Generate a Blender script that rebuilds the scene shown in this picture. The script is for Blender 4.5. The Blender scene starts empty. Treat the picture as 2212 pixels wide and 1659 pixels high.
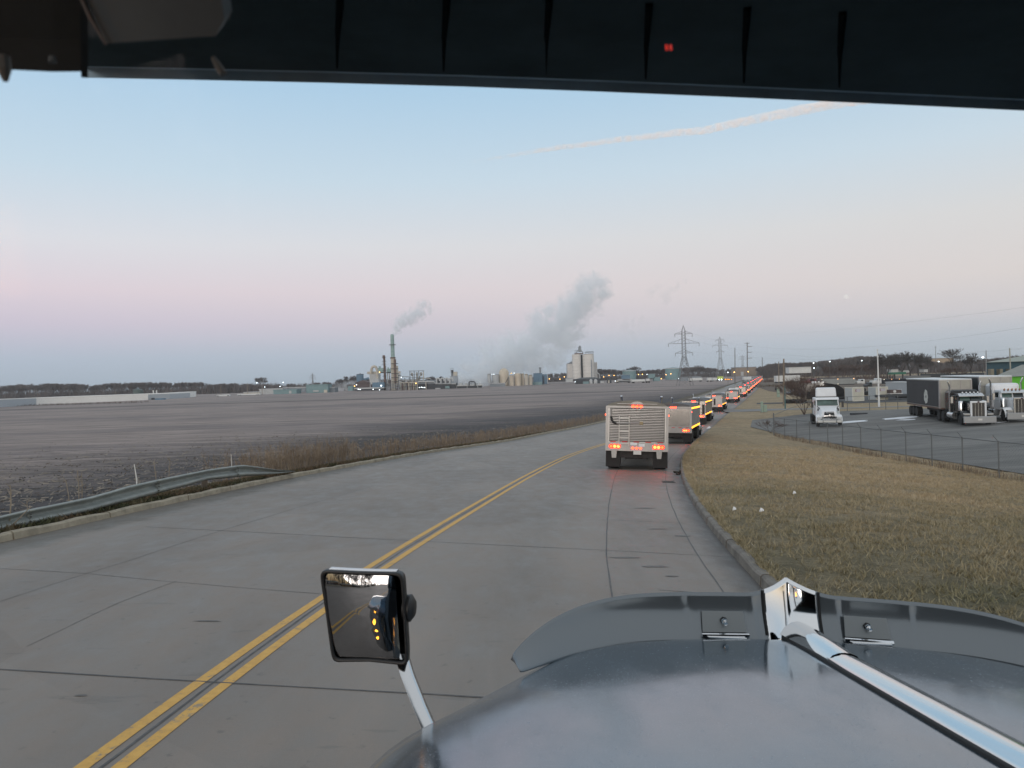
import bpy, math, random
import numpy as np
from mathutils import Vector, Matrix
R = math.radians
rng = np.random.default_rng(7)
random.seed(7)
scene = bpy.context.scene
COL = scene.collection

# ------------------------------------------------------------------ camera
# pixel units below are those of a 2212 x 1659 view of the photograph
F, CX, CY = 1646.0, 1106.0, 829.5
ROLL = R(1.72)
PITCH = math.atan(14.5 / F)
CAMZ = 7.0
_c, _s = math.cos(ROLL), math.sin(ROLL)
_f = Vector((0, math.cos(PITCH), -math.sin(PITCH)))
_u = Vector((0, math.sin(PITCH), math.cos(PITCH)))
_r = Vector((1, 0, 0))
CR = _r * _c - _u * _s
CU = _r * _s + _u * _c
CAM = Vector((0, 0, CAMZ))
cd = bpy.data.cameras.new('camera')
cam = bpy.data.objects.new('camera', cd)
COL.objects.link(cam)
m = Matrix.Identity(4)
for i in range(3):
    m[i][0], m[i][1], m[i][2], m[i][3] = CR[i], CU[i], -_f[i], CAM[i]
cam.matrix_world = m
cd.sensor_width = 36.0
cd.lens = 36.0 * F / 2212.0
cd.clip_start = 0.02
cd.clip_end = 40000
cd.dof.use_dof = True
cd.dof.focus_distance = 30.0
cd.dof.aperture_fstop = 12.0
scene.camera = cam

# ------------------------------------------------------------------ world (dawn sky, sun just below the horizon behind the camera)
def srgb(r, g, b):
    f = lambda v: (v / 255 / 12.92) if v / 255 <= 0.04045 else ((v / 255 + 0.055) / 1.055) ** 2.4
    return (f(r), f(g), f(b), 1)

W = bpy.data.worlds.new('World')
scene.world = W
W.use_nodes = True
nt = W.node_tree
nt.nodes.clear()
out = nt.nodes.new('ShaderNodeOutputWorld')
bg = nt.nodes.new('ShaderNodeBackground')
tc = nt.nodes.new('ShaderNodeTexCoord')
sx = nt.nodes.new('ShaderNodeSeparateXYZ')
nt.links.new(tc.outputs['Generated'], sx.inputs[0])
def wramp(stops):
    r = nt.nodes.new('ShaderNodeValToRGB')
    e = r.color_ramp.elements
    while len(e) < len(stops):
        e.new(0.5)
    for k, (p, c) in enumerate(stops):
        e[k].position = p
        e[k].color = c
    return r
el = nt.nodes.new('ShaderNodeMapRange')          # sin(elevation) -0.05..1 -> 0..1
el.inputs[1].default_value = -0.05
el.inputs[2].default_value = 1.0
nt.links.new(sx.outputs[2], el.inputs[0])
P = lambda s: (s + 0.05) / 1.05
front_l = wramp([(0.0, srgb(140, 150, 160)), (P(0.0), srgb(162, 177, 192)), (P(0.035), srgb(180, 192, 210)), (P(0.075), srgb(211, 201, 217)),
                 (P(0.115), srgb(229, 214, 223)), (P(0.17), srgb(226, 226, 233)), (P(0.25), srgb(202, 221, 236)), (P(0.36), srgb(176, 208, 234)),
                 (P(0.6), srgb(196, 209, 223)), (P(1.0), srgb(216, 219, 224))])
front_r = wramp([(0.0, srgb(140, 148, 155)), (P(0.0), srgb(165, 177, 187)), (P(0.03), srgb(189, 195, 205)), (P(0.06), srgb(216, 209, 211)),
                 (P(0.10), srgb(226, 217, 214)), (P(0.17), srgb(222, 220, 220)), (P(0.25), srgb(206, 221, 233)), (P(0.36), srgb(174, 207, 232)),
                 (P(0.6), srgb(196, 209, 223)), (P(1.0), srgb(216, 219, 224))])
back = wramp([(0.0, srgb(190, 150, 110)), (P(0.0), srgb(255, 222, 170)), (P(0.05), (1.2, 0.98, 0.74, 1)), (P(0.12), (.98, 0.91, 0.83, 1)),
              (P(0.22), (0.82, 0.80, 0.79, 1)), (P(0.4), srgb(212, 218, 226)), (P(0.65), srgb(220, 223, 227)), (P(1.0), srgb(216, 219, 224))])
for rr in (front_l, front_r, back):
    nt.links.new(el.outputs[0], rr.inputs[0])
azx = nt.nodes.new('ShaderNodeMapRange')
azx.inputs[1].default_value = -0.55
azx.inputs[2].default_value = 0.6
nt.links.new(sx.outputs[0], azx.inputs[0])
azy = nt.nodes.new('ShaderNodeMapRange')
azy.interpolation_type = 'SMOOTHSTEP'
azy.inputs[1].default_value = 0.35
azy.inputs[2].default_value = -0.75
nt.links.new(sx.outputs[1], azy.inputs[0])
m1 = nt.nodes.new('ShaderNodeMix'); m1.data_type = 'RGBA'
m2 = nt.nodes.new('ShaderNodeMix'); m2.data_type = 'RGBA'
nt.links.new(azx.outputs[0], m1.inputs[0])
nt.links.new(front_l.outputs[0], m1.inputs[6]); nt.links.new(front_r.outputs[0], m1.inputs[7])
nt.links.new(azy.outputs[0], m2.inputs[0])
nt.links.new(m1.outputs[2], m2.inputs[6]); nt.links.new(back.outputs[0], m2.inputs[7])
nt.links.new(m2.outputs[2], bg.inputs[0])
bg.inputs[1].default_value = 1.0
nt.links.new(bg.outputs[0], out.inputs[0])

# ------------------------------------------------------------------ sun: glow from behind, sun not yet up
sd = bpy.data.lights.new('sun', 'SUN')
sd.energy = 1.1
sd.angle = R(25)
sd.color = (1.0, 0.88, 0.80)
so = bpy.data.objects.new('sun', sd)
COL.objects.link(so)
sun_dir = Vector((0.35, 1.0, -0.16)).normalized()      # light travels forward, low
so.rotation_euler = sun_dir.to_track_quat('-Z', 'Y').to_euler()

scene.view_settings.view_transform = 'Standard'
scene.view_settings.look = 'None'
scene.view_settings.gamma = 1.0
scene.view_settings.exposure = 0.0
scene.render.resolution_x, scene.render.resolution_y = 1024, 768
cy = scene.cycles
cy.max_bounces = 6
cy.diffuse_bounces = 2
cy.glossy_bounces = 4
cy.transparent_max_bounces = 12
cy.volume_bounces = 4
cy.sample_clamp_indirect = 4.0
cy.use_denoising = True
cy.volume_max_steps = 128
cy.volume_step_rate = 1.0

# ------------------------------------------------------------------ pixel helpers (calibration against the photograph)
def ray(px, py):
    return _f + CR * ((px - CX) / F) + CU * (-(py - CY) / F)

def at(px, py, Y):
    d = ray(px, py)
    return CAM + d * (Y / d.y)

def hor(px):                      # pixel row of the horizon in column px
    a, b = ray(px, 700).z, ray(px, 900).z
    return 700 + 200 * a / (a - b)

# ------------------------------------------------------------------ ground shape
GY = [-90, 0, 10, 20, 33, 61, 84, 129, 180, 260, 6000]
GZ = [5.3, 4.4, 4.15, 3.65, 3.0, 1.65, 1.0, 0.22, -0.05, -0.2, -0.2]
_yy = np.arange(-100, 401, 1.0)
def smooth(v, n):
    k = np.ones(n) / n
    p = np.concatenate([np.full(n, v[0]), v, np.full(n, v[-1])])
    return np.convolve(p, k, 'same')[n:-n]
_g = np.interp(_yy, GY, GZ)
_g[20:-20] = smooth(_g, 9)[20:-20]
def g(y):
    return np.interp(y, _yy, _g)
ML = 0.35                        # slope dx/dy of the straight stretch
def curve(ys, xs, slope_end=ML):
    ys = list(ys); xs = list(xs)
    ys = ys + [400]; xs = xs + [xs[-1] + slope_end * (400 - ys[-2])]
    v = np.interp(_yy, ys, xs)
    v2 = smooth(smooth(v, 9), 7)
    v2[:12] = v[:12]; v2[-12:] = v[-12:]
    return v2
_xc = curve([-100, -40, 0, 5.5, 9.9, 12.2, 18.9, 29.4, 42.3, 57.1, 84, 118], [-18, -6.6, -3.55, -3.12, -2.6, -2.25, -1.2, 0.5, 3.0, 6.9, 15.9, 27.2])
_xr = curve([-100, -40, 0, 9.7, 13, 18.9, 27, 39.3, 59.7, 84.5, 118], [-12.5, -1, 2.5, 3.35, 3.65, 4.5, 5.9, 8.5, 14.2, 22.3, 33.4])
_xl = curve([-100, -40, 0, 14, 20, 25, 30, 39, 56, 75, 95, 118], [-27, -17, -11.0, -9.6, -9.1, -8.7, -7.9, -6.2, -1.9, 3.4, 9.9, 18.0])
def ext(v):
    def fn(y):
        y = np.asarray(y, float)
        r = np.interp(y, _yy, v)
        return np.where(y > 400, v[-1] + ML * (y - 400), r)
    return fn
xc, xr, xl = ext(_xc), ext(_xr), ext(_xl)
SUPER = 0.035
def fade(y):
    return np.clip((95 - np.asarray(y, float)) / 50, 0, 1)
def road_z(x, y):
    return g(y) - SUPER * fade(y) * (np.asarray(x, float) - xc(y))
def lot_z(x, y):
    b = np.interp(y, [-60, 0, 39, 69, 100, 150, 200], [2.6, 2.0, 1.45, .85, .6, .2, 0])
    return b + np.clip(.05 * (np.asarray(x, float) - 25), 0, .9) * np.interp(y, [0, 90, 130], [1, 1, 0])
def hr(x, y):
    x = np.asarray(x, float); e = xr(y) + .16
    z0 = road_z(e, y) + .15
    end = np.maximum(24.5, e + 8)
    s = np.clip((x - e - .3) / (end - e - .3), 0, 1)
    s = s * s * (3 - 2 * s) * .75 + s * .25
    return z0 + (lot_z(x, y) - z0) * s
def hl(x, y):
    x = np.asarray(x, float); e = xl(y) - .16
    z0 = road_z(e, y) + .13
    d = e - x
    s = np.clip((d - 1.6) / 11, 0, 1)
    s = s * s * (3 - 2 * s)
    return z0 - .12 * np.clip(d, 0, 1.6) + (0.0 - z0 + .19) * s - .19 * s * 0
def H(x, y):
    if x > xr(y) + .16: return float(hr(x, y))
    if x < xl(y) - .16: return float(hl(x, y))
    return float(road_z(x, y))
def hit(px, py):
    d = ray(px, py); t = 1.0
    while t < 9000:
        p = CAM + d * t
        if p.z < H(p.x, p.y): break
        t *= 1.004
    lo, hi = t / 1.004, t
    for _ in range(14):
        mid = (lo + hi) / 2; p = CAM + d * mid
        if p.z < H(p.x, p.y): hi = mid
        else: lo = mid
    return CAM + d * hi

# ------------------------------------------------------------------ object helpers
def tag(o, label=None, cat=None, group=None, kind=None):
    if label: o['label'] = label
    if cat: o['category'] = cat
    if group: o['group'] = group
    if kind: o['kind'] = kind
    return o

def empty(name, loc=(0, 0, 0), rz=0, label=None, cat=None, group=None, rot=None):
    o = bpy.data.objects.new(name, None)
    COL.objects.link(o)
    o.location = loc
    o.rotation_euler = rot if rot else (0, 0, rz)
    o.empty_display_size = .2
    return tag(o, label, cat, group)

class MB:
    """collects faces, builds ONE mesh object"""
    def __init__(self):
        self.v = []; self.f = []
    def add(self, vs, fs):
        n = len(self.v)
        self.v.extend([tuple(p) for p in vs])
        self.f.extend([tuple(i + n for i in f) for f in fs])
        return self
    def box(self, c, s, rz=0, rx=0, ry=0, taper=(1, 1)):
        hx, hy, hz = s[0] / 2, s[1] / 2, s[2] / 2
        M = Matrix.Rotation(rz, 3, 'Z') @ Matrix.Rotation(ry, 3, 'Y') @ Matrix.Rotation(rx, 3, 'X')
        vs = []
        for z, tx, ty in ((-hz, 1, 1), (hz, taper[0], taper[1])):
            for x, y in ((-hx, -hy), (hx, -hy), (hx, hy), (-hx, hy)):
                vs.append(Vector(c) + M @ Vector((x * tx, y * ty, z)))
        return self.add(vs, [(3, 2, 1, 0), (4, 5, 6, 7), (0, 1, 5, 4), (1, 2, 6, 5), (2, 3, 7, 6), (3, 0, 4, 7)])
    def b6(self, x0, x1, y0, y1, z0, z1):
        return self.box(((x0 + x1) / 2, (y0 + y1) / 2, (z0 + z1) / 2), (abs(x1 - x0), abs(y1 - y0), abs(z1 - z0)))
    def cyl(self, p0, p1, r0, r1=None, n=12, caps=True):
        r1 = r0 if r1 is None else r1
        p0, p1 = Vector(p0), Vector(p1)
        d = (p1 - p0).normalized()
        a = d.orthogonal().normalized(); b = d.cross(a)
        vs = []
        for p, r in ((p0, r0), (p1, r1)):
            for k in range(n):
                t = 2 * math.pi * k / n
                vs.append(p + (a * math.cos(t) + b * math.sin(t)) * r)
        fs = [(k, (k + 1) % n, n + (k + 1) % n, n + k) for k in range(n)]
        if caps:
            fs += [tuple(range(n - 1, -1, -1)), tuple(range(n, 2 * n))]
        return self.add(vs, fs)
    def tube(self, pts, r, n=8):
        pts = [Vector(p) for p in pts]
        rs = r if isinstance(r, (list, tuple)) else [r] * len(pts)
        vs = []; prev = None
        for i, p in enumerate(pts):
            d = (pts[min(i + 1, len(pts) - 1)] - pts[max(i - 1, 0)]).normalized()
            a = d.orthogonal().normalized() if prev is None else (prev - d * prev.dot(d)).normalized()
            prev = a; b = d.cross(a)
            for k in range(n):
                t = 2 * math.pi * k / n
                vs.append(p + (a * math.cos(t) + b * math.sin(t)) * rs[i])
        fs = []
        for i in range(len(pts) - 1):
            for k in range(n):
                fs.append((i * n + k, i * n + (k + 1) % n, (i + 1) * n + (k + 1) % n, (i + 1) * n + k))
        fs += [tuple(range(n - 1, -1, -1)), tuple(range((len(pts) - 1) * n, len(pts) * n))]
        return self.add(vs, fs)
    def lathe(self, prof, n=20, c=(0, 0, 0), axis='Z'):
        vs = []
        for r, z in prof:
            for k in range(n):
                t = 2 * math.pi * k / n
                q = (r * math.cos(t), r * math.sin(t), z)
                if axis == 'X': q = (q[2], q[0], q[1])
                if axis == 'Y': q = (q[0], q[2], q[1])
                vs.append((q[0] + c[0], q[1] + c[1], q[2] + c[2]))
        fs = []
        for i in range(len(prof) - 1):
            for k in range(n):
                fs.append((i * n + k, i * n + (k + 1) % n, (i + 1) * n + (k + 1) % n, (i + 1) * n + k))
        fs += [tuple(range(n - 1, -1, -1)), tuple(range((len(prof) - 1) * n, len(prof) * n))]
        return self.add(vs, fs)
    def ball(self, c, r, n=10, m_=6, sz=1.0):
        prof = [(max(r * math.sin(math.pi * i / m_), 1e-4), -r * sz * math.cos(math.pi * i / m_)) for i in range(m_ + 1)]
        return self.lathe(prof, n, c)
    def prism(self, poly, y0, y1, plane='XZ'):
        """polygon in a plane extruded along the third axis"""
        n = len(poly); vs = []
        for y in (y0, y1):
            for a, b in poly:
                vs.append((a, y, b) if plane == 'XZ' else ((y, a, b) if plane == 'YZ' else (a, b, y)))
        fs = [(k, (k + 1) % n, n + (k + 1) % n, n + k) for k in range(n)] + [tuple(range(n - 1, -1, -1)), tuple(range(n, 2 * n))]
        return self.add(vs, fs)
    def grid(self, rows):
        nr, nc = len(rows), len(rows[0])
        vs = [p for r_ in rows for p in r_]
        fs = [(i * nc + j, i * nc + j + 1, (i + 1) * nc + j + 1, (i + 1) * nc + j) for i in range(nr - 1) for j in range(nc - 1)]
        return self.add(vs, fs)
    def build(self, name, mat, parent=None, smooth=False, bevel=0, label=None, cat=None, group=None, kind=None, fix=True):
        me = bpy.data.meshes.new(name)
        me.from_pydata([tuple(p) for p in self.v], [], self.f)
        if fix:
            import bmesh
            bm = bmesh.new(); bm.from_mesh(me)
            bmesh.ops.recalc_face_normals(bm, faces=bm.faces)
            bm.to_mesh(me); bm.free()
        me.materials.append(mat)
        o = bpy.data.objects.new(name, me)
        COL.objects.link(o)
        if parent: o.parent = parent
        if smooth:
            me.polygons.foreach_set('use_smooth', [True] * len(me.polygons))
            if smooth == 'auto' or smooth is True:
                md = o.modifiers.new('split', 'EDGE_SPLIT'); md.split_angle = R(38)
        if bevel:
            md = o.modifiers.new('bevel', 'BEVEL'); md.width = bevel; md.segments = 2; md.limit_method = 'ANGLE'
        return tag(o, label, cat, group, kind)

def sheet(name, pts, mat, kind='structure', uv=None, smooth=True):
    """pts: array (nr, nc, 3) -> one grid mesh"""
    pts = np.asarray(pts, float)
    nr, nc = pts.shape[:2]
    idx = np.arange(nr * nc).reshape(nr, nc)
    q = np.stack([idx[:-1, :-1], idx[:-1, 1:], idx[1:, 1:], idx[1:, :-1]], -1).reshape(-1, 4)
    me = mesh_np(name, pts.reshape(-1, 3), q, 4)
    if uv is not None:
        uvl = me.uv_layers.new(name='UVMap')
        uvl.data.foreach_set('uv', np.asarray(uv, float).reshape(-1, 2)[q.reshape(-1)].reshape(-1))
    if smooth: me.polygons.foreach_set('use_smooth', np.ones(len(q), bool))
    me.materials.append(mat)
    o = bpy.data.objects.new(name, me)
    COL.objects.link(o)
    if kind: o['kind'] = kind
    return o

def mesh_np(name, v, f, n):
    v = np.asarray(v, np.float32); f = np.asarray(f, np.int32)
    me = bpy.data.meshes.new(name)
    me.vertices.add(len(v)); me.vertices.foreach_set('co', v.reshape(-1))
    me.loops.add(f.size); me.loops.foreach_set('vertex_index', f.reshape(-1))
    me.polygons.add(len(f))
    me.polygons.foreach_set('loop_start', np.arange(len(f), dtype=np.int32) * n)
    me.polygons.foreach_set('loop_total', np.full(len(f), n, np.int32))
    me.update(calc_edges=True)
    me.validate()
    return me

def obj_np(name, v, f, n, mat, parent=None, label=None, cat=None, group=None, kind=None):
    me = mesh_np(name, v, f, n)
    me.materials.append(mat)
    o = bpy.data.objects.new(name, me)
    COL.objects.link(o)
    if parent: o.parent = parent
    return tag(o, label, cat, group, kind)

def copy_tree(o, parent=None):
    c = o.copy()
    COL.objects.link(c)
    if parent: c.parent = parent
    for ch in list(o.children):
        copy_tree(ch, c)
    return c

# ------------------------------------------------------------------ materials
MATS = {}
def mat(name, col, rough=.7, metal=0.0, noise=0.0, scale=5.0, bump=0.0, bscale=None, col2=None, stretch=None, emit=None, estr=0,
        spec=None, coat=0, detail=6, contrast=None, coord='Object'):
    if name in MATS: return MATS[name]
    m = bpy.data.materials.new(name); MATS[name] = m
    m.use_nodes = True
    t = m.node_tree; b = t.nodes['Principled BSDF']
    b.inputs['Base Color'].default_value = (*col[:3], 1)
    b.inputs['Roughness'].default_value = rough
    b.inputs['Metallic'].default_value = metal
    if spec is not None: b.inputs['Specular IOR Level'].default_value = spec
    if coat:
        b.inputs['Coat Weight'].default_value = coat; b.inputs['Coat Roughness'].default_value = .05
    if emit:
        b.inputs['Emission Color'].default_value = (*emit[:3], 1); b.inputs['Emission Strength'].default_value = estr
    if noise or bump or col2:
        tcn = t.nodes.new('ShaderNodeTexCoord')
        mp = t.nodes.new('ShaderNodeMapping')
        if coord == 'World':
            ge = t.nodes.new('ShaderNodeNewGeometry'); t.links.new(ge.outputs['Position'], mp.inputs[0])
        else:
            t.links.new(tcn.outputs[coord], mp.inputs[0])
        if stretch: mp.inputs['Scale'].default_value = stretch
        nz = t.nodes.new('ShaderNodeTexNoise')
        nz.inputs['Scale'].default_value = scale; nz.inputs['Detail'].default_value = detail; nz.inputs['Roughness'].default_value = .65
        t.links.new(mp.outputs[0], nz.inputs[0])
        if noise or col2:
            cr = t.nodes.new('ShaderNodeValToRGB')
            lo, hi = contrast or (.35, .65)
            cr.color_ramp.elements[0].position = lo; cr.color_ramp.elements[1].position = hi
            c = np.array(col[:3])
            c2 = np.array(col2[:3]) if col2 else c * (1 + noise)
            c1 = c if col2 else c * (1 - noise)
            cr.color_ramp.elements[0].color = (*c1, 1); cr.color_ramp.elements[1].color = (*np.minimum(c2, 1), 1)
            t.links.new(nz.outputs[0], cr.inputs[0]); t.links.new(cr.outputs[0], b.inputs['Base Color'])
        if bump:
            nb = nz
            if bscale:
                nb = t.nodes.new('ShaderNodeTexNoise'); nb.inputs['Scale'].default_value = bscale; nb.inputs['Detail'].default_value = 6
                t.links.new(mp.outputs[0], nb.inputs[0])
            bp = t.nodes.new('ShaderNodeBump'); bp.inputs['Strength'].default_value = 1.0; bp.inputs['Distance'].default_value = bump
            t.links.new(nb.outputs[0], bp.inputs['Height']); t.links.new(bp.outputs[0], b.inputs['Normal'])
    return m

def emitter(name, col, s):
    return mat(name, col, rough=.4, emit=col, estr=s)

class NT:
    """tiny node-graph helper"""
    def __init__(self, m): self.t = m.node_tree; self.m = m
    def n(self, kind, **kw):
        nd = self.t.nodes.new(kind)
        for k, v in kw.items():
            if k.startswith('i_'):
                key = k[2:]
                key = int(key) if key.isdigit() else key
                nd.inputs[key].default_value = v
            else: setattr(nd, k, v)
        return nd
    def l(self, a, b): self.t.links.new(a, b)
    def noise(self, vec, scale, detail=6, rough=.6, dist=0):
        nd = self.n('ShaderNodeTexNoise', i_Scale=scale, i_Detail=detail, i_Roughness=rough, i_Distortion=dist)
        self.l(vec, nd.inputs[0]); return nd.outputs[0]
    def ramp(self, fac, stops):
        nd = self.n('ShaderNodeValToRGB'); e = nd.color_ramp.elements
        while len(e) < len(stops): e.new(.5)
        for k, (p, c) in enumerate(stops):
            e[k].position = p; e[k].color = (c, c, c, 1) if isinstance(c, (int, float)) else (*c[:3], 1)
        self.l(fac, nd.inputs[0]); return nd.outputs[0]
    def mix(self, fac, a, b, mode='MIX'):
        nd = self.n('ShaderNodeMix', data_type='RGBA', blend_type=mode)
        for s, i in ((fac, 0), (a, 6), (b, 7)):
            if isinstance(s, (int, float)): nd.inputs[i].default_value = s
            elif isinstance(s, tuple): nd.inputs[i].default_value = (*s[:3], 1)
            else: self.l(s, nd.inputs[i])
        return nd.outputs[2]
    def math(self, op, a, b=0, clamp=False):
        nd = self.n('ShaderNodeMath', operation=op, use_clamp=clamp)
        for s, i in ((a, 0), (b, 1)):
            if isinstance(s, (int, float)): nd.inputs[i].default_value = s
            else: self.l(s, nd.inputs[i])
        return nd.outputs[0]
    def mapping(self, vec, scale=(1, 1, 1), rot=(0, 0, 0)):
        nd = self.n('ShaderNodeMapping'); self.l(vec, nd.inputs[0]); nd.inputs['Scale'].default_value = scale; nd.inputs['Rotation'].default_value = rot
        return nd.outputs[0]

def newmat(name, rough=.8):
    m = bpy.data.materials.new(name); m.use_nodes = True; MATS[name] = m
    b = m.node_tree.nodes['Principled BSDF']; b.inputs['Roughness'].default_value = rough
    return m, NT(m), b
# =================================================================== GROUND, ROAD, FIELD
ys = np.concatenate([np.arange(-96, 0, 3.0), np.arange(0, 60, 1.0), np.arange(60, 140, 2.5), np.arange(140, 400, 10.0), [400, 450, 520, 640, 800, 1100, 1600, 2600]])

def road_material():
    m, k, b = newmat('road_concrete', .62)
    ge = k.n('ShaderNodeNewGeometry'); pos = ge.outputs['Position']
    uv = k.n('ShaderNodeUVMap').outputs[0]
    sep = k.n('ShaderNodeSeparateXYZ'); k.l(uv, sep.inputs[0])
    big = k.noise(k.mapping(pos, (.5, .12, 1)), 1.0, 5, .6)
    mid = k.noise(k.mapping(pos, (1, .5, 1)), 2.3, 8, .7)
    fine = k.noise(pos, 60, 4, .8)
    c = k.mix(k.ramp(big, [(.3, 0), (.7, 1)]), (.198, .164, .137), (.275, .228, .191))
    c = k.mix(k.math('MULTIPLY', k.ramp(mid, [(.35, 1), (.6, 0)]), .5), c, (.15, .138, .12))
    c = k.mix(k.math('MULTIPLY', k.ramp(fine, [(.3, 1), (.7, 0)]), .30), c, (.11, .108, .10))
    # wheel tracks: oil and rubber worn into the slabs, streaky
    streak = k.noise(k.mapping(pos, (3.5, .25, 1)), 1.6, 6, .7)
    def band(src, centre, w):
        d = k.math('ABSOLUTE', k.math('SUBTRACT', src, centre))
        return k.math('SUBTRACT', 1.0, k.math('DIVIDE', d, w), True)
    tr = k.math('ADD', band(sep.outputs[1], 1.75, .75), band(sep.outputs[1], 3.6, .8), True)
    tr = k.math('MULTIPLY', tr, k.ramp(streak, [(.3, .25), (.65, 1)]))
    c = k.mix(k.math('MULTIPLY', tr, .38), c, (.12, .115, .105))
    tl_ = k.math('ADD', band(sep.outputs[1], 8.0, 1.0), band(sep.outputs[1], 10.6, 1.0), True)
    c = k.mix(k.math('MULTIPLY', k.math('MULTIPLY', tl_, k.ramp(streak, [(.3, .2), (.65, 1)])), .22), c, (.12, .112, .10))
    # slab to slab tone
    vo = k.n('ShaderNodeTexVoronoi', i_Scale=.22); k.l(pos, vo.inputs[0])
    bw = k.n('ShaderNodeRGBToBW'); k.l(vo.outputs['Color'], bw.inputs[0]); vt_ = k.n('ShaderNodeCombineColor'); [k.l(bw.outputs[0], vt_.inputs[q]) for q in range(3)]
    c = k.mix(.14, c, vt_.outputs[0], 'SOFT_LIGHT')
    spots = k.noise(pos, 7, 3, .5)
    c = k.mix(k.math('MULTIPLY', k.ramp(spots, [(.66, 0), (.74, 1)]), .4), c, (.07, .066, .06))
    # rubber skid patches
    sk = k.noise(k.mapping(pos, (1.1, 4.5, 1)), 1.3, 3, .5)
    c = k.mix(k.math('MULTIPLY', k.ramp(sk, [(.66, 0), (.72, 1)]), .3), c, (.09, .087, .08))
    # sediment along the kerbs
    edge_n = k.noise(pos, 1.4, 5, .7)
    dl = k.math('ADD', k.math('DIVIDE', sep.outputs[0], 1.35), k.math('MULTIPLY', k.math('SUBTRACT', edge_n, .5), 1.3))
    c = k.mix(k.ramp(dl, [(.45, .9), (.8, 0)]), c, (.115, .10, .08))
    dr = k.math('ADD', k.math('DIVIDE', sep.outputs[1], .5), k.math('MULTIPLY', k.math('SUBTRACT', edge_n, .5), 1.0))
    c = k.mix(k.ramp(dr, [(.3, .85), (1.0, 0)]), c, (.07, .065, .06))
    k.l(c, b.inputs['Base Color'])
    bp = k.n('ShaderNodeBump'); bp.inputs['Distance'].default_value = .004
    k.l(fine, bp.inputs['Height']); k.l(bp.outputs[0], b.inputs['Normal'])
    rg = k.ramp(mid, [(.3, .42), (.7, .7)]); k.l(rg, b.inputs['Roughness'])
    return m

cols = 25
pts = np.zeros((len(ys), cols, 3)); uv = np.zeros((len(ys), cols, 2))
for i, y in enumerate(ys):
    a, bb = xl(y), xr(y)
    xs = np.linspace(a, bb, cols)
    pts[i, :, 0] = xs; pts[i, :, 1] = y; pts[i, :, 2] = road_z(xs, y)
    uv[i, :, 0] = xs - a; uv[i, :, 1] = bb - xs
sheet('road', pts, road_material(), uv=uv)

def strip_world(name, path, w, mt, dz=.004, kind='structure', wobble=0):
    """thin painted or cracked strip lying on the road along (x, y) points"""
    P2 = np.array([(p[0], p[1]) for p in path])
    seg = np.hypot(*np.diff(P2, axis=0).T); s = np.concatenate([[0], np.cumsum(seg)])
    n = max(3, int(s[-1] / .45))
    t = np.linspace(0, s[-1], n)
    X = np.interp(t, s, P2[:, 0]); Y = np.interp(t, s, P2[:, 1])
    if wobble:
        X = X + smooth(rng.normal(0, wobble, n), 3); Y = Y + smooth(rng.normal(0, wobble, n), 3)
    dX, dY = np.gradient(X), np.gradient(Y); L = np.hypot(dX, dY)
    nx, ny = -dY / L, dX / L
    pp = np.zeros((n, 2, 3))
    for j, sg in enumerate((-1, 1)):
        ww = w / 2 * (1 + (rng.uniform(-.35, .35, n) if wobble else 0))
        pp[:, j, 0] = X + nx * ww * sg; pp[:, j, 1] = Y + ny * ww * sg
        pp[:, j, 2] = road_z(pp[:, j, 0], pp[:, j, 1]) + dz
    return sheet(name, pp, mt, kind)

# double yellow line, worn
ym, k, b = newmat('yellow_road_paint', .6)
ge = k.n('ShaderNodeNewGeometry').outputs['Position']
wear = k.noise(ge, 9, 8, .75); wear2 = k.noise(ge, 1.5, 4, .6)
c = k.mix(k.ramp(wear, [(.3, 0), (.62, 1)]), (.50, .27, .05), (.64, .37, .075))
ww = k.math('ADD', wear, k.math('MULTIPLY', k.math('SUBTRACT', wear2, .5), .5))
c = k.mix(k.ramp(ww, [(.33, .85), (.41, 0)]), c, (.22, .20, .16))
k.l(c, b.inputs['Base Color'])
yl = np.arange(-60, 520, .8)
for off in (-.135, .135):
    strip_world('road_markings', [(xc(y) + off, y) for y in yl], .115, ym, .0045)
dark_joint = mat('joint_sealant', (.075, .072, .068), .6, noise=.4, scale=6)
pale_joint = mat('hairline_joint', (.15, .142, .132), .8, noise=.4, scale=6)
strip_world('road_joint', [(xc(y) + .0, y) for y in np.arange(-60, 300, .8)], .022, dark_joint, .004, wobble=.012)
jo = lambda y: np.interp(y, [0, 9.5, 13.4, 20.5, 32.4, 60], [3.85, 3.8, 3.62, 3.45, 3.3, 3.3])
strip_world('road_joint', [(xc(y) + jo(y), y) for y in np.arange(-30, 200, .8)], .022, dark_joint, .004, wobble=.006)
strip_world('road_joint', [(xr(y) - .60, y) for y in np.arange(-30, 200, .8)], .022, dark_joint, .004, wobble=.006)
def pxpath(l): return [(lambda p: (p.x, p.y))(hit(*q)) for q in l]
strip_world('road_joint', pxpath([(0, 1300), (184, 1240), (277, 1211), (488, 1143), (658, 1092), (800, 1052)]), .011, pale_joint, .004, wobble=.02)
strip_world('road_joint', pxpath([(60, 1397), (150, 1352), (235, 1310), (381, 1256)]), .010, pale_joint, .004, wobble=.03)
strip_world('road_joint', pxpath([(-120, 1441), (0, 1446), (455, 1474), (658, 1485), (1010, 1505), (1300, 1525)]), .022, dark_joint, .0046, wobble=.006)
strip_world('road_joint', pxpath([(-100, 1222), (0, 1228), (184, 1239), (536, 1271), (690, 1282)]), .012, pale_joint, .0046, wobble=.02)
strip_world('road_joint', pxpath([(315, 1138), (548, 1150), (885, 1168), (1312, 1189), (1521, 1200), (1590, 1204)]), .018, dark_joint, .0046, wobble=.008)
strip_world('road_joint', pxpath([(618, 1052), (896, 1066), (1312, 1085)]), .014, pale_joint, .0046, wobble=.015)
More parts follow.
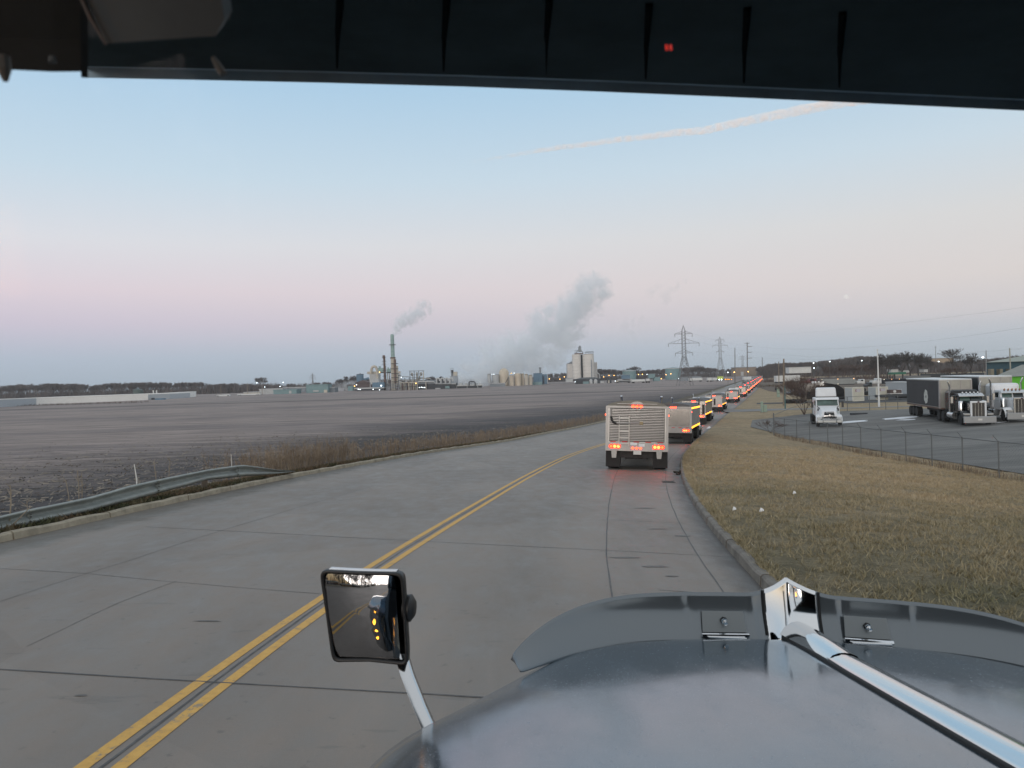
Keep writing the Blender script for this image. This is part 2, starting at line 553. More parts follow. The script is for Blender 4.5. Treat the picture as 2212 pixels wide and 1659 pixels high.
strip_world('road_joint', pxpath([(1300, 1122), (1380, 1126), (1480, 1131)]), .016, dark_joint, .0046, wobble=.01)
strip_world('road_joint', pxpath([(760, 1003), (1000, 1018), (1330, 1035)]), .014, pale_joint, .0046, wobble=.015)
strip_world('road_joint', pxpath([(1420, 1275), (1500, 1280), (1575, 1284)]), .018, dark_joint, .0046, wobble=.01)
# tar patches and scraps on the concrete
def flat_patch(name, cx_, cy_, rx, ry, mt, hf, dz=.006, n=14, label=None, cat=None, kind=None, group=None, rz=0):
    pts_ = []
    for i in range(n):
        a = 2 * math.pi * i / n; q = 1 + random.uniform(-.28, .28)
        dx, dy = rx * math.cos(a) * q, ry * math.sin(a) * q
        x = cx_ + dx * math.cos(rz) - dy * math.sin(rz); y = cy_ + dx * math.sin(rz) + dy * math.cos(rz)
        pts_.append((x, y, hf(x, y) + dz))
    b_ = MB(); b_.add(pts_, [tuple(range(n))])
    return b_.build(name, mt, label=label, cat=cat, kind=kind, group=group)
tar = mat('tar_smear', (.10, .092, .082), .55, noise=.3, scale=8)
for (px, py, rx, ry) in [(447, 1342, .17, .03), (176, 1503, .06, .02), (1420, 1143, .24, .05), (1475, 1158, .16, .07), (1395, 1098, .28, .07),
                         (1350, 1205, .28, .06), (1418, 1224, .2, .07), (1450, 1245, .10, .04)]:
    p = hit(px, py); flat_patch('road_stain', p.x, p.y, rx, ry, tar, lambda x, y: float(road_z(x, y)), .0052, kind='structure')
# drain grate at the kerb
p = hit(1444, 1042)
d = MB()
for i in range(7): d.b6(-.18, .18, -.2 + i * .065, -.17 + i * .065, .0, .015)
d.b6(-.22, -.18, -.24, .26, 0, .018); d.b6(.18, .22, -.24, .26, 0, .018)
o = d.build('drain_grate', mat('cast_iron', (.06, .055, .05), .6), label='dark iron drain grate in the gutter behind the nearest trailer', cat='drain')
o.location = (p.x, p.y, float(road_z(p.x, p.y)) + .006); o.rotation_euler = (0, 0, -.1)

# ---- kerbs
kerb_l = mat('kerb_tan', (.33, .29, .22), .85, noise=.22, scale=3.0, bump=.006, bscale=25)
kerb_r = mat('kerb_grey', (.17, .155, .135), .85, noise=.3, scale=3.0, bump=.006, bscale=25)
def kerb(name, edge, sg, mt, y0, y1, hgt, gap=None):
    yk = np.arange(y0, y1, .5)
    rows = []
    for y in yk:
        e = float(edge(y)); z = float(road_z(e, y))
        j = .012 * math.sin(y * 3.1) + random.uniform(-.008, .008)
        prof = [(0, -.05), (.015, hgt - .03 + j), (.045, hgt + j), (.16, hgt + j), (.165, -.05)]
        rows.append([(e + sg * a, y, z + h_) for a, h_ in prof])
    b_ = MB()
    # separate blocks with open joints
    i = 0
    while i < len(rows) - 1:
        L = random.choice([5, 6, 7]) if sg < 0 else 6
        jn = min(i + L, len(rows) - 1)
        blk = [list(r_) for r_ in rows[i:jn + 1]]
        gp = .025
        blk[0] = [(x, y + gp, z) for x, y, z in blk[0]]
        blk[-1] = [(x, y - gp, z) for x, y, z in blk[-1]]
        if not (gap and gap[0] < yk[i] < gap[1]):
            n0 = len(b_.v)
            b_.grid(blk)
            b_.f.append(tuple(n0 + q for q in range(5))); nn = len(blk)
            b_.f.append(tuple(n0 + (nn - 1) * 5 + q for q in range(4, -1, -1)))
        i = jn
    o = b_.build(name, mt, kind='structure')
    return o
kerb('kerb', xl, -1, kerb_l, -40, 330, .14, gap=(15.3, 16.1))
kerb('kerb', xr, 1, kerb_r, -40, 330, .15)

# ---- left verge + field
def field_material():
    m, k, b = newmat('ploughed_field', .95)
    pos = k.n('ShaderNodeNewGeometry').outputs['Position']
    sep = k.n('ShaderNodeSeparateXYZ'); k.l(pos, sep.inputs[0])
    rows = k.noise(k.mapping(pos, (.06, .55, 1), (0, 0, R(-3))), 1.0, 9, .7)
    mid = k.noise(k.mapping(pos, (.5, 1.6, 1)), 1.0, 8, .75)
    fine = k.noise(k.mapping(pos, (1, 2.2, 1)), 6.0, 6, .8)
    uvn = k.n('ShaderNodeUVMap').outputs[0]; su = k.n('ShaderNodeSeparateXYZ'); k.l(uvn, su.inputs[0])
    far = k.n('ShaderNodeMapRange'); far.inputs[1].default_value = 25; far.inputs[2].default_value = 58
    patch = k.noise(k.mapping(pos, (.03, .09, 1)), 1.0, 4, .6)
    yb__ = k.math('MULTIPLY', k.math('MAXIMUM', k.math('SUBTRACT', sep.outputs[1], 70), 0), .16)
    k.l(k.math('ADD', k.math('ADD', k.math('ADD', su.outputs[0], yb__), k.math('MULTIPLY', k.math('SUBTRACT', rows, .5), 34)), k.math('MULTIPLY', k.math('SUBTRACT', patch, .5), 40)), far.inputs[0])
    fr = far.outputs[0]
    res = k.mix(k.ramp(rows, [(.36, 0), (.62, 1)]), (.19, .156, .143), (.44, .365, .332))
    soil = k.mix(k.ramp(mid, [(.35, 0), (.65, 1)]), (.012, .012, .015), (.055, .051, .054))
    speck = k.mix(k.ramp(fine, [(.56, 0), (.64, 1)]), soil, (.24, .21, .18))
    near = k.mix(k.ramp(mid, [(.40, .25), (.62, 1)]), soil, speck)
    c = k.mix(k.math('ADD', k.math('MULTIPLY', fr, .85), k.math('MULTIPLY', k.ramp(mid, [(.4, 0), (.65, 1)]), .15), True), near, res)
    c = k.mix(k.math('MULTIPLY', k.ramp(fine, [(.35, 1), (.6, 0)]), .3), c, (.04, .036, .036))
    # wetter low ground in the middle distance
    wet = k.noise(k.mapping(pos, (.012, .03, 1)), 1.0, 4, .6)
    c = k.mix(k.math('MULTIPLY', k.ramp(wet, [(.45, 0), (.6, 1)]), .4), c, (.075, .072, .085))
    # drainage furrow about 300 m out
    dd = k.math('ABSOLUTE', k.math('SUBTRACT', k.math('ADD', sep.outputs[1], k.math('MULTIPLY', k.math('SUBTRACT', mid, .5), 9)), 305))
    c = k.mix(k.ramp(k.math('DIVIDE', dd, 12), [(.2, .75), (.9, 0)]), c, (.05, .042, .04))
    k.l(c, b.inputs['Base Color'])
    bp = k.n('ShaderNodeBump'); bp.inputs['Distance'].default_value = .22
    h_ = k.math('ADD', mid, k.math('MULTIPLY', fine, .35)); k.l(h_, bp.inputs['Height']); k.l(bp.outputs[0], b.inputs['Normal'])
    return m
fieldm = field_material()
vm = mat('verge_soil', (.050, .042, .026), .95, col2=(.115, .090, .058), scale=4, bump=.05, bscale=9, coord='World')
dl = np.array([0, .3, .8, 1.6, 2.6, 3.4])
pts = np.zeros((len(ys), len(dl), 3))
for i, y in enumerate(ys):
    x = xl(y) - .165 - dl
    pts[i, :, 0] = x; pts[i, :, 1] = y; pts[i, :, 2] = hl(x, y)
sheet('verge_ground', pts, vm)
dl = np.concatenate([[3.4, 4.2, 5.2, 6.5, 8, 10, 12, 13, 14], np.arange(16, 80, 2.0), np.arange(80, 200, 8), [220, 300, 450, 700, 1100, 1800, 2600]])
pts = np.zeros((len(ys), len(dl), 3)); fuv = np.zeros((len(ys), len(dl), 2)); fuv[:, :, 0] = dl[None, :]; fuv[:, :, 1] = ys[:, None]
for i, y in enumerate(ys):
    x = xl(y) - .165 - dl
    amp = np.where((dl > 5) & (dl < 80) & (y < 90) & (y > 0), .05, 0)
    pts[i, :, 0] = x; pts[i, :, 1] = y; pts[i, :, 2] = hl(x, y) + rng.normal(0, 1, len(dl)) * amp
sheet('field', pts, fieldm, uv=fuv)

# ---- right bank and plain
def grass_material():
    m, k, b = newmat('winter_grass', .95)
    pos = k.n('ShaderNodeNewGeometry').outputs['Position']
    sep = k.n('ShaderNodeSeparateXYZ'); k.l(pos, sep.inputs[0])
    big = k.noise(k.mapping(pos, (.12, .3, .3)), 1.0, 5, .6)
    mid = k.noise(pos, 1.6, 7, .7)
    fine = k.noise(pos, 14, 6, .8)
    tan_ = k.mix(k.ramp(mid, [(.35, 0), (.65, 1)]), (.31, .235, .14), (.55, .42, .26))
    green = k.mix(k.ramp(mid, [(.35, 0), (.65, 1)]), (.09, .09, .045), (.21, .19, .105))
    nr = k.n('ShaderNodeMapRange'); nr.inputs[1].default_value = 10; nr.inputs[2].default_value = 34; k.l(sep.outputs[1], nr.inputs[0])
    f = k.math('ADD', k.math('MULTIPLY', nr.outputs[0], .55), k.math('SUBTRACT', k.math('MULTIPLY', big, 1.6), .45), True)
    c = k.mix(f, green, tan_)
    c = k.mix(k.math('MULTIPLY', k.ramp(fine, [(.35, 1), (.62, 0)]), .65), c, (.032, .030, .016))
    frost = k.noise(k.mapping(pos, (1, 1, 1)), 3.5, 8, .8)
    c = k.mix(k.math('MULTIPLY', k.ramp(frost, [(.60, 0), (.68, 1)]), .35), c, (.25, .25, .23))
    k.l(c, b.inputs['Base Color'])
    bp = k.n('ShaderNodeBump'); bp.inputs['Distance'].default_value = .07
    k.l(k.math('ADD', fine, mid), bp.inputs['Height']); k.l(bp.outputs[0], b.inputs['Normal'])
    return m
gm = grass_material()
dr = np.concatenate([[0, .2, .5, 1.0], np.arange(1.8, 32, .9), [34, 38, 44, 52, 62, 80, 110, 160, 240, 400, 700, 1200, 2500]])
pts = np.zeros((len(ys), len(dr), 3))
for i, y in enumerate(ys):
    x = xr(y) + .165 + dr
    pts[i, :, 0] = x; pts[i, :, 1] = y; pts[i, :, 2] = hr(x, y)
    if -5 < y < 70: pts[i, 4:34, 2] += rng.normal(0, .018, 30)
sheet('grass_bank', pts, gm)

# gravel lot
gravel = mat('gravel_lot', (.10, .10, .096), .9, col2=(.20, .196, .185), scale=.35, bump=.02, bscale=20, coord='World', stretch=(.35, 1.2, 1), detail=10)
def lot_sheet(name, poly, mt, dz, step=3.0):
    poly = np.array(poly); y0, y1 = poly[:, 1].min(), poly[:, 1].max()
    yr = np.unique(np.concatenate([np.arange(y0, y1, step), poly[:, 1], [y1]]))
    rows = []
    for y in yr:
        xsx = []
        for i in range(len(poly)):
            a, b2 = poly[i], poly[(i + 1) % len(poly)]
            if min(a[1], b2[1]) <= y <= max(a[1], b2[1]) and abs(a[1] - b2[1]) > 1e-6:
                xsx.append(a[0] + (b2[0] - a[0]) * (y - a[1]) / (b2[1] - a[1]))
            elif abs(a[1] - y) < 1e-6: xsx.append(a[0])
        xs = np.linspace(min(xsx), max(xsx), 26)
        rows.append([(x, y, float(hr(x, y)) + dz) for x in xs])
    return sheet(name, np.array(rows), mt)
FX = 24.9
lot_sheet('gravel_lot', [(FX, -20), (105, -20), (105, 96), (60, 99), (38, 98), (FX + 4, 92), (FX, 80)], gravel, .05)
0 and lot_sheet('gravel_path', [(25.3, 66), (28.5, 66), (28, 92), (27, 92)], mat('packed_dirt', (.10, .095, .085), .95, noise=.2, scale=1), .06)
conc = mat('driveway_concrete', (.20, .20, .195), .85, noise=.15, scale=.6, coord='World')
lot_sheet('driveway', [(33.2, 119), (48, 112), (110, 110), (110, 114.5), (50, 118), (42, 128), (35.8, 130)], conc, .03)
dirt = mat('bare_earth', (.085, .062, .045), .95, col2=(.15, .115, .08), scale=.05, coord='World', stretch=(.3, 1, 1))
lot_sheet('bare_ground', [(70, 185), (400, 185), (900, 420), (900, 700), (150, 500), (84, 250)], dirt, .04, 12)
asph = mat('yard_asphalt', (.055, .055, .056), .85, noise=.2, scale=.3, coord='World')
lot_sheet('yard_ground', [(62, 141), (220, 141), (240, 180), (70, 180)], asph, .04)
lot_sheet('side_road', [(48, 150), (62, 150), (66, 156), (50, 156)], asph, .04)
ice = mat('old_snow', (.75, .77, .80), .5, noise=.06, scale=3)
for (px, py, rx, ry, lab) in [(1832, 913, 2.1, .55, 'long patch of old snow on the gravel beside the white tractor'),
                              (1960, 908, .9, .35, 'small patch of old snow on the gravel before the black trailer'),
                              (1948, 904, 2.0, .7, 'bright patch of old snow left of the black trailer wheels'),
                              (1800, 909, .9, .4, 'scrap of old snow touching the white tractor bumper'),
                              (2160, 914, .8, .16, 'sliver of old snow between the two parked trucks')]:
    p = hit(px, py); flat_patch('snow_patch', p.x, p.y, rx, ry * 1.9, ice, lambda x, y: float(hr(x, y)), .07, label=lab, cat='snow patch', group='snow patches on the gravel lot')

# ---- grass blades (uncountable)
def blades(name, n, area, hh, wid, mt, kind='stuff', lean=.5, hf=None, base=0.0):
    x, y = area(n)
    keep = ~np.isnan(x); x, y = x[keep], y[keep]; n = len(x)
    z = hf(x, y) + base
    h_ = rng.uniform(*hh, n); a = rng.uniform(0, 2 * np.pi, n); w = rng.uniform(*wid, n)
    lx = rng.normal(0, lean, n) * h_; ly = rng.normal(0, lean, n) * h_
    v = np.zeros((n, 3, 3))
    v[:, 0] = np.stack([x - np.cos(a) * w, y - np.sin(a) * w, z - .01], 1)
    v[:, 1] = np.stack([x + np.cos(a) * w, y + np.sin(a) * w, z - .01], 1)
    v[:, 2] = np.stack([x + lx, y + ly, z + h_], 1)
    return obj_np(name, v.reshape(-1, 3), np.arange(n * 3).reshape(-1, 3), 3, mt, kind=kind)
bm_, k, b = newmat('grass_blade', .9)
pos = k.n('ShaderNodeNewGeometry').outputs['Position']
sep = k.n('ShaderNodeSeparateXYZ'); k.l(pos, sep.inputs[0])
n1 = k.noise(k.mapping(pos, (.12, .3, .3)), 1.0, 5, .6); n2 = k.noise(pos, 5, 4, .7)
tn = k.mix(k.ramp(n2, [(.3, 0), (.7, 1)]), (.30, .225, .13), (.60, .475, .31))
gn = k.mix(k.ramp(n2, [(.3, 0), (.7, 1)]), (.10, .105, .045), (.28, .25, .15))
nr = k.n('ShaderNodeMapRange'); nr.inputs[1].default_value = 10; nr.inputs[2].default_value = 34; k.l(sep.outputs[1], nr.inputs[0])
ff = k.math('ADD', k.math('MULTIPLY', nr.outputs[0], .55), k.math('SUBTRACT', k.math('MULTIPLY', n1, 1.6), .45), True)
fz = k.noise(pos, 3.5, 8, .8)
k.l(k.mix(k.math('MULTIPLY', k.ramp(fz, [(.56, 0), (.66, 1)]), .45), k.mix(ff, gn, tn), (.42, .43, .40)), b.inputs['Base Color'])
def bank_area(n):
    y = 7.5 + (rng.beta(1.05, 1.9, n)) * 48
    nc = 9; yc = y[::nc]
    x = xr(y) + .18 + rng.uniform(0, 1, n) ** .9 * np.minimum(24.3 - xr(y), 20)
    # tufts: gather blades round shared centres
    cx_, cy_ = np.repeat(x[::nc], nc)[:n], np.repeat(y[::nc], nc)[:n]
    x = cx_ + rng.normal(0, .07, n); y = cy_ + rng.normal(0, .07, n)
    bad = (x < xr(y) + .14)
    x[bad] = np.nan
    return x, y
blades('grass', 170000, bank_area, (.03, .12), (.006, .014), bm_, lean=.7, hf=hr)
def kerb_fringe(n):
    y = rng.uniform(6, 60, n); x = xr(y) + .14 + np.abs(rng.normal(0, .12, n)); return x, y
blades('grass', 12000, kerb_fringe, (.03, .08), (.006, .012), bm_, lean=.9, hf=hr)
# leaf litter and weeds on the left verge
lit, k, b = newmat('verge_plants', .95)
pos = k.n('ShaderNodeNewGeometry').outputs['Position']
n1 = k.noise(pos, 1.3, 5, .6); n2 = k.noise(pos, 9, 4, .7)
k.l(k.mix(k.ramp(n1, [(.42, 0), (.58, 1)]), k.mix(k.ramp(n2, [(.3, 0), (.7, 1)]), (.028, .034, .014), (.085, .088, .04)),
          k.mix(k.ramp(n2, [(.3, 0), (.7, 1)]), (.075, .046, .026), (.20, .14, .085))), b.inputs['Base Color'])
def verge_area(n):
    y = 6 + rng.beta(1, 1.7, n) * 70; nc = 12
    x = xl(y) - .17 - rng.uniform(0, 1, n) * 1.9
    cx_, cy_ = np.repeat(x[::nc], nc)[:n], np.repeat(y[::nc], nc)[:n]
    return cx_ + rng.normal(0, .09, n), cy_ + rng.normal(0, .09, n)
def hl2(x, y): return np.array([H(a, c_) for a, c_ in zip(x, y)])
blades('weeds', 52000, lambda n: (lambda x, y: (np.where(x > xl(y) - .1, np.nan, x), y))(*verge_area(n)), (.04, .17), (.008, .03), lit, lean=.75, hf=hl2)
# corn residue on the near field
resm = mat('corn_residue', (.12, .105, .085), .9, col2=(.30, .265, .22), scale=.9, coord='World')
def fld(n):
    y = 12 + rng.beta(1.1, 2.4, n) * 110; x = xl(y) - 3.0 - rng.beta(1, 2, n) * 75
    return x, y
x, y = fld(15000)
z = hl(x, y) + .05
a = rng.uniform(0, np.pi, len(x)); L = rng.uniform(.05, .26, len(x)); w = rng.uniform(.01, .035, len(x)); tl = rng.normal(0, .05, len(x))
v = np.zeros((len(x), 4, 3))
for j, (s1, s2) in enumerate(((-1, -1), (1, -1), (1, 1), (-1, 1))):
    v[:, j, 0] = x + s1 * L * np.cos(a) - s2 * w * np.sin(a); v[:, j, 1] = y + s1 * L * np.sin(a) + s2 * w * np.cos(a)
    v[:, j, 2] = z + s1 * tl + s2 * w * .8
obj_np('corn_residue', v.reshape(-1, 3), np.arange(len(x) * 4).reshape(-1, 4), 4, resm, kind='stuff')
# dark clods
clod = mat('soil_clod', (.018, .017, .018), .95, col2=(.05, .046, .044), scale=2, coord='World')
x, y = fld(4500); x, y = x[(y < 75)], y[(y < 75)]
z = hl(x, y); s = rng.uniform(.04, .12, len(x))
v = np.zeros((len(x), 5, 3))
for j in range(4):
    an = j * np.pi / 2 + rng.uniform(-.4, .4, len(x)); rr = s * rng.uniform(.7, 1.4, len(x))
    v[:, j] = np.stack([x + np.cos(an) * rr, y + np.sin(an) * rr, z - .03], 1)
v[:, 4] = np.stack([x + rng.normal(0, .02, len(x)), y, z + s * .8], 1)
ix = np.arange(len(x))[:, None] * 5
fcs = np.concatenate([ix + np.array([[j, (j + 1) % 4, 4]]) for j in range(4)])
obj_np('soil_clods', v.reshape(-1, 3), fcs, 3, clod, kind='stuff')

# tall dead weeds along the far part of the left kerb (uncountable)
def stems(spots, hh, r, twigs, seed=3):
    rg = np.random.default_rng(seed)
    V = []; n0 = 0
    def q(p0, p1, w0, w1, a):
        d = np.array([math.cos(a), math.sin(a), 0])
        V.append([p0 - d * w0, p0 + d * w0, p1 + d * w1, p1 - d * w1])
    for (x, y, z) in spots:
        h_ = rg.uniform(*hh); a = rg.uniform(0, np.pi)
        top = np.array([x + rg.normal(0, .16) * h_, y + rg.normal(0, .12) * h_, z + h_]); b0 = np.array([x, y, z - .02])
        q(b0, top, r, r * .5, a)
        for _ in range(twigs):
            t = rg.uniform(.35, .98); s = b0 + (top - b0) * t
            d = rg.normal(0, 1, 3); d[2] = abs(d[2]) + .5; d /= np.linalg.norm(d)
            q(s, s + d * h_ * rg.uniform(.12, .3), r * .6, r * .5, rg.uniform(0, np.pi))
    return np.array(V).reshape(-1, 3)
wm = mat('dead_weeds', (.15, .11, .08), .95, col2=(.32, .25, .175), scale=1.2, coord='World')
ns = 3000
yw = 29 + rng.beta(1.1, 1.5, ns) * 95; dw = .35 + rng.beta(1.3, 2.0, ns) * 3.4
xw = xl(yw) - .17 - dw; ok = (np.sin(yw * 1.7) + np.sin(yw * .61 + 1) + rng.normal(0, .8, ns)) > -1.2
xw, yw = xw[ok], yw[ok]
V = stems([(a_, b_, H(a_, b_)) for a_, b_ in zip(xw, yw)], (.35, 1.0), .010, 9)
obj_np('dead_weeds', V, np.arange(len(V)).reshape(-1, 4), 4, wm, kind='stuff')
ns = 420
yw = rng.uniform(26, 36, ns); xw = xl(yw) - .6 - np.abs(rng.normal(0, .9, ns))
V = stems([(a_, b_, H(a_, b_)) for a_, b_ in zip(xw, yw)], (.5, 1.25), .008, 10, 5)
obj_np('dead_weeds', V, np.arange(len(V)).reshape(-1, 4), 4, wm, kind='stuff')

# individual dry stalks and stakes behind the guardrail
stk = mat('dry_stalk', (.26, .22, .17), .9, noise=.2, scale=8)
def stalk(px, pyt, pyb, Y, r, label, lean=0, white=False, twig=0):
    a = at(px, pyb, Y); t = at(px + lean, pyt, Y)
    a.z -= .25
    b_ = MB(); pth = [a - a, (t - a) * .5 + Vector((r * 1.5, 0, 0)), t - a]
    b_.tube(pth, [r, r * .85, r * .6], 6)
    for q in range(twig):
        f_ = random.uniform(.4, .95); s0 = (t - a) * f_
        b_.tube([s0, s0 + Vector((random.uniform(-.14, .14), random.uniform(-.1, .1), random.uniform(.08, .22)))], [r * .6, r * .3], 5)
    o = b_.build('marker_stake' if white else 'weed_stalk', mat('stake_white', (.62, .62, .60), .7, noise=.12, scale=6) if white else stk, label=label,
                 cat='stake' if white else 'plant', group=None if white else 'dry weed stalks behind the guardrail')
    o.location = a
stalk(295, 1003, 1050, 21.5, .022, 'leaning white stake standing behind the guardrail near its middle', -5, True)
stalk(499, 981, 1008, 26.5, .015, 'thin pale stake just behind the crumpled joint of the guardrail', 0, True)
stalk(20, 1047, 1100, 15.2, .014, 'tallest dry stalk behind the guardrail, nearest the frame edge', 2, twig=3)
stalk(5, 1096, 1125, 15.0, .012, 'dry stalk slanting sideways low behind the near guardrail end', 60, twig=0)
stalk(58, 1082, 1110, 16.0, .010, 'short thin stalk behind the near end of the guardrail', 0, twig=3)
stalk(150, 1036, 1080, 18.6, .012, 'upright stalk left of the tall pair behind the guardrail', -8, twig=1)
stalk(170, 1016, 1072, 19, .012, 'tall twin stalk with side twigs behind the guardrail', -3, twig=5)
stalk(176, 1020, 1070, 19.1, .012, 'tall bare twin stalk beside the twiggy one behind the guardrail', 0, twig=1)
stalk(338, 998, 1040, 22.5, .012, 'brownish stalk right of the leaning white stake', -6, twig=3)
stalk(362, 990, 1030, 23.2, .012, 'curved stalk second to the right of the white stake', 5, twig=4)

# litter on the grass
for (px, py, s, lab) in [(1586, 1105, .05, 'crumpled white litter on the grass nearest the kerb'), (1645, 1108, .06, 'flat white scrap of paper on the grass right of the crumpled one'),
                         (1716, 1069, .05, 'white litter scrap highest up the grass bank'), (1532, 926, .3, 'white scrap on the verge near the second trailer')]:
    p = hit(px, py); b_ = MB()
    vs = [(random.uniform(-1, 1) * s * 1.0, random.uniform(-1, 1) * s * .7, .03 + random.uniform(0, .5) * s) for _ in range(5)]
    b_.add([(-s, -s * .5, .03), (s * .9, -s * .6, .05), (s, s * .4, .08), (0, s * .7, .12), (-s * .8, s * .5, .04), (0, 0, s * .9)], [(0, 1, 5), (1, 2, 5), (2, 3, 5), (3, 4, 5), (4, 0, 5), (4, 3, 2, 1, 0)])
    o = b_.build('litter', mat('white_litter', (.7, .7, .7), .8), label=lab, cat='litter', group='litter on the grass'); o.location = p

# ---- guardrail
gal = mat('galvanised_steel', (.27, .29, .275), .62, metal=.25, noise=.16, scale=3, bump=.003, bscale=12)
rail_px = [(-420, 1222, 10.9), (-200, 1168, 12.6), (0, 1114.7, 15.0), (59.5, 1101, 15.6), (125, 1088, 16.5), (190, 1074.5, 17.4), (232, 1063, 18.2), (274, 1050.7, 19.0), (336, 1037, 20.2),
           (390, 1026, 21.4), (446, 1015, 22.8), (508, 1006, 24.6), (524, 1004.6, 25.0), (560, 1009, 26), (595, 1015, 27), (634, 1017, 28.2)]
bot_px = {0: 1146, -200: 1206, -420: 1262, 59.5: 1134, 125: 1120, 190: 1105.8, 232: 1094, 274: 1084, 336: 1067, 390: 1053, 446: 1037, 508: 1031, 524: 1029, 560: 1027, 595: 1024, 634: 1019}
tops = [at(a, c_, Y) for a, c_, Y in rail_px]; bots = [at(a, bot_px[a], Y - .05) for a, c_, Y in rail_px]
gr = empty('guardrail', (tops[2].x, tops[2].y, H(tops[2].x, tops[2].y)), label='dented galvanised guardrail sagging along the kerb beside the field', cat='guardrail')
org = Vector(gr.location)
WP = [(0, .0), (.02, -.01), (.07, .04), (.08, .10), (.05, .20), (.0, .30), (-.02, .42), (0.0, .52), (.05, .62), (.085, .72), (.085, .86), (.05, .95), (.0, 1.0), (-.02, .97)]
def rail_seg(i0, i1, name='rail_beam'):
    rows = []
    sub = []
    for i in range(i0, i1):
        for t in np.linspace(0, 1, 5)[:-1]: sub.append((tops[i].lerp(tops[i + 1], t), bots[i].lerp(bots[i + 1], t)))
    sub.append((tops[i1], bots[i1]))
    for j, (t, b0) in enumerate(sub):
        nrm = Vector((.75, -.6, .1)).normalized()
        wob = .010 * math.sin(j * 1.9 + i0)
        rows.append([tuple(t.lerp(b0, v_) + nrm * (d_ * 1.7 + wob) - org) for d_, v_ in WP])
    b_ = MB(); b_.grid(rows)
    o = b_.build(name, gal, gr, smooth='plain')
    sm = o.modifiers.new('thick', 'SOLIDIFY'); sm.thickness = .006
    return o
for i0, i1 in ((0, 3), (3, 8), (8, 11), (11, 15)): rail_seg(i0, i1)
boltm = mat('dark_bolt', (.05, .05, .05), .6)
for i in (3, 8, 11):
    for v_ in (.25, .42, .72):
        p = tops[i].lerp(bots[i], v_) + Vector((.13, -.1, 0)) - org
        b_ = MB(); b_.cyl(p, p + Vector((.02, -.016, 0)), .016, n=8); b_.build('splice_bolt', boltm, gr)

wood = mat('weathered_post', (.10, .085, .07), .9, noise=.25, scale=6)
for i in (1, 3, 6, 8, 10):
    p = tops[i] - org + Vector((-.12, .1, -.02)); b_ = MB(); b_.box((p.x, p.y, p.z - .5), (.15, .18, 1.0), .5); b_.build('post', wood, gr)
# =================================================================== OWN TRUCK (camera sits in its cab)
HT = R(2.2)                                            # heading to the right of the camera axis
paint = mat('hood_paint_silver', (.165, .225, .28), .15, metal=.8, coat=.12, noise=.10, scale=2.2)
_k = NT(paint); _b = paint.node_tree.nodes['Principled BSDF']; _o = _k.n('ShaderNodeTexCoord').outputs['Object']
_du = _k.noise(_k.mapping(_o, (1, .35, 1)), 5, 7, .7); _sp = _k.noise(_o, 190, 2, .5)
_k.l(_k.math('ADD', _k.ramp(_du, [(.35, .09), (.7, .24)]), _k.ramp(_sp, [(.68, 0), (.74, .25)])), _b.inputs['Roughness'])
_bp = _k.n('ShaderNodeBump', i_Distance=.0007); _k.l(_k.noise(_o, 3.0, 2, .5), _bp.inputs['Height']); _k.l(_bp.outputs[0], _b.inputs['Normal'])
chrome = mat('chrome', (.72, .73, .74), .06, metal=1.0)
chrome_d = mat('brushed_stainless', (.62, .63, .64), .22, metal=1.0)
black = mat('black_plastic', (.012, .012, .013), .45)
blackr = mat('black_rubber', (.012, .012, .012), .8)
deflm = mat('smoked_deflector', (.17, .19, .205), .16, metal=.55, coat=.3)
fwd = Vector((math.sin(HT), math.cos(HT), 0)); rgt = Vector((math.cos(HT), -math.sin(HT), 0))
D0 = 2.2
P0 = at(1722, 1374, D0)                                # front end of the hood's centre line
truck = empty('own_truck', (P0.x, P0.y, float(H(P0.x, P0.y))), label='silver blue highway truck seen from its own cab, hood and hood mirror in view', cat='truck')
truck.rotation_euler = (0, R(3.4), -HT)
_h0 = P0.z - truck.location.z
truck.location = P0 - truck.rotation_euler.to_matrix() @ Vector((0, 0, _h0))
bpy.context.view_layer.update()
TM = Matrix.Translation(truck.location) @ truck.rotation_euler.to_matrix().to_4x4()
TI = TM.inverted()
def L(p): return TI @ Vector(p)                        # world -> truck frame
Z0 = L(P0).z
SL = math.tan(math.atan(.152))
def hwid(w): return .768 + .60 * min(w, .66)
def hood_z(u, w):
    t = min(abs(u) / hwid(w), 1.0)
    crown = (.035 + .11 * min(w, 1.2)) * (.35 * t ** 2 + .65 * t ** 5) + .09 * u * u * max(0, 1 - w * .8)
    edge = .20 * (1 - (1 - t ** 14) ** .5)
    front = .018 * math.exp(-w / .03)
    return Z0 + SL * w - crown - edge - front
def front_w(u): return .24 * (abs(u) / .8) ** 3.5      # setback of the front edge
rows = []
ws = [0, .012, .03, .06, .1, .16, .25, .35, .5, .65, .8, 1.0, 1.2, 1.42]
us = np.concatenate([-np.cos(np.linspace(0, np.pi / 2, 26))[:25], [0], np.cos(np.linspace(0, np.pi / 2, 26))[:25][::-1]])
for w in ws:
    row = []
    for t in us:
        fw = front_w(t * .8) * (1 - w / 1.6)
        ww = w + fw
        u = t * hwid(ww)
        row.append((u, -ww, hood_z(u, ww)))
    # side walls
    e0, e1 = row[0], row[-1]
    row = [(e0[0] - .04, e0[1], e0[2] - .45), (e0[0] - .025, e0[1], e0[2] - .2)] + row + [(e1[0] + .025, e1[1], e1[2] - .2), (e1[0] + .04, e1[1], e1[2] - .45)]
    rows.append(row)
rows.insert(0, [(x, y + .02, z - .35) for x, y, z in rows[0]])
hood = MB().grid(rows).build('hood', paint, truck, smooth='plain')
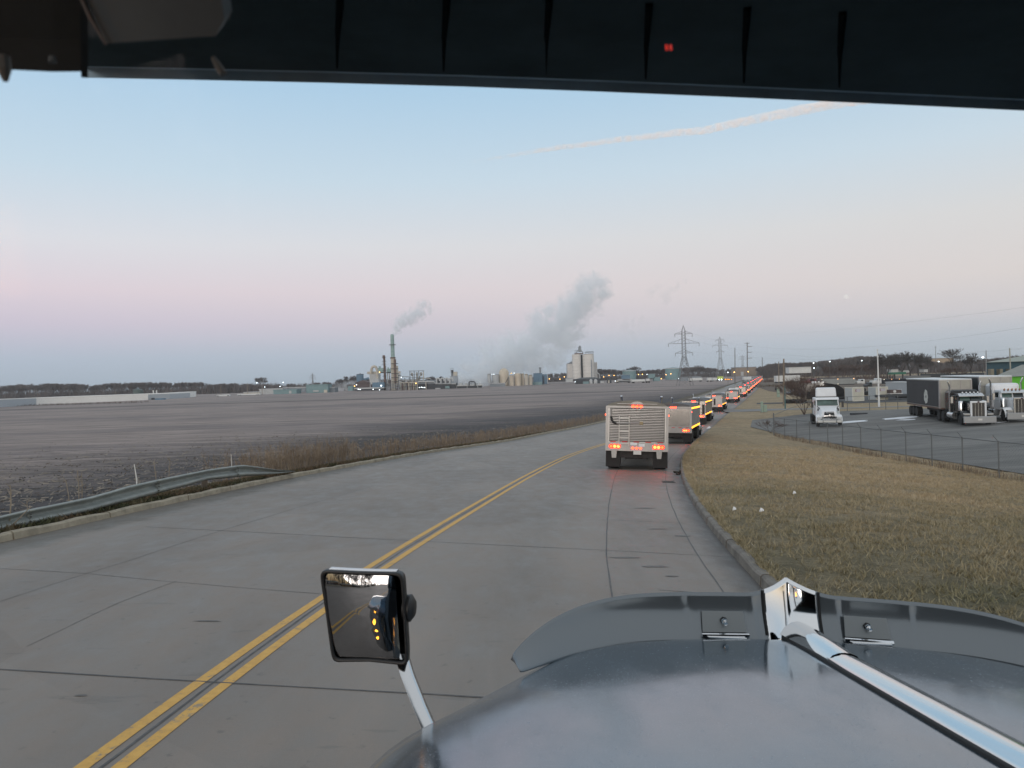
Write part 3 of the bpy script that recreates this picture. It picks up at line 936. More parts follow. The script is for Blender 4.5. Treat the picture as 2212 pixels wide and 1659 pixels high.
# centre chrome strip on the hood with black gaskets
def hood_strip(name, prof, mt, w0=.02, w1=1.42, par=None):
    rr = []
    for w in np.linspace(w0, w1, 24):
        s = 1.0 + .35 * math.exp(-(w - w0) / .12) * 0
        zc = Z0 + SL * w
        rr.append([(u * s, -w, zc + z) for u, z in prof])
    return MB().grid(rr).build(name, mt, par or truck, smooth='plain')
ts = hood_strip('hood_trim', [(-.040, -.006), (-.038, .006), (-.028, .014), (-.012, .020), (0, .021), (.012, .020), (.028, .014), (.038, .006), (.040, -.006)], chrome)
hood_strip('trim_gasket', [(-.052, -.01), (-.051, .004), (-.041, .006), (-.040, -.01)], blackr, par=ts)
hood_strip('trim_gasket', [(.040, -.01), (.041, .006), (.051, .004), (.052, -.01)], blackr, par=ts)
# raised nose of the trim
pp = []
for w in np.linspace(.0, .34, 14):
    k_ = math.cos(min(w / .34, 1) * math.pi / 2)
    pp.append([(u * (1 + .25 * k_), -w, Z0 + SL * w + z + .02 * k_ * (1 - (u / .04) ** 2)) for u, z in [(-.040, .002), (-.03, .016), (-.015, .022), (0, .0235), (.015, .022), (.03, .016), (.040, .002)]])
MB().grid(pp).build('trim_nose', chrome, ts, smooth='plain')

# bug deflector standing along the front edge
def defl(u):
    a = abs(u)
    w = front_w(u) * 1.0
    t = min(a / .80, 1.0)
    hgt = .106 * max(1 - t ** 5, 0) ** .6 + .003
    return w, hgt
def dpt(u, v, off=0):
    w, hgt = defl(u)
    base = Vector((u, -w + .015 + off, hood_z(u * .985, w + .0) + .012))
    lean = .055 * v
    out_ = u / .8 * .02 * v
    bow = .008 * math.sin(v * math.pi)
    return base + Vector((out_, lean + bow, hgt * v))
def flare(u):
    return max(0, 1 - abs(u) / .15) ** 2.2
def defl_part(name, u0, u1, mt, par, n=150, extra=lambda u, v:   .038 * flare(u) * v, ex_y=lambda u, v: .05 * flare(u) + .0035 * math.exp(-((u + .30) / .012) ** 2) * v - .003 * math.exp(-((u + .115) / .010) ** 2) + .004 * math.exp(-((u - .145) / .010) ** 2) - .003 * math.exp(-((u - .33) / .012) ** 2)):
    rr = []
    for u in np.linspace(u0, u1, n):
        rr.append([tuple(dpt(u, v) + Vector((0, ex_y(u, v), extra(u, v)))) for v in np.linspace(-.22, 1, 11)])
    o = MB().grid(rr).build(name, mt, par, smooth='plain')
    sm = o.modifiers.new('thick', 'SOLIDIFY'); sm.thickness = .004; sm.offset = 1
    return o
de = defl_part('bug_deflector', -.80, -.075, deflm, truck)
# each wing has the slight vertical folds of bent sheet
defl_part('deflector_wing', .075, .80, deflm, truck)
nose = lambda u, v: (.030 * (1 - abs(u + .0) / .078) ** 1.6 * v) + .0
defl_part('chrome_nose', -.078, .078, chrome, truck, 24)
b_ = MB()
for sx_ in (-1, 1):
    b_2 = MB(); q = [dpt(sx_ * .080, v) + Vector((0, -.006 + .05 * flare(.08),   .038 * flare(.08) * v)) for v in np.linspace(0, 1, 6)]
    b_2.tube(q, .0045, 6); b_2.build('seal_strip', blackr, truck)
for sx_ in (-1, 1):
    uc = sx_ * .205
    pl = MB()
    a0 = dpt(uc - .065, .08); a1 = dpt(uc + .065, .08); c0 = dpt(uc - .06, .56); c1 = dpt(uc + .06, .56)
    o_ = Vector((0, -.013, .0)); t_ = Vector((0, .003, 0))
    pl.add([a0 + o_, a1 + o_, c1 + o_, c0 + o_, a0 + o_ + t_, a1 + o_ + t_, c1 + o_ + t_, c0 + o_ + t_], [(0, 1, 2, 3), (7, 6, 5, 4), (0, 4, 5, 1), (1, 5, 6, 2), (2, 6, 7, 3), (3, 7, 4, 0)])
    br = pl.build('deflector_bracket', mat('bracket_grey', (.20, .215, .22), .38, metal=.5), truck, bevel=.004)
    fl = MB()
    a = dpt(uc - .068, 0) + Vector((0, -.012, .002)); b2 = dpt(uc + .068, 0) + Vector((0, -.012, .002))
    fl.tube([a, b2], .006, 8); fl.box(tuple((a + b2) / 2 + Vector((0, -.014, -.001))), (.11, .026, .003), rx=math.atan(-SL))
    fl.build('hinge', chrome, br)
    bo = MB(); c = dpt(uc, .36) + Vector((0, -.015, 0))
    bo.cyl(c, c + Vector((0, -.006, 0)), .0105, n=6); bo.build('washer', black, br)
    bo = MB(); bo.cyl(c + Vector((0, -.006, 0)), c + Vector((.002, -.024, -.004)), .0055, n=8); bo.cyl(c + Vector((0, -.006, 0)), c + Vector((0, -.013, 0)), .009, n=6)
    bo.build('bolt', chrome, br)
# fenders / front end under the hood
fe = MB()
for sx_ in (-1, 1):
    prof = [(math.cos(a_) * .62, math.sin(a_) * .62) for a_ in np.linspace(0, math.pi, 12)]
    fe = MB(); rr = []
    for u in (.80, .95, 1.08, 1.12):
        dz = {0.80: .06, .95: .05, 1.08: 0, 1.12: -.08}[u]
        rr.append([(sx_ * u, -.62 + a_, .52 + b2 + dz) for a_, b2 in prof])
    fe.grid(rr); fe.build('fender', paint, truck, smooth='plain')
bump_ = MB(); bump_.box((0, .12, .45), (2.25, .12, .42)); bump_.build('bumper', chrome_d, truck, bevel=.04)
gr_ = MB(); gr_.box((0, .0, 1.05), (1.0, .1, .85)); gr_.build('grille', chrome_d, truck, bevel=.03)
tyrem = mat('tyre_rubber', (.016, .016, .016), .85, noise=.3, scale=8)
rimm = mat('aluminium_rim', (.45, .46, .47), .3, metal=.9)
def wheel(par, x, y, r=.50, w=.28, name='wheel', rim=True, side=1):
    o = MB().lathe([(r * .55, -w / 2), (r * .93, -w / 2), (r, -w / 2 + .03), (r, w / 2 - .03), (r * .93, w / 2), (r * .55, w / 2)], 22, (0, 0, 0), 'X').build('wheel', tyrem, par, smooth=True)
    o.location = (x, y, r)
    if rim:
        rm_ = MB().lathe([(.02, side * w * .32), (r * .16, side * w * .30), (r * .2, side * w * .12), (r * .5, side * w * .16), (r * .57, side * w * .46), (r * .57, -side * w * .3)], 18, (0, 0, 0), 'X')
        rm_.build('rim', rimm, o, smooth=True)
    return o
for sx_ in (-1, 1): wheel(truck, sx_ * 1.0, -.62, side=sx_)

# cab shell round the camera
cl = L(CAM)                                            # camera in truck frame
dk = mat('cab_interior', (.018, .020, .021), .85, noise=.2, scale=3)
XL, XR = cl.x - .50, 1.12
cs = MB()
yb, yf = cl.y - 1.6, cl.y + .60                         # back wall, cowl
zt, zd = cl.z + .56, cl.z - .66
T_ = .04
cs.b6(XL, XR, yb - T_, yb, .9, zt)                       # back wall
cs.b6(XL - T_, XR + T_, yb, cl.y + .46, zt, zt + T_)     # roof
cs.b6(XL, XR, yb, yf, .86, .9)                           # floor
cs.b6(XL, XR, yf - T_, yf, .9, zd)                       # firewall
cs.b6(XL, XR, cl.y + .42, yf - T_, zd - .04, zd)         # dash
cs.b6(XL + .05, XR - .05, cl.y + .42, cl.y + .46, cl.z + .47, zt)     # header above the windshield
cs.build('cab_interior', dk, truck)
for sx_, X in ((-1, XL), (1, XR)):
    s_ = MB(); x0, x1 = (X - T_, X) if sx_ < 0 else (X, X + T_)
    s_.b6(x0, x1, yb, yf, .86, cl.z - .38); s_.b6(x0, x1, yb, cl.y - .35, cl.z - .38, zt); s_.b6(x0, x1, cl.y - .35, cl.y + .40, cl.z + .42, zt)
    s_.build('cab_side', paint, truck)
    pi_ = MB(); pi_.tube([(x0 + .02, yf - .02, cl.z - .6), (x0 + .02, cl.y + .42, zt)], .03, 6); pi_.build('pillar', dk, truck)
# windshield
gl = bpy.data.materials.new('windshield_glass'); gl.use_nodes = True; MATS['windshield_glass'] = gl
t = gl.node_tree; t.nodes.clear(); o_ = t.nodes.new('ShaderNodeOutputMaterial'); mx = t.nodes.new('ShaderNodeMixShader'); tr = t.nodes.new('ShaderNodeBsdfTransparent'); gs = t.nodes.new('ShaderNodeBsdfGlossy')
gs.inputs['Roughness'].default_value = .02; mx.inputs[0].default_value = .002; tr.inputs[0].default_value = (.97, .985, .98, 1)
t.links.new(tr.outputs[0], mx.inputs[1]); t.links.new(gs.outputs[0], mx.inputs[2]); t.links.new(mx.outputs[0], o_.inputs[0])
ws_ = MB(); y0, y1, z0, z1 = cl.y + .585, cl.y + .46, cl.z - .60, cl.z + .50
ws_.add([(XL + .03, y0, z0), (XR - .03, y0, z0), (XR - .03, y1, z1), (XL + .03, y1, z1)], [(0, 1, 2, 3)])
ws_.build('windshield', gl, truck, fix=False)

# exterior drop visor: its dark ribbed underside fills the top of the view
def vz(px, py, Y): return L(at(px, py, Y))
visd = mat('visor_underside', (.045, .068, .080), .9, noise=.25, scale=4, spec=.05)
visl = mat('visor_lip', (.30, .42, .52), .75, noise=.2, scale=5)
YV = .86
lipn = [(-500, 118), (0, 141), (186, 150), (187, 168), (600, 176), (1106, 190), (1700, 215), (2212, 239), (2900, 275)]
top_off = 30
vr = []
def ipx(px, tab): return float(np.interp(px, [a for a, b in tab], [b for a, b in tab]))
pxs = [187, 400, 700, 1000, 1300, 1600, 1900, 2212, 2600, 3100]
rows = []
for px in pxs:
    y_ = ipx(px, lipn)
    p1 = vz(px, y_, YV); p2 = vz(px, y_ - 34, YV - .03); 
    rows.append([tuple(p1), tuple(p1 + Vector((0, -.004, .012))), tuple(p2)])
vis = MB().grid(rows).build('visor', visl, truck); sm = vis.modifiers.new('thick', 'SOLIDIFY'); sm.thickness = .004
rows = []
for px in pxs:
    y_ = ipx(px, lipn) - 33
    rows.append([tuple(vz(px, y_, YV - .03)), tuple(vz(px, y_ - 80, YV - .13)), tuple(vz(px, y_ - 330, YV - .33))])
vp = MB().grid(rows).build('visor_panel', visd, vis); sm = vp.modifiers.new('thick', 'SOLIDIFY'); sm.thickness = .004
for k_, px in enumerate((727, 957, 1178, 1394, 1606, 1812)):
    y_ = ipx(px, lipn) - 36
    q = [vz(px, y_ - 4, YV - .04), vz(px + 3, y_ - 70, YV - .125), vz(px + 8, y_ - 160, YV - .22)]
    MB().tube(q, [.0045, .004, .0035], 6).build('visor_rib', mat('visor_rib_black', (.010, .013, .015), 1.0, spec=0), vis)
# driver-side header panel, nearer the glass, with a seam and two clips
hp = mat('headliner', (.035, .042, .045), .8, noise=.2, scale=6)
rows = []
for px in (-900, -300, 0, 120, 186, 190):
    y_ = ipx(px, lipn)
    rows.append([tuple(vz(px, y_, .50)), tuple(vz(px, y_ - 70, .48)), tuple(vz(px, y_ - 240, .43))])
hd = MB().grid(rows).build('header_panel', hp, truck); sm = hd.modifiers.new('thick', 'SOLIDIFY'); sm.thickness = .004
hp2 = mat('headliner_grey', (.12, .14, .15), .8, noise=.15, scale=5)
q = [(165, -60), (470, -60), (485, 42), (465, 78), (228, 94)]
MB().add([vz(a, b2, .44) for a, b2 in q] + [vz(a, b2, .44) + Vector((0, .01, .01)) for a, b2 in q], [(0, 1, 2, 3, 4), (9, 8, 7, 6, 5)] + [(i, (i + 1) % 5, 5 + (i + 1) % 5, 5 + i) for i in range(5)]).build('header_flap', hp2, truck)
MB().tube([vz(150, -60, .435), vz(196, 40, .435), vz(229, 96, .435)], [.0011, .0012, .0008], 6).build('flap_edge', mat('edge_piping', (.12, .095, .085), .6), truck)
MB().tube([vz(460, 124, .46), vz(470, 140, .46), vz(482, 160, .46)], [.0014, .0022, .0027], 8).build('clip', mat('grey_clip', (.16, .16, .15), .6), truck)
MB().tube([vz(5, 122, .42), vz(8, 150, .42), vz(12, 175, .42)], [.0038, .0038, .0014], 8).build('clip', mat('grey_clip', (.16, .16, .15), .6), truck)
MB().tube([vz(113, 122, .47), vz(114, 135, .47)], [.002, .0026], 8).build('clip', hp2, truck)
red_dim = emitter('dash_light_glint', (1.0, .05, .03), .45)  # glowing stand-in for a dash light reflected in the windshield
for dx in (0, 9):
    MB().tube([vz(1439 + dx, 97, .44), vz(1441 + dx, 108, .44)], .0006, 6).build('dash_reflection', red_dim, truck)

# hood mirror: convex glass in a black housing on a chrome arm
mp = at(790, 1332, 1.88)
mo = empty('hood_mirror'); mo.parent = truck
toc = (CAM - mp).normalized()
tgt = Vector((-.40, -.87, -.30)).normalized()
nrm = (toc + tgt).normalized()
zax = Vector((0.035, 0, 1)); xax = zax.cross(nrm).normalized(); zax = nrm.cross(xax).normalized()   # local: x right (seen from cab), y = normal, z up
MW = Matrix((( xax.x, nrm.x, zax.x, mp.x), (xax.y, nrm.y, zax.y, mp.y), (xax.z, nrm.z, zax.z, mp.z), (0, 0, 0, 1)))
mo.matrix_local = TI @ MW
def supell(a, b2, n_, k_):
    r_ = []
    for i in range(n_):
        t = 2 * math.pi * i / n_; c_, s_ = math.cos(t), math.sin(t)
        r_.append((a * abs(c_) ** (2 / k_) * (1 if c_ > 0 else -1), b2 * abs(s_) ** (2 / k_) * (1 if s_ > 0 else -1)))
    return r_
def taper(x, z):                                        # slightly wider at the top-left, narrower at the foot, bowed bottom
    return (x * (1 + .05 * z / .11) - .012 * z / .11, z - .008 * (x / .1) ** 2 * (1 if z < 0 else -.3))
def loft(layers, N=72, k_=13):
    rr = []
    for a, b2, y in layers:
        rr.append([(taper(x, z)[0], y, taper(x, z)[1]) for x, z in supell(a, b2, N, k_)])
    b_ = MB()
    for r_ in rr: r_.append(r_[0])
    return b_.grid(rr), rr
HWm, HHm = .1015, .111
hb, rr = loft([(HWm * .93, HHm * .93, -.002), (HWm * .94, HHm * .94, .003), (HWm * .99, HHm * .99, .005), (HWm, HHm, -.002), (HWm, HHm, -.02), (HWm * .93, HHm * .93, -.05), (HWm * .7, HHm * .7, -.075), (.001, .001, -.08)])
mh = hb.build('mirror_housing', black, mo, smooth='plain')
tr_ = MB(); ring = []
for i in range(23):                                     # bright strip along the top edge
    x = -HWm * .8 + i / 22 * HWm * 1.62
    ring.append([(taper(x, HHm)[0], y, taper(x, HHm)[1] + dz) for y, dz in ((-.008, -.004), (-.008, .0006), (-.03, .0006), (-.03, -.004))])
tr_.grid(ring); tr_.build('top_trim', mat('white_trim', (.75, .77, .80), .25), mh, smooth='plain')
RC = .62
rr = []
for q_ in (0.001, .2, .4, .6, .8, .93, 1.0):
    rr.append([(taper(x, z)[0] - .0075, .007 - (x * x + z * z) / (2 * RC), taper(x, z)[1]) for x, z in supell(HWm * .87 * q_, HHm * .915 * q_, 72, 12)])
for r_ in rr: r_.append(r_[0])
mirm = mat('mirror_glass', (.30, .31, .33), .01, metal=1.0)
mg = MB().grid(rr).build('mirror_glass', mirm, mo, smooth='plain', fix=False)
for p_ in mg.data.polygons: pass
kn = MB(); kn.lathe([(.02, 0), (.032, .004), (.034, .02), (.02, .03)], 16, (HWm - .016, -.035, .015), 'X'); kn.build('pivot_knob', black, mo, smooth=True)
a0 = TI @ at(866, 1408, 1.92); a1 = TI @ at(880, 1455, 1.89); a2 = TI @ at(905, 1520, 1.85); a3 = TI @ at(968, 1665, 1.76)
b_ = MB(); pth = [a0, a1, a2, a3]
MBi = MB()
for (u_, v_) in ((0, 0),):
    rows = []
    for p_ in pth:
        rows.append([tuple(p_ + Vector((x_, y_, 0))) for x_, y_ in ((-.015, -.013), (-.017, -.008), (-.017, .010), (-.013, .013), (.012, .013), (.016, .010), (.016, -.008), (.012, -.013), (-.015, -.013))])
    MBi.grid(rows)
ar = MBi.build('mirror_arm', mat('arm_chrome', (.62, .63, .64), .12, metal=1.0), truck, smooth='plain')

# air cleaner with amber marker lights on the driver side (seen in the mirror)
amb = emitter('amber_lamp', (1.0, .36, .03), 14)
ax, ay = XL - .22, cl.y + .25
ac = MB().lathe([(.03, cl.z - 1.75), (.15, cl.z - 1.73), (.17, cl.z - 1.68), (.17, cl.z - .98), (.19, cl.z - .96), (.19, cl.z - .88), (.13, cl.z - .78), (.05, cl.z - .75)], 24, (ax, ay, 0)).build('air_cleaner', chrome, truck, smooth=True)
for i in range(4):
    l_ = MB(); l_.ball((ax - .06, ay + .17, cl.z - 1.06 - i * .135), .026, 10, 6, .7); l_.build('marker_light', amb, ac, smooth='plain')
dm = MB(); dm.b6(XL - .24, XL - .14, cl.y - .02, cl.y + .06, cl.z - .25, cl.z + .2); dm.build('door_mirror', chrome_d, truck, bevel=.02)
l_ = MB(); l_.b6(XL - .20, XL - .17, cl.y + .062, cl.y + .07, cl.z - .02, cl.z + .1); l_.build('marker_light', amb, truck)
# =================================================================== TRUCKS
alu = mat('ribbed_aluminium', (.33, .33, .33), .30, metal=.85, noise=.10, scale=1.5)
alu_w = mat('pale_aluminium', (.31, .305, .30), .42, metal=.5, noise=.08, scale=1.5)
alu_d = mat('polished_side', (.30, .28, .26), .25, metal=.8, noise=.12, scale=.8)
whitep = mat('white_paint', (.66, .69, .72), .3, noise=.05, scale=1)
bluep = mat('dark_blue_paint', (.02, .03, .09), .25)
blackp = mat('black_paint', (.010, .011, .013), .22)
darkf = mat('frame_dark', (.025, .023, .023), .7, noise=.3, scale=3)
tarpm = mat('tarp_grey', (.10, .10, .105), .75, noise=.2, scale=2)
tarpt = mat('tarp_beige', (.20, .19, .165), .75, noise=.12, scale=2)
redtape = mat('red_reflector', (.45, .03, .03), .4)
flapm = mat('mud_flap', (.02, .018, .018), .8)
glassd = mat('dark_glass', (.02, .03, .032), .06, spec=.8)
glassg = mat('green_tint_glass', (.05, .09, .08), .08, spec=.8, noise=.4, scale=1.2)
platem = mat('licence_plate', (.6, .6, .58), .5)
E_BR = emitter('brake_lamp', (1.0, .022, .005), 42.0)
E_BRc = emitter('tail_lamp', (1.0, .02, .004), 20.0)
E_HALO = emitter('lens_halo', (1.0, .02, .008), 1.6)
E_AM = emitter('side_marker', (1.0, .33, .015), 7.0)
E_AMd = emitter('corner_marker', (1.0, .05, .008), 8)
E_HD = emitter('clearance_lamp', (1.0, .9, .7), 3.0)

def disc(par, c, r, mt, name, ax='Y', depth=.03, n=12, sx=1.0):
    b_ = MB(); d_ = {'Y': Vector((0, depth, 0)), 'X': Vector((depth, 0, 0))}[ax]
    b_.cyl((0, 0, 0), d_, r, n=n)
    b_.v = [(x * sx, y, z) if ax == 'Y' else (x, y * sx, z) for x, y, z in b_.v]
    o = b_.build(name, mt, par, smooth=True); o.location = c
    return o

def trailer(root, y0, Ln, style, W2=1.27, zb=.80, zt=2.70, lights=True, far=False):
    """box from y0 (rear) to y0+Ln; +Y is forward. hopper grain trailer"""
    body = {'ribbed': alu, 'white': alu_w, 'polished': alu_d, 'pale': alu_w}[style]
    b_ = MB()
    # upper box
    b_.b6(-W2, W2, y0 + .05, y0 + Ln, 1.15, zt)
    o = b_.build('trailer_body', body, root)
    # hopper slopes under the box
    hb_ = MB()
    for s0, s1 in ((.30, .50), (.52, .72)):
        a, c_ = y0 + Ln * (s0 - .06), y0 + Ln * (s1 + .06)
        m_ = (a + c_) / 2
        hb_.add([(-W2 + .05, a, 1.15), (W2 - .05, a, 1.15), (W2 - .05, c_, 1.15), (-W2 + .05, c_, 1.15), (-.5, m_ - .4, .55), (.5, m_ - .4, .55), (.5, m_ + .4, .55), (-.5, m_ + .4, .55)],
                [(0, 1, 2, 3), (7, 6, 5, 4), (0, 4, 5, 1), (1, 5, 6, 2), (2, 6, 7, 3), (3, 7, 4, 0)])
    if not far: hb_.build('hopper', body, root)
    # rear apron below the box
    ap = MB(); ap.b6(-W2, W2, y0 - .02, y0 + .12, zb, 1.17); ap.build('rear_apron', alu_w, root)
    # rolled tarp roof
    tp = MB(); prof = [(W2 * math.cos(t), zt + .005 + .27 * math.sin(t)) for t in np.linspace(0, math.pi, 13)]
    tp.prism(prof, y0 + .02, y0 + Ln - .02); tp.build('tarp', tarpt if style == 'ribbed' else tarpm, root, smooth=True)
    if not far:
        if style == 'ribbed':
            pb = MB(); pb.b6(-W2 + .1, W2 - .1, y0 + .03, y0 + .052, 1.2, zt - .06); pb.build('rear_panel', mat('rear_panel_grey', (.08, .08, .08), .5, metal=.5), root)
            rb = MB(); nrib = 20
            for i in range(nrib):
                z = 1.24 + i * (zt - .08 - 1.24) / nrib; h_ = (zt - 1.3) / nrib
                if i % 1 == 0: rb.add([(-W2 + .12, y0 + .03, z), (W2 - .12, y0 + .03, z), (W2 - .12, y0 - .035, z + h_ * .22), (-W2 + .12, y0 - .035, z + h_ * .22), (W2 - .12, y0 - .035, z + h_ * .5), (-W2 + .12, y0 - .035, z + h_ * .5),
                        (W2 - .12, y0 + .05, z + h_ * .62), (-W2 + .12, y0 + .05, z + h_ * .62)], [(0, 1, 2, 3), (3, 2, 4, 5), (5, 4, 6, 7)])
            rb.build('rear_ribs', alu, root)
            sd_ = MB()
            for i in range(int(Ln / .3)):
                yy = y0 + .2 + i * .3
                sd_.b6(W2, W2 + .025, yy, yy + .05, 1.2, zt - .05)
            sd_.build('side_ribs', body, root)
        elif style == 'white':
            rb = MB(); nrib = 16
            for i in range(nrib):
                z = 1.3 + i * (zt - .15 - 1.3) / nrib
                rb.b6(-W2 + .1, W2 - .1, y0 + .02, y0 + .05, z, z + .05)
            rb.build('rear_ribs', alu_d, root)
        po = MB()
        for s_ in (-1, 1): 
            po = MB(); po.b6(s_ * W2 - .055, s_ * W2 + .055, y0 - .03, y0 + .1, zb, zt + .02); po.build('corner_post', alu_w, root)
        tb = MB(); tb.b6(-W2, W2, y0 - .025, y0 + .06, zt - .06, zt + .03); tb.build('top_rail', alu_w, root)
        for s_ in (-1, 1):
            sr = MB(); sr.b6(s_ * W2 - .01, s_ * W2 + .035, y0 + .1, y0 + Ln, zt - .12, zt); sr.b6(s_ * W2 - .01, s_ * W2 + .035, y0 + .1, y0 + Ln, 1.12, 1.24); sr.build('side_rail', alu_w, root)
        # red and white conspicuity tape
        for i in range(5):
            x = -W2 + .14 + i * .5
            t_ = MB(); t_.b6(x, x + .24, y0 - .028, y0 - .02, 1.17, 1.215); t_.build('red_tape', redtape, root)
    # frame and underride
    fr = MB(); fr.b6(-.5, -.38, y0 + .1, y0 + Ln, .72, .92); fr.b6(.38, .5, y0 + .1, y0 + Ln, .72, .92); fr.b6(-.7, .7, y0 + .2, y0 + .35, .5, .8); fr.b6(-.5, .5, y0 + .4, y0 + 2.2, .45, .72)
    fr.build('chassis', darkf, root)
    for yy in (y0 + .85, y0 + 2.1):
        for s_ in (-1, 1):
            wheel(root, s_ * 1.0, yy, .50, .5, side=s_, rim=not far)
    for s_ in (-1, 1):
        mf = MB(); mf.b6(s_ * 1.0 - .31, s_ * 1.0 + .31, y0 + .20, y0 + .215, .10, .82); mf.build('mud_flap', flapm, root)
    if lights:
        for s_ in (-1, 1):
            for j, (r_, mt) in enumerate(((.062, E_BRc), (.072, E_BR), (.072, E_BR))):
                x = s_ * (1.08 - j * .155)
                disc(root, (x, y0 - .045, .99), r_, mt, 'tail_light')
                if not far: disc(root, (x, y0 - .036, .99), r_ + .035, E_HALO, 'lens_halo', depth=.01)  # wider glowing disc imitates the red halo round each lamp
            disc(root, (s_ * (W2 + .04), y0 - .01, zt - .36), .045, E_AMd, 'corner_light')
        for j in (-1, 0, 1):
            disc(root, (j * .16, y0 - .05, zt + (.01 if style == 'ribbed' else -.02)), .048, E_BRc, 'clearance_light', sx=1.3)
            if style == 'ribbed': disc(root, (j * .165, y0 - .045, .93), .034, E_BRc, 'clearance_light', sx=1.4)

def rear_extras(root, y0):
    """ladder, crank tube, plate and pale splash guards on the nearest trailer"""
    ld = MB()
    for x in (-.74, -.32): ld.tube([(x, y0 - .02, 2.28), (x, y0 - .12, 2.24), (x, y0 - .12, 1.02)], .024, 6)
    for z in (2.16, 1.86, 1.62, 1.36, 1.10): ld.b6(-.74, -.32, y0 - .14, y0 - .10, z, z + .05)
    ld.build('ladder', mat('ladder_pale', (.55, .53, .50), .5), root)
    t_ = MB(); t_.tube([(-1.1, y0 - .1, 2.62), (-1.09, y0 - .12, 2.25)], .030, 8); t_.build('crank_tube', alu_w, root)
    t_ = MB(); t_.tube([(-1.09, y0 - .12, 2.27), (-1.06, y0 - .13, 2.1), (-.97, y0 - .13, 2.0), (-.86, y0 - .13, 1.98)], .045, 8); t_.build('crank_elbow', black, root, smooth=True)
    t_ = MB(); t_.tube([(-.88, y0 - .13, 1.985), (.12, y0 - .13, 2.0)], .032, 8); t_.build('crank_bar', alu_w, root)
    t_ = MB(); t_.b6(.12, .26, y0 - .15, y0 - .03, 1.94, 2.07); t_.build('crank_box', mat('tan_plastic', (.34, .27, .16), .6), root)
    t_ = MB(); t_.b6(-.13, .20, y0 - .06, y0 - .05, .66, .83); t_.build('licence_plate', platem, root)
    for s_ in (-1, 1):
        x = s_ * .95 ; t_ = MB(); t_.add([(x - .13, y0 - .05, .90), (x + .13, y0 - .05, .90), (x + .09, y0 - .045, .50), (x - .09, y0 - .045, .50), (x - .13, y0 - .02, .90), (x + .13, y0 - .02, .90), (x + .09, y0 - .02, .50), (x - .09, y0 - .02, .50)],
                                        [(0, 1, 2, 3), (7, 6, 5, 4), (0, 4, 5, 1), (1, 5, 6, 2), (2, 6, 7, 3), (3, 7, 4, 0)]); t_.build('splash_plate', alu_w, root)
    t_ = MB(); t_.b6(-.28, .02, y0 - .035, y0 - .02, 1.06, 1.16); t_.build('decal', whitep, root)
    t_ = MB(); t_.b6(.10, .34, y0 - .035, y0 - .02, 1.0, 1.12); t_.build('decal', whitep, root)
    t_ = MB(); t_.prism([(.26 * math.cos(a), 2.80 + .12 * math.sin(a)) for a in np.linspace(0, math.pi, 10)], y0 - .03, y0 + .05); t_.build('end_cap', alu_w, root, smooth=True)
    t_ = MB(); t_.box((0, y0 - .01, 2.82), (1.7, .03, .03)); t_.build('tarp_stop', alu_w, root)
    for x in (.0, .35):
        t_ = MB(); t_.prism([(x - .12, .62), (x + .12, .62), (x + .02, .46), (x - .04, .44)], y0 + .15, y0 + .25); t_.build('air_line_bracket', darkf, root)

def tractor(root, yf, paintm, sleeper=True, far=False, stacks=True):
    """conventional long-nosed tractor, front bumper at y = yf"""
    Y = lambda d: yf - d
    o = MB(); o.b6(-.62, .62, Y(2.2), Y(.3), .95, 1.98); o.build('hood', paintm, root, bevel=.12)
    o = MB(); o.b6(-1.0, 1.0, Y(3.7), Y(2.15), .95, 2.72); o.build('cab', paintm, root, bevel=.10)
    if sleeper: o = MB(); o.b6(-1.12, 1.12, Y(5.3), Y(3.72), 1.0, 2.95); o.build('sleeper', paintm, root, bevel=.12)
    for s_ in (-1, 1):
        o = MB(); rr = [[(s_ * u, Y(1.25) + .62 * math.cos(a), .5 + .62 * math.sin(a)) for a in np.linspace(0, math.pi, 9)] for u in (.62, .9, 1.15)]
        o.grid(rr).build('fender', paintm, root, smooth='plain')
        wheel(root, s_ * 1.0, Y(1.25), .50, .3, side=s_, rim=not far)
        for yy in (Y(5.6), Y(6.9)): wheel(root, s_ * .98, yy, .50, .52, side=s_, rim=not far)
        if stacks:
            o = MB(); o.tube([(s_ * 1.14, Y(3.8), 1.2), (s_ * 1.14, Y(3.8), 3.1), (s_ * 1.16, Y(3.95), 3.35)], .075, 8); o.build('exhaust_stack', chrome_d, root, smooth=True)
        o = MB(); o.tube([(s_ * 1.0, Y(2.35), 2.35), (s_ * 1.42, Y(2.3), 2.4)], .02, 5); o.b6(s_ * 1.42 - .11, s_ * 1.42 + .11, Y(2.36), Y(2.22), 1.9, 2.75); o.build('wing_mirror', black, root)
        o = MB(); o.cyl((s_ * .98, Y(3.1), .78), (s_ * .98, Y(4.6), .78), .30, n=14); o.build('fuel_tank', chrome_d, root, smooth=True)
    o = MB(); o.b6(-1.2, 1.2, Y(.18), Y(0), .3, .72); o.build('bumper', chrome_d, root, bevel=.03)
    o = MB(); o.b6(-.5, .5, Y(.3), Y(.2), .8, 1.95); o.build('grille', chrome_d, root, bevel=.02)
    o = MB(); o.b6(-.4, .4, Y(6.9), Y(5.2), .65, .95); o.build('chassis', darkf, root)
    o = MB(); o.b6(-.85, .85, Y(2.16), Y(2.12), 2.0, 2.55); o.build('windscreen', glassd, root)

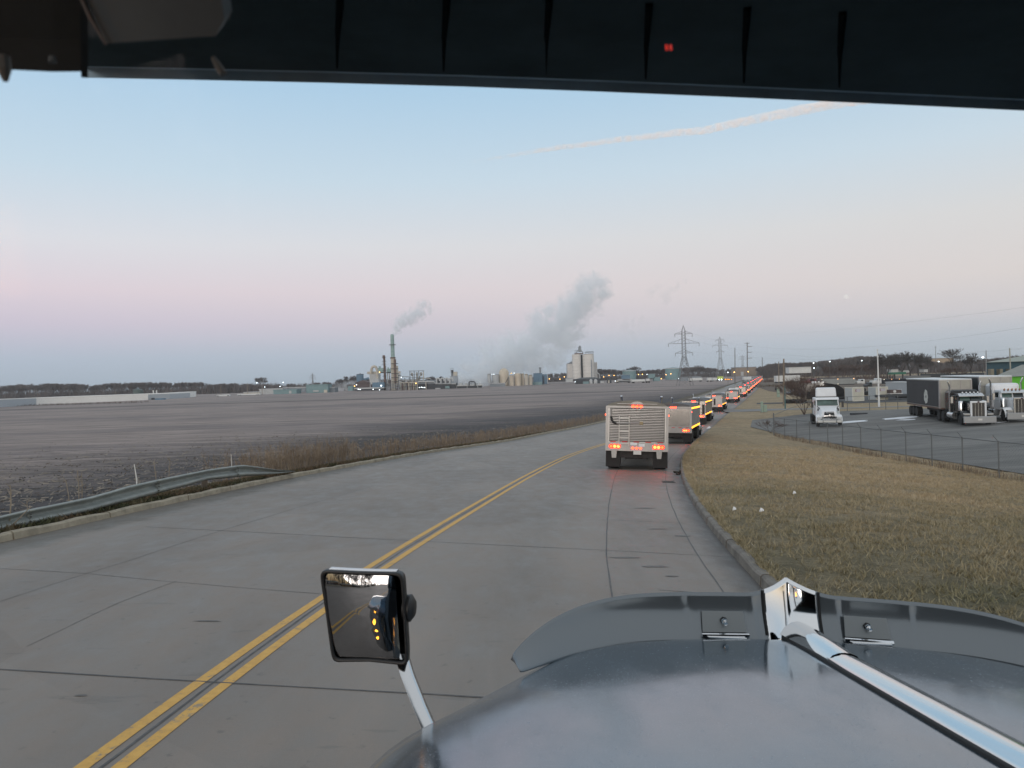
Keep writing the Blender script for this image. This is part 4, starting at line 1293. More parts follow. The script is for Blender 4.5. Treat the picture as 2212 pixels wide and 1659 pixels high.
QL = ['nearest grain trailer with ribbed silver rear, ladder and glowing brake lights', 'second grain truck in the queue, grey end and two rows of amber side lights',
      'third grain truck in the queue, plain polished rear and one bright brake light', 'fourth grain truck in the queue, pale trailer showing its right side',
      'fifth truck in the queue, white square-backed trailer alone past the gap', 'sixth truck in the queue, just past the white square-backed trailer']
WORDS = ['seventh', 'eighth', 'ninth', 'tenth', 'eleventh', 'twelfth', 'thirteenth', 'fourteenth', 'fifteenth', 'sixteenth']
QG = 'trucks queued along the road with their lights on'
Q = [(1369, 32.5, 10.5, 'ribbed', bluep, 10.5), (1451, 56.0, 17.5, 'white', bluep, 9.0), (1496, 87.5, 19.0, 'polished', whitep, 9.5), (1541, 126, 19.5, 'pale', whitep, 9.5), (1579, 166, 19.3, 'pale', whitep, 9.0), (1599, 203, 19.3, 'white', whitep, 9.5)]
for i, (px, D, hd_, st, pm, Ln) in enumerate(Q):
    X = D * (px - CX) / F
    z = float(road_z(X, D)); ahead = float(road_z(X + 12 * math.sin(R(hd_)), D + 12 * math.cos(R(hd_))))
    root = empty('grain_truck', (X, D, z), label=QL[i], cat='truck', group=QG)
    roll_ = R(2.3) if i == 0 else (R(1.2) if i < 3 else 0)
    root.rotation_euler = (math.atan2(ahead - z, 12), roll_, -R(hd_))
    far = i > 3
    trailer(root, 0, Ln, st, far=False, zt=2.70 if i != 4 else 2.45)
    if i == 0: rear_extras(root, 0)
    if 0 < i < 6:
        nl = (9, 9, 8, 7, 6)[i - 1]
        for k_ in range(nl):
            y = .45 + k_ * (Ln - .9) / (nl - 1)
            for z_ in ((2.62, 1.2) if i < 3 else (1.2,)):
                disc(root, (1.30, y, z_), .065, E_AM, 'marker_light', 'X', sx=1.5)
    tractor(root, Ln + 5.6, pm, far=far)
    if i == 0:
        for z_ in (1.05, .85): disc(root, (1.33, 5.0 + z_, z_), .05, E_AM, 'marker_light', 'X')
# trucks far down the line: small copies of one simple build
far0 = empty('grain_truck', (0, 0, 0))
trailer(far0, 0, 9.5, 'pale', lights=True, far=True)
for k_ in range(4): disc(far0, (1.3, 1 + k_ * 2.3, 1.2), .10, E_AM, 'marker_light', 'X', n=8)
tractor(far0, 15.1, whitep, far=True)
FD = [(1609, 236), (1616, 266), (1622, 298), (1627, 330), (1631, 364), (1635, 400), (1638, 440), (1641, 482), (1643, 525)]
for i, (px, D) in enumerate(FD):
    o = far0 if i == 0 else copy_tree(far0)
    X = D * (px - CX) / F
    o.location = (X, D, float(road_z(X, D))); o.rotation_euler = (0, 0, -R(19.3))
    tag(o, WORDS[i] + ' truck in the queue, a pale trailer with red tail lights far down the road', 'truck', QG)

# ------------------------------------------------------------------ parked trucks in the gravel lot
def parked_long(name, label, px, py, hd_, paintm, cabw, trailer_side, Dofs=0):
    p = hit(px, py)
    root = empty(name, (p.x, p.y, float(hr(p.x, p.y)) + .05), label=label, cat='truck', group='trucks parked in the gravel lot')
    root.rotation_euler = (0, 0, hd_)                   # +Y is the truck's forward
    # long-nosed show tractor
    o = MB(); o.b6(-.56, .56, -2.3, -.42, 1.0, 2.02); o.build('hood', paintm, root, bevel=.14)
    o = MB(); o.b6(-1.0, 1.0, -3.8, -2.28, .95, 2.02); o.add([(-1.0, -3.8, 2.02), (1.0, -3.8, 2.02), (1.0, -2.28, 2.02), (-1.0, -2.28, 2.02), (-.92, -3.8, 2.68), (.92, -3.8, 2.68), (.92, -2.5, 2.68), (-.92, -2.5, 2.68)],
                                                                   [(0, 1, 2, 3), (7, 6, 5, 4), (0, 4, 5, 1), (1, 5, 6, 2), (2, 6, 7, 3), (3, 7, 4, 0)]); o.build('cab', paintm, root, bevel=.06)
    for s_ in (-1, 1):
        o = MB(); o.add([(s_ * .05, -2.30, 2.04), (s_ * .84, -2.30, 2.04), (s_ * .80, -2.46, 2.52), (s_ * .05, -2.46, 2.52), (s_ * .05, -2.26, 2.04), (s_ * .84, -2.26, 2.04), (s_ * .80, -2.42, 2.52), (s_ * .05, -2.42, 2.52)],
                        [(0, 1, 2, 3), (7, 6, 5, 4), (0, 4, 5, 1), (1, 5, 6, 2), (2, 6, 7, 3), (3, 7, 4, 0)]); o.build('windscreen', glassg if s_ > 0 else glassd, root)
        o = MB(); o.b6(s_ * .975, s_ * 1.005, -3.5, -2.7, 2.05, 2.5); o.build('side_window', glassd, root)
    vi = MB(); vi.add([(-.95, -2.42, 2.66), (.95, -2.42, 2.66), (.99, -1.98, 2.42), (-.99, -1.98, 2.42), (-.95, -2.42, 2.69), (.95, -2.42, 2.69), (.99, -1.98, 2.45), (-.99, -1.98, 2.45)],
                      [(3, 2, 1, 0), (4, 5, 6, 7), (0, 1, 5, 4), (1, 2, 6, 5), (2, 3, 7, 6), (3, 0, 4, 7)]); vi.build('sun_visor', chrome_d, root)
    o = MB(); o.b6(-1.14, 1.14, -5.6, -3.82, 1.0, cabw); o.build('sleeper', paintm, root, bevel=.25)
    # grille shell
    g_ = MB(); g_.b6(-.62, -.47, -.46, -.34, .72, 2.02); g_.b6(.47, .62, -.46, -.34, .72, 2.02); g_.b6(-.62, .62, -.46, -.335, 1.92, 2.08); g_.b6(-.62, .62, -.46, -.34, .66, .76)
    gs_ = g_.build('grille_shell', whitep if paintm is blackp else chrome_d, root, bevel=.03)
    gi = MB(); gi.b6(-.47, .47, -.45, -.40, .76, 1.92); gi.build('grille_mesh', mat('grille_mesh', (.06, .058, .055), .5, metal=.5), gs_)
    for x in (-.24, 0, .24): g2 = MB(); g2.b6(x - .015, x + .015, -.40, -.385, .76, 1.92); g2.build('grille_bar', chrome_d, gs_)
    em = MB(); em.cyl((0, -.335, 2.0), (0, -.32, 2.0), .07, n=12); em.v = [(x * 1.4, y, z) for x, y, z in em.v]; em.build('badge', mat('badge_dark', (.05, .02, .03), .4), gs_)
    bu = MB(); bu.b6(-1.24, 1.24, -.20, 0, .22, .80); bu.build('bumper', mat('steel_bumper', (.34, .36, .38), .3, metal=.55), root, bevel=.04)
    pl = MB(); pl.b6(-.16, .16, 0, .012, .45, .60); pl.build('licence_plate', platem, root)
    for s_ in (-1, 1):
        o = MB(); rr = [[(s_ * u, -1.25 + .66 * math.cos(a), .52 + .66 * math.sin(a) + dz) for a in np.linspace(-.15, math.pi, 12)] for u, dz in ((.58, .06), (.85, .05), (1.12, 0), (1.2, -.06))]
        o.grid(rr).build('fender', paintm, root, smooth='plain')
        o = MB(); o.b6(s_ * .66, s_ * 1.12, -.62, -.30, .86, 1.04); o.build('headlight', mat('headlamp_glass', (.45, .45, .44), .15, metal=.4), root, bevel=.03)
        o = MB(); o.lathe([(.05, 1.15), (.2, 1.2), (.2, 1.95), (.15, 2.05), (.05, 2.08)], 14, (s_ * .86, -2.0, 0)); o.build('air_cleaner', chrome_d, root, smooth=True)
        wheel(root, s_ * 1.0, -1.25, .50, .3, side=s_)
        for yy in (-5.9, -7.2): wheel(root, s_ * .98, yy, .50, .52, side=s_)
        o = MB(); o.tube([(s_ * 1.2, -3.85, 1.0), (s_ * 1.2, -3.85, 3.25), (s_ * 1.24, -3.8, 3.4), (s_ * 1.34, -3.78, 3.72)], .075, 8); o.build('exhaust_stack', chrome_d, root, smooth=True)
        o = MB(); o.cyl((s_ * .98, -3.0, .72), (s_ * .98, -4.5, .72), .33, n=16); o.build('fuel_tank', chrome_d, root, smooth=True)
        o = MB(); o.tube([(s_ * 1.0, -2.6, 2.5), (s_ * 1.42, -2.5, 2.5), (s_ * 1.42, -2.5, 1.75), (s_ * 1.0, -2.6, 1.75)], .016, 5); o.b6(s_ * 1.42 - .09, s_ * 1.42 + .09, -2.55, -2.47, 1.85, 2.4); o.build('wing_mirror', chrome_d, root)
    for j in range(5):
        o = MB(); o.cyl((-.6 + j * .3, -2.62, 2.70), (-.6 + j * .3, -2.36, 2.76), .045, .07, n=8)
        o.build('roof_light', mat('amber_glass', (.28, .12, .05), .3) if paintm is not blackp else chrome_d, root)
    fr = MB(); fr.b6(-.45, .45, -7.5, -5.5, .65, .95); fr.build('chassis', darkf, root)
    # tall open-framed trailer
    y1, y0 = -6.3, -18.2
    tb = MB(); tb.b6(-1.28, 1.25, y0, y1, 1.25, 3.78); tb.build('trailer_body', mat('bulkhead_silver', (.33, .33, .30), .5, metal=.2, noise=.1, scale=.8), root)
    ts_ = MB(); ts_.b6(1.25, 1.31, y0 + .1, y1 - .28, 1.32, 3.72); sp = ts_.build('side_tarp', trailer_side, root)
    ts_ = MB(); ts_.b6(-1.34, -1.285, y0 + .1, y1 - .28, 1.32, 3.72); ts_.build('side_tarp', trailer_side, root)
    if paintm is blackp:
        e_ = MB()
        for k_ in range(7):
            a = k_ * 2 * math.pi / 7; cy0 = y0 + 7.3
            e_.lathe([(.001, 0), (.26, .002), (.30, .006), (.26, .012), (.001, .014)], 10, (1.312, cy0 + .42 * math.cos(a), 2.15 + .42 * math.sin(a)), 'X')
        e_.build('emblem', mat('emblem_white', (.5, .5, .46), .7, noise=.3, scale=3), sp)
    rf = MB(); rf.b6(-1.36, 1.36, y0, y1 + .03, 3.78, 3.90); rf.build('trailer_roof', mat('roof_pale', (.60, .63, .64), .4), root, bevel=.03)
    for s_ in (-1, 1):
        fp = MB(); fp.b6(s_ * 1.30 - .07, s_ * 1.30 + .07, y1 - .28, y1 + .05, 1.2, 3.78); fp.build('corner_post', alu_w, root)
    for x in (-.45, .38):
        fp = MB(); fp.b6(x - .04, x + .04, y1, y1 + .04, 1.25, 3.78); fp.build('front_post', alu_w, root)
    fp = MB(); fp.b6(-1.2, 1.2, y1, y1 + .05, 2.95, 3.03); fp.build('front_rail', alu_w, root)
    sk = MB(); sk.b6(-1.3, 1.3, y0, y1, 1.12, 1.25); sk.build('trailer_floor', mat('rusty_edge', (.16, .10, .08), .8, noise=.2, scale=2), root)
    for yy in (y0 + 1.0, y0 + 2.2, y0 + 3.4):
        for s_ in (-1, 1): wheel(root, s_ * .98, yy, .50, .52, side=s_)
    bx = MB(); bx.b6(-.5, .5, y0 + 4.5, y1 - 1.2, .75, 1.12); bx.build('trailer_chassis', darkf, root)
    return root
tarp_blk = mat('black_tarp', (.022, .024, .027), .6, noise=.2, scale=.7)
parked_long('parked_truck', 'black long-nosed truck with chrome bumper and black-sided trailer in the gravel lot', 2118, 921, math.pi - R(14), blackp, 2.95, tarp_blk)
parked_long('parked_truck', 'white long-nosed truck cut by the frame edge beside the black one', 2212, 913, math.pi - R(14), whitep, 3.25, mat('black_tarp_plain', (.012, .014, .016), .6, noise=.2, scale=.7))

# white aero tractor
p = hit(1793, 924)
vt = empty('parked_tractor', (p.x, p.y, float(hr(p.x, p.y)) + .05), label='white aero-nosed tractor with roof fairing and bull bar just inside the fence', cat='truck', group='trucks parked in the gravel lot')
vt.rotation_euler = (0, 0, math.pi - R(17))
hx8 = [(0, 1, 2, 3), (7, 6, 5, 4), (0, 4, 5, 1), (1, 5, 6, 2), (2, 6, 7, 3), (3, 7, 4, 0)]
def hexa(w0, y0, z0, w1, y1, z1, w2, y2, z2, w3, y3, z3):
    """front-bottom, front-top, back-bottom, back-top half widths"""
    return MB().add([(-w0, y0, z0), (w0, y0, z0), (w2, y2, z2), (-w2, y2, z2), (-w1, y1, z1), (w1, y1, z1), (w3, y3, z3), (-w3, y3, z3)], hx8)
hexa(.86, -.25, .95, .62, -.45, 1.55, 1.12, -1.9, .95, .95, -1.9, 2.05).build('hood', whitep, vt, bevel=.12)
hexa(1.14, -1.88, 1.0, 1.10, -1.88, 2.03, 1.16, -3.6, 1.0, 1.14, -3.6, 2.03).build('cab', whitep, vt, bevel=.05)
hexa(1.09, -1.90, 2.03, 1.05, -2.25, 2.72, 1.14, -3.6, 2.03, 1.12, -3.6, 2.72).build('cab_upper', whitep, vt, bevel=.06)
hexa(.98, -1.87, 2.06, .95, -2.20, 2.62, .98, -1.92, 2.06, .95, -2.25, 2.62).build('windscreen', glassg, vt)
hexa(1.12, -2.02, 2.62, 1.08, -2.30, 2.86, 1.12, -2.8, 2.62, 1.08, -2.8, 2.86).build('sun_visor', whitep, vt, bevel=.05)
hexa(.98, -2.85, 2.86, .92, -3.15, 3.80, 1.0, -3.65, 2.86, .96, -3.65, 3.85).build('roof_fairing', whitep, vt, bevel=.14)
MB().b6(-1.0, 1.0, -3.0, -2.5, 2.80, 2.92).build('fairing_gap', black, vt)
hexa(1.15, -3.62, 1.0, 1.15, -3.62, 2.8, 1.15, -5.2, 1.0, 1.15, -5.2, 2.8).build('sleeper', whitep, vt, bevel=.08)
hexa(.50, -.20, .92, .44, -.44, 1.50, .50, -.5, .92, .44, -.6, 1.50).build('grille', mat('grille_black', (.012, .012, .013), .6), vt)
b_ = MB(); b_.box((.0, -.26, 1.22), (.98, .03, .045), ry=R(-32), rx=R(-20)); b_.build('grille_bar', chrome_d, vt)
b_ = MB(); b_.cyl((-.02, -.25, 1.20), (-.02, -.22, 1.20), .075, n=16); b_.build('badge', chrome_d, vt)
for s_ in (-1, 1):
    rr = [[(s_ * u, -1.05 + .68 * math.cos(a), .50 + .66 * math.sin(a) + dz) for a in np.linspace(-.1, math.pi, 12)] for u, dz in ((.80, .10), (1.0, .08), (1.18, 0), (1.22, -.08))]
    MB().grid(rr).build('fender', whitep, vt, smooth='plain')
    MB().b6(s_ * .66, s_ * 1.14, -.42, -.26, .78, 1.0).build('headlight', mat('headlamp_clear', (.55, .58, .60), .15, metal=.3), vt, bevel=.04)
    MB().b6(s_ * 1.14, s_ * 1.165, -3.1, -2.2, 2.06, 2.55).build('side_window', glassd, vt)
    hexa(.07, -1.26, 1.55, .06, -1.38, 1.80, .07, -1.3, 1.55, .06, -1.42, 1.80).build('hood_vent', black, vt).location = (s_ * .93, 0, 0)
    b_ = MB(); b_.tube([(s_ * 1.0, -1.72, 1.98), (s_ * .86, -1.35, 1.90), (s_ * .80, -1.15, 1.74)], .035, 6); b_.build('hood_seam', black, vt)
    b_ = MB(); b_.tube([(s_ * 1.1, -2.1, 2.4), (s_ * 1.42, -2.0, 2.4)], .025, 5); b_.b6(s_ * 1.42 - .1, s_ * 1.42 + .1, -2.08, -1.92, 1.85, 2.45); b_.build('wing_mirror', black, vt, bevel=.03)
    wheel(vt, s_ * 1.02, -1.05, .5, .3, side=s_)
    for yy in (-5.6, -6.9): wheel(vt, s_ * .98, yy, .5, .52, side=s_)
MB().b6(-1.16, 1.16, -.30, -.05, .40, .72).build('bumper', mat('dull_bumper', (.40, .42, .42), .4, metal=.4), vt, bevel=.08)
b_ = MB(); b_.tube([(-.62, .08, .40), (-.62, .12, 1.0), (-.5, .12, 1.12), (.5, .12, 1.12), (.62, .12, 1.0), (.62, .08, .40)], .035, 8); b_.tube([(-.62, .12, .8), (.62, .12, .8)], .03, 6); b_.build('bull_bar', chrome_d, vt, smooth=True)
MB().b6(-.45, .45, -7.4, -5.1, .62, .92).build('chassis', darkf, vt)
b_ = MB(); b_.b6(-1.162, -1.158, -2.6, -2.45, 1.2, 1.5); b_.b6(1.160, 1.166, -2.6, -2.50, 1.25, 1.55); b_.b6(1.160, 1.166, -2.35, -2.28, 1.2, 1.45); b_.build('red_decal', redtape, vt)
# =================================================================== PYLONS, POLES, PLANT, TREES, FAR BUILDINGS
def W_(px0, px1, Y): return (px1 - px0) / F * Y
def gp(px, Y, z=None):
    """ground point in column px at distance Y"""
    X = at(px, hor(px) + 10, Y).x
    return Vector((X, Y, H(X, Y) if z is None else z))
def zt_(px, py, Y): return at(px, py, Y).z

steel = mat('lattice_steel', (.15, .15, .155), .7)
steel2 = mat('lattice_steel_pale', (.22, .225, .235), .7)
def pylon(px, ytop, Y, arms, label, base_hw, mt, r=.16, wires=True):
    b0 = gp(px, Y, 0.0); top = zt_(px, ytop, Y); hgt = top
    root = empty('transmission_tower', b0, label=label, cat='pylon', group='high voltage pylons marching away')
    b_ = MB(); wz = hgt * .50; ww = base_hw * .24; tz = hgt * .90
    def hwz(z): return base_hw + (ww - base_hw) * min(z / wz, 1)
    for sx_ in (-1, 1):
        for sy in (-1, 1):
            b_.cyl((sx_ * base_hw, sy * base_hw, 0), (sx_ * ww, sy * ww, wz), r, r * .8, 4)
            b_.cyl((sx_ * ww, sy * ww, wz), (sx_ * ww * .9, sy * ww * .9, tz), r * .8, r * .7, 4)
            b_.cyl((sx_ * ww * .9, sy * ww * .9, tz), (0, 0, hgt), r * .7, r * .5, 4)
    zs = [0, .16, .28, .38, .45, .5]
    for a, c_ in zip(zs[:-1], zs[1:]):
        z0, z1 = a * hgt, c_ * hgt; h0, h1 = hwz(z0), hwz(z1)
        for sy in (-1, 1):
            b_.cyl((-h0, sy * h0, z0), (h1, sy * h1, z1), r * .5, n=3); b_.cyl((h0, sy * h0, z0), (-h1, sy * h1, z1), r * .5, n=3)
            b_.cyl((sy * h0, -h0, z0), (sy * h1, h1, z1), r * .4, n=3)
        b_.cyl((-h1, -h1, z1), (h1, -h1, z1), r * .5, n=3)
    nb = 9
    for i in range(nb):
        z0, z1 = wz + (tz - wz) * i / nb, wz + (tz - wz) * (i + 1) / nb
        for sy in (-1, 1): b_.cyl((-ww * sy, -ww, z0), (ww * sy, -ww, z1), r * .35, n=3)
        b_.cyl((-ww, ww, z0), (ww, ww, z1), r * .35, n=3)
    b_.build('tower_body', mt, root)
    for (py, hw) in arms:
        z = zt_(px, py, Y); am = MB()
        for s_ in (-1, 1):
            am.cyl((s_ * ww * .8, -ww * .8, z), (s_ * hw, 0, z), r * .75, r * .6, 4); am.cyl((s_ * ww * .8, ww * .8, z), (s_ * hw, 0, z), r * .75, r * .6, 4)
            am.cyl((s_ * ww * .8, 0, z + hw * .30), (s_ * hw, 0, z + .1), r * .7, r * .5, 4)
            for t in (.35, .65): am.cyl((s_ * (ww + (hw - ww) * t), 0, z), (s_ * (ww + (hw - ww) * (t - .15)), 0, z + hw * .30 * (1 - t)), r * .35, n=3)
        a_ = am.build('cross_arm', mt, root)
        ins = MB()
        for s_ in (-1, 1): ins.cyl((s_ * hw, 0, z), (s_ * hw, 0, z - 1.6), .12, n=5)
        ins.build('insulators', mt, a_)
    return root
Y1 = 395
k1 = Y1 / F
p1 = pylon(1479, 698, Y1, [(717, 95 * .1984 * k1), (737.5, 167 * .1984 * k1), (758.5, 95 * .1984 * k1)], 'tallest and nearest lattice pylon at the far edge of the field', 80 * .1984 * k1, steel, .17)
p1.location.z = -1.0
Y2 = 640
k2 = Y2 / F
pylon(1557, 727, Y2, [(734.5, 45 * .1984 * k2), (746.5, 82 * .1984 * k2), (759.5, 42 * .1984 * k2)], 'second lattice pylon, paler, right of the nearest one', 50 * .1984 * k2, steel2, .17)
pylon(1605, 767, 1150, [(771, 4.2), (776, 6.5)], 'small distant lattice pylon between two steel poles', 4.5, steel2, .2)
pylon(676, 805, 980, [(811, 3), (815, 4), (819, 4)], 'thin distant mast above the treeline left of the plant', 2.2, steel2, .22)

polem = mat('pole_steel', (.17, .165, .165), .7); woodp = mat('pole_wood', (.20, .165, .13), .85, noise=.2, scale=1); whitepole = mat('white_pole', (.62, .64, .65), .4)
def pole(name, px, pyt, pyb, Y, r, mt, label, cat='pole', arms=(), group=None, lean=0, r1=None, cap=None):
    b0 = at(px, pyb, Y); b0.z = H(b0.x, b0.y); t0 = at(px + lean, pyt, Y)
    root = empty(name, b0, label=label, cat=cat, group=group)
    d_ = t0 - b0
    b_ = MB(); b_.cyl((0, 0, -.5), d_, r, r1 or r * .7, 10); b_.build('pole', mt, root, smooth=True)
    for (f_, a, b2) in arms:
        z = d_.z * f_; m_ = MB(); m_.b6(d_.x * f_ + a, d_.x * f_ + b2, d_.y * f_ - .1, d_.y * f_ + .1, z - .12, z + .12); m_.build('cross_arm', mt, root)
    if cap:
        m_ = MB(); m_.ball(tuple(d_ + Vector((0, 0, cap * .7))), cap, 10, 6); m_.build('pole_cap', mt, root, smooth=True)
    return root
pole('utility_pole', 1587.5, 751, 813, 420, .28, polem, 'bare steel pole left of the branched one by the road end')
pole('utility_pole', 1614, 739.6, 813, 400, .32, polem, 'tall steel pole with short arms on its right side', arms=[(.98, -1.4, 1.4), (.90, 0, 2.6), (.76, 0, 2.6), (.62, 0, 2.6)])
pole('utility_pole', 1682, 781, 812, 230, .15, woodp, 'shorter wooden pole standing behind the taller wooden one')
pole('utility_pole', 1693, 775, 868, 140, .19, woodp, 'tall weathered wooden pole in front of the bare bush', lean=0)
pole('cell_tower', 1646.5, 772, 793, 900, .6, steel2, 'small pale communication mast above the right treeline', cat='mast', arms=[(.85, -1.5, 1.5), (.7, -1.3, 1.3)])
pole('flagpole', 1899, 757, 877, 117, .16, whitepole, 'white flagpole without a flag on the grass behind the lot', cat='flagpole', lean=-3.5, r1=.07, cap=.14)
pole('utility_pole', 2184, 752, 822, 150, .16, mat('pole_pale', (.32, .32, .28), .8), 'pale wooden pole in front of the green building', lean=-3)
pole('light_mast', 2021, 748, 776, 620, .25, steel2, 'thin floodlight mast above the treeline right of the tree clump', cat='mast', arms=[(.97, -1.1, 1.1)])
pole('light_mast', 2130, 757, 782, 560, .4, steel2, 'thin grey mast on the horizon left of the teal building', cat='mast')
for i, (px, a, b2) in enumerate([(151 + 0, 0, 0)]): pass

# power lines: sagging wires from the nearest pylon towards the right
wirem = mat('power_line', (.25, .25, .26), .7)
def wire(pa, pb, sag, label):
    b_ = MB(); n = 24
    b_.tube([pa.lerp(pb, t) - Vector((0, 0, sag * 4 * t * (1 - t))) for t in np.linspace(0, 1, n)], .016, 4)
    return b_.build('power_line', wirem, label=label, cat='wire', group='power lines overhead')
wire(at(1489, 717, Y1), at(2330, 688, 130), 7, 'topmost sagging wire running right from the nearest pylon')
wire(at(1510, 738, Y1), at(2330, 742, 150), 5, 'second sagging wire running right from the nearest pylon')
wire(at(1492, 759, Y1), at(2330, 760, 170), 3, 'lowest sagging wire running right from the nearest pylon')
wire(at(1500, 712, 800), at(2330, 648, 130), 6, 'highest faint wire crossing the right sky')

# ------------------------------------------------------------------ lamps
L_Y = emitter('sodium_lamp', (1.0, .50, .12), 9); L_W = emitter('white_lamp', (.85, .95, 1.0), 5)
lamppost = mat('lamp_post', (.12, .12, .12), .7)
def lamp(px, py, Y, warm, label, r=.34):
    t0 = at(px, py, Y); b0 = Vector((t0.x, t0.y, 0))
    root = empty('yard_lamp', b0, label=label, cat='lamp', group='lit yard lamps around the plant')
    MB().cyl((0, 0, -.2), (0, 0, t0.z - .1), .09, .07, 5).build('post', lamppost, root)
    MB().ball((0, -.2, t0.z), r, 8, 5, .7).build('lamp_head', L_Y if warm else L_W, root, smooth='plain')
YP = 560
lamps_px = [(766, 834, 1, 'amber lamp left of the brown shed roof'), (770, 831, 0, 'white lamp low beside the green tank'), (774, 841, 0, 'lower white lamp of the pair by the low shed'), (778, 841.5, 0, 'right white lamp of the pair by the low shed'),
            (806, 841, 0, 'white lamp under the white tower'), (820, 842, 0, 'small white lamp near the column foot'), (823.5, 833, 0, 'brilliant white floodlight before the rusty column'),
            (820, 804, 1, 'amber lamp high beside the duct arch'), (898.5, 828, 1, 'amber lamp over the row of process vessels'),
            (867, 815, 0, 'white lamp right of the chimney foot'), (906, 837, 0, 'leftmost of four white lamps in the dark hall'), (910, 836.5, 0, 'second of four white lamps in the dark hall'), (913.5, 837, 0, 'third of four white lamps in the dark hall'), (917.5, 837, 0, 'rightmost of four white lamps in the dark hall'),
            (1063, 809, 0, 'left white lamp on the pale tank tops'), (1067, 808.5, 0, 'right white lamp on the pale tank tops'), (1104.5, 806.5, 1, 'amber lamp on the domed tank shoulder'), (1111, 806, 0, 'white lamp right of the domed tank'), (1135, 820, 1, 'amber lamp low on the beige tanks'),
            (1186.5, 818.5, 1, 'amber lamp right of the blue building'), (1209.5, 819, 1, 'amber lamp before the trees left of the silos'), (1219, 814, 1, 'amber lamp just left of the silos'), (1242.5, 825, 0, 'white lamp at the silo shed'),
            (1304, 814, 1, 'first amber lamp right of the silos'), (1315.5, 811, 1, 'second amber lamp right of the silos'), (1326.5, 811, 1, 'third amber lamp right of the silos'), (1293, 823.5, 0, 'white lamp by the shed round doors'), (1329, 823, 0, 'low white lamp beside the tank car'),
            (1379, 809, 1, 'first amber lamp between the two teal tanks'), (1387.5, 808.5, 1, 'second amber lamp between the two teal tanks'), (1397.5, 808.5, 0, 'white lamp between the two teal tanks'), (1407, 808.5, 1, 'third amber lamp between the two teal tanks'),
            (1438.5, 809.5, 1, 'amber lamp low on the large teal tank'), (1449, 807.5, 1, 'amber lamp high on the large teal tank'), (1428.5, 818, 1, 'amber lamp low before the teal shed'), (1466, 817.5, 0, 'left white light at the pylon foot'), (1476, 817, 0, 'bright white light at the pylon foot'),
            (1572, 804.5, 0, 'white lamp left of the tan building'), (1586, 804, 1, 'amber lamp left end of the tan building'), (1615.5, 803, 1, 'amber lamp on the tan building'),
            (1757, 784, 0, 'upper white lamp over the pale shed on the right'), (1758, 795, 0, 'lower white lamp over the pale shed on the right'), (1792, 781, 0, 'white lamp among the right trees'), (1861, 779, 0, 'pair of faint white lights in the right trees'),
            (2027, 781, 0, 'white lamp before the round bare tree'), (2122, 772, 0, 'brightest white lamp beside the teal building'),
            (555, 827, 0, 'white lamp on the long pale shed'), (572, 836, 0, 'low white lamp before the teal sheds'), (605, 835, 0, 'bright white lamp by the pale doors'), (612, 826, 0, 'small white lamp over the teal sheds')]
for px, py, wm_, lab in lamps_px:
    Yl = YP if px < 1000 else (640 if px < 1560 else (430 if px < 1700 else (330 if px < 2100 else 210)))
    big = 1.7 if 'brilliant' in lab or 'brightest' in lab or 'bright white light' in lab else 1
    lamp(px, py, Yl - 14, wm_, lab, (.33 if Yl > 500 else .24 * Yl / 330) * big)

# ------------------------------------------------------------------ plant
m_green = mat('chimney_green', (.25, .36, .35), .7, noise=.06, scale=.4); m_rust = mat('rust_column', (.13, .085, .07), .85, noise=.35, scale=.6)
m_beige = mat('plant_beige', (.46, .43, .37), .8, noise=.12, scale=.25); m_white = mat('plant_white', (.42, .44, .45), .7, noise=.1, scale=.3)
m_blue = mat('plant_blue', (.10, .18, .26), .7, noise=.1, scale=.3); m_teal = mat('plant_teal', (.17, .27, .29), .7, noise=.1, scale=.3)
m_dark = mat('plant_dark', (.045, .05, .06), .8, noise=.2, scale=.3); m_conc = mat('silo_concrete', (.62, .61, .59), .85, noise=.07, scale=.12, stretch=(1, 1, 4))
m_grey = mat('plant_grey', (.22, .25, .28), .7, noise=.1, scale=.3); m_brown = mat('shed_brown', (.10, .075, .075), .8, noise=.15, scale=.3)
m_tank = mat('tank_tan', (.52, .46, .37), .6, noise=.12, scale=.2)
def c2(x): return 740.6 + .2487 * x * .5486 / .5486 * .5484 if 0 else 740.6 + .1364 * x     # crop -> view units
def r2(y): return 702.2 + .1364 * y
def thing(name, px, Y, label, cat, group=None):
    return empty(name, gp(px, Y, 0.0), label=label, cat=cat, group=group)
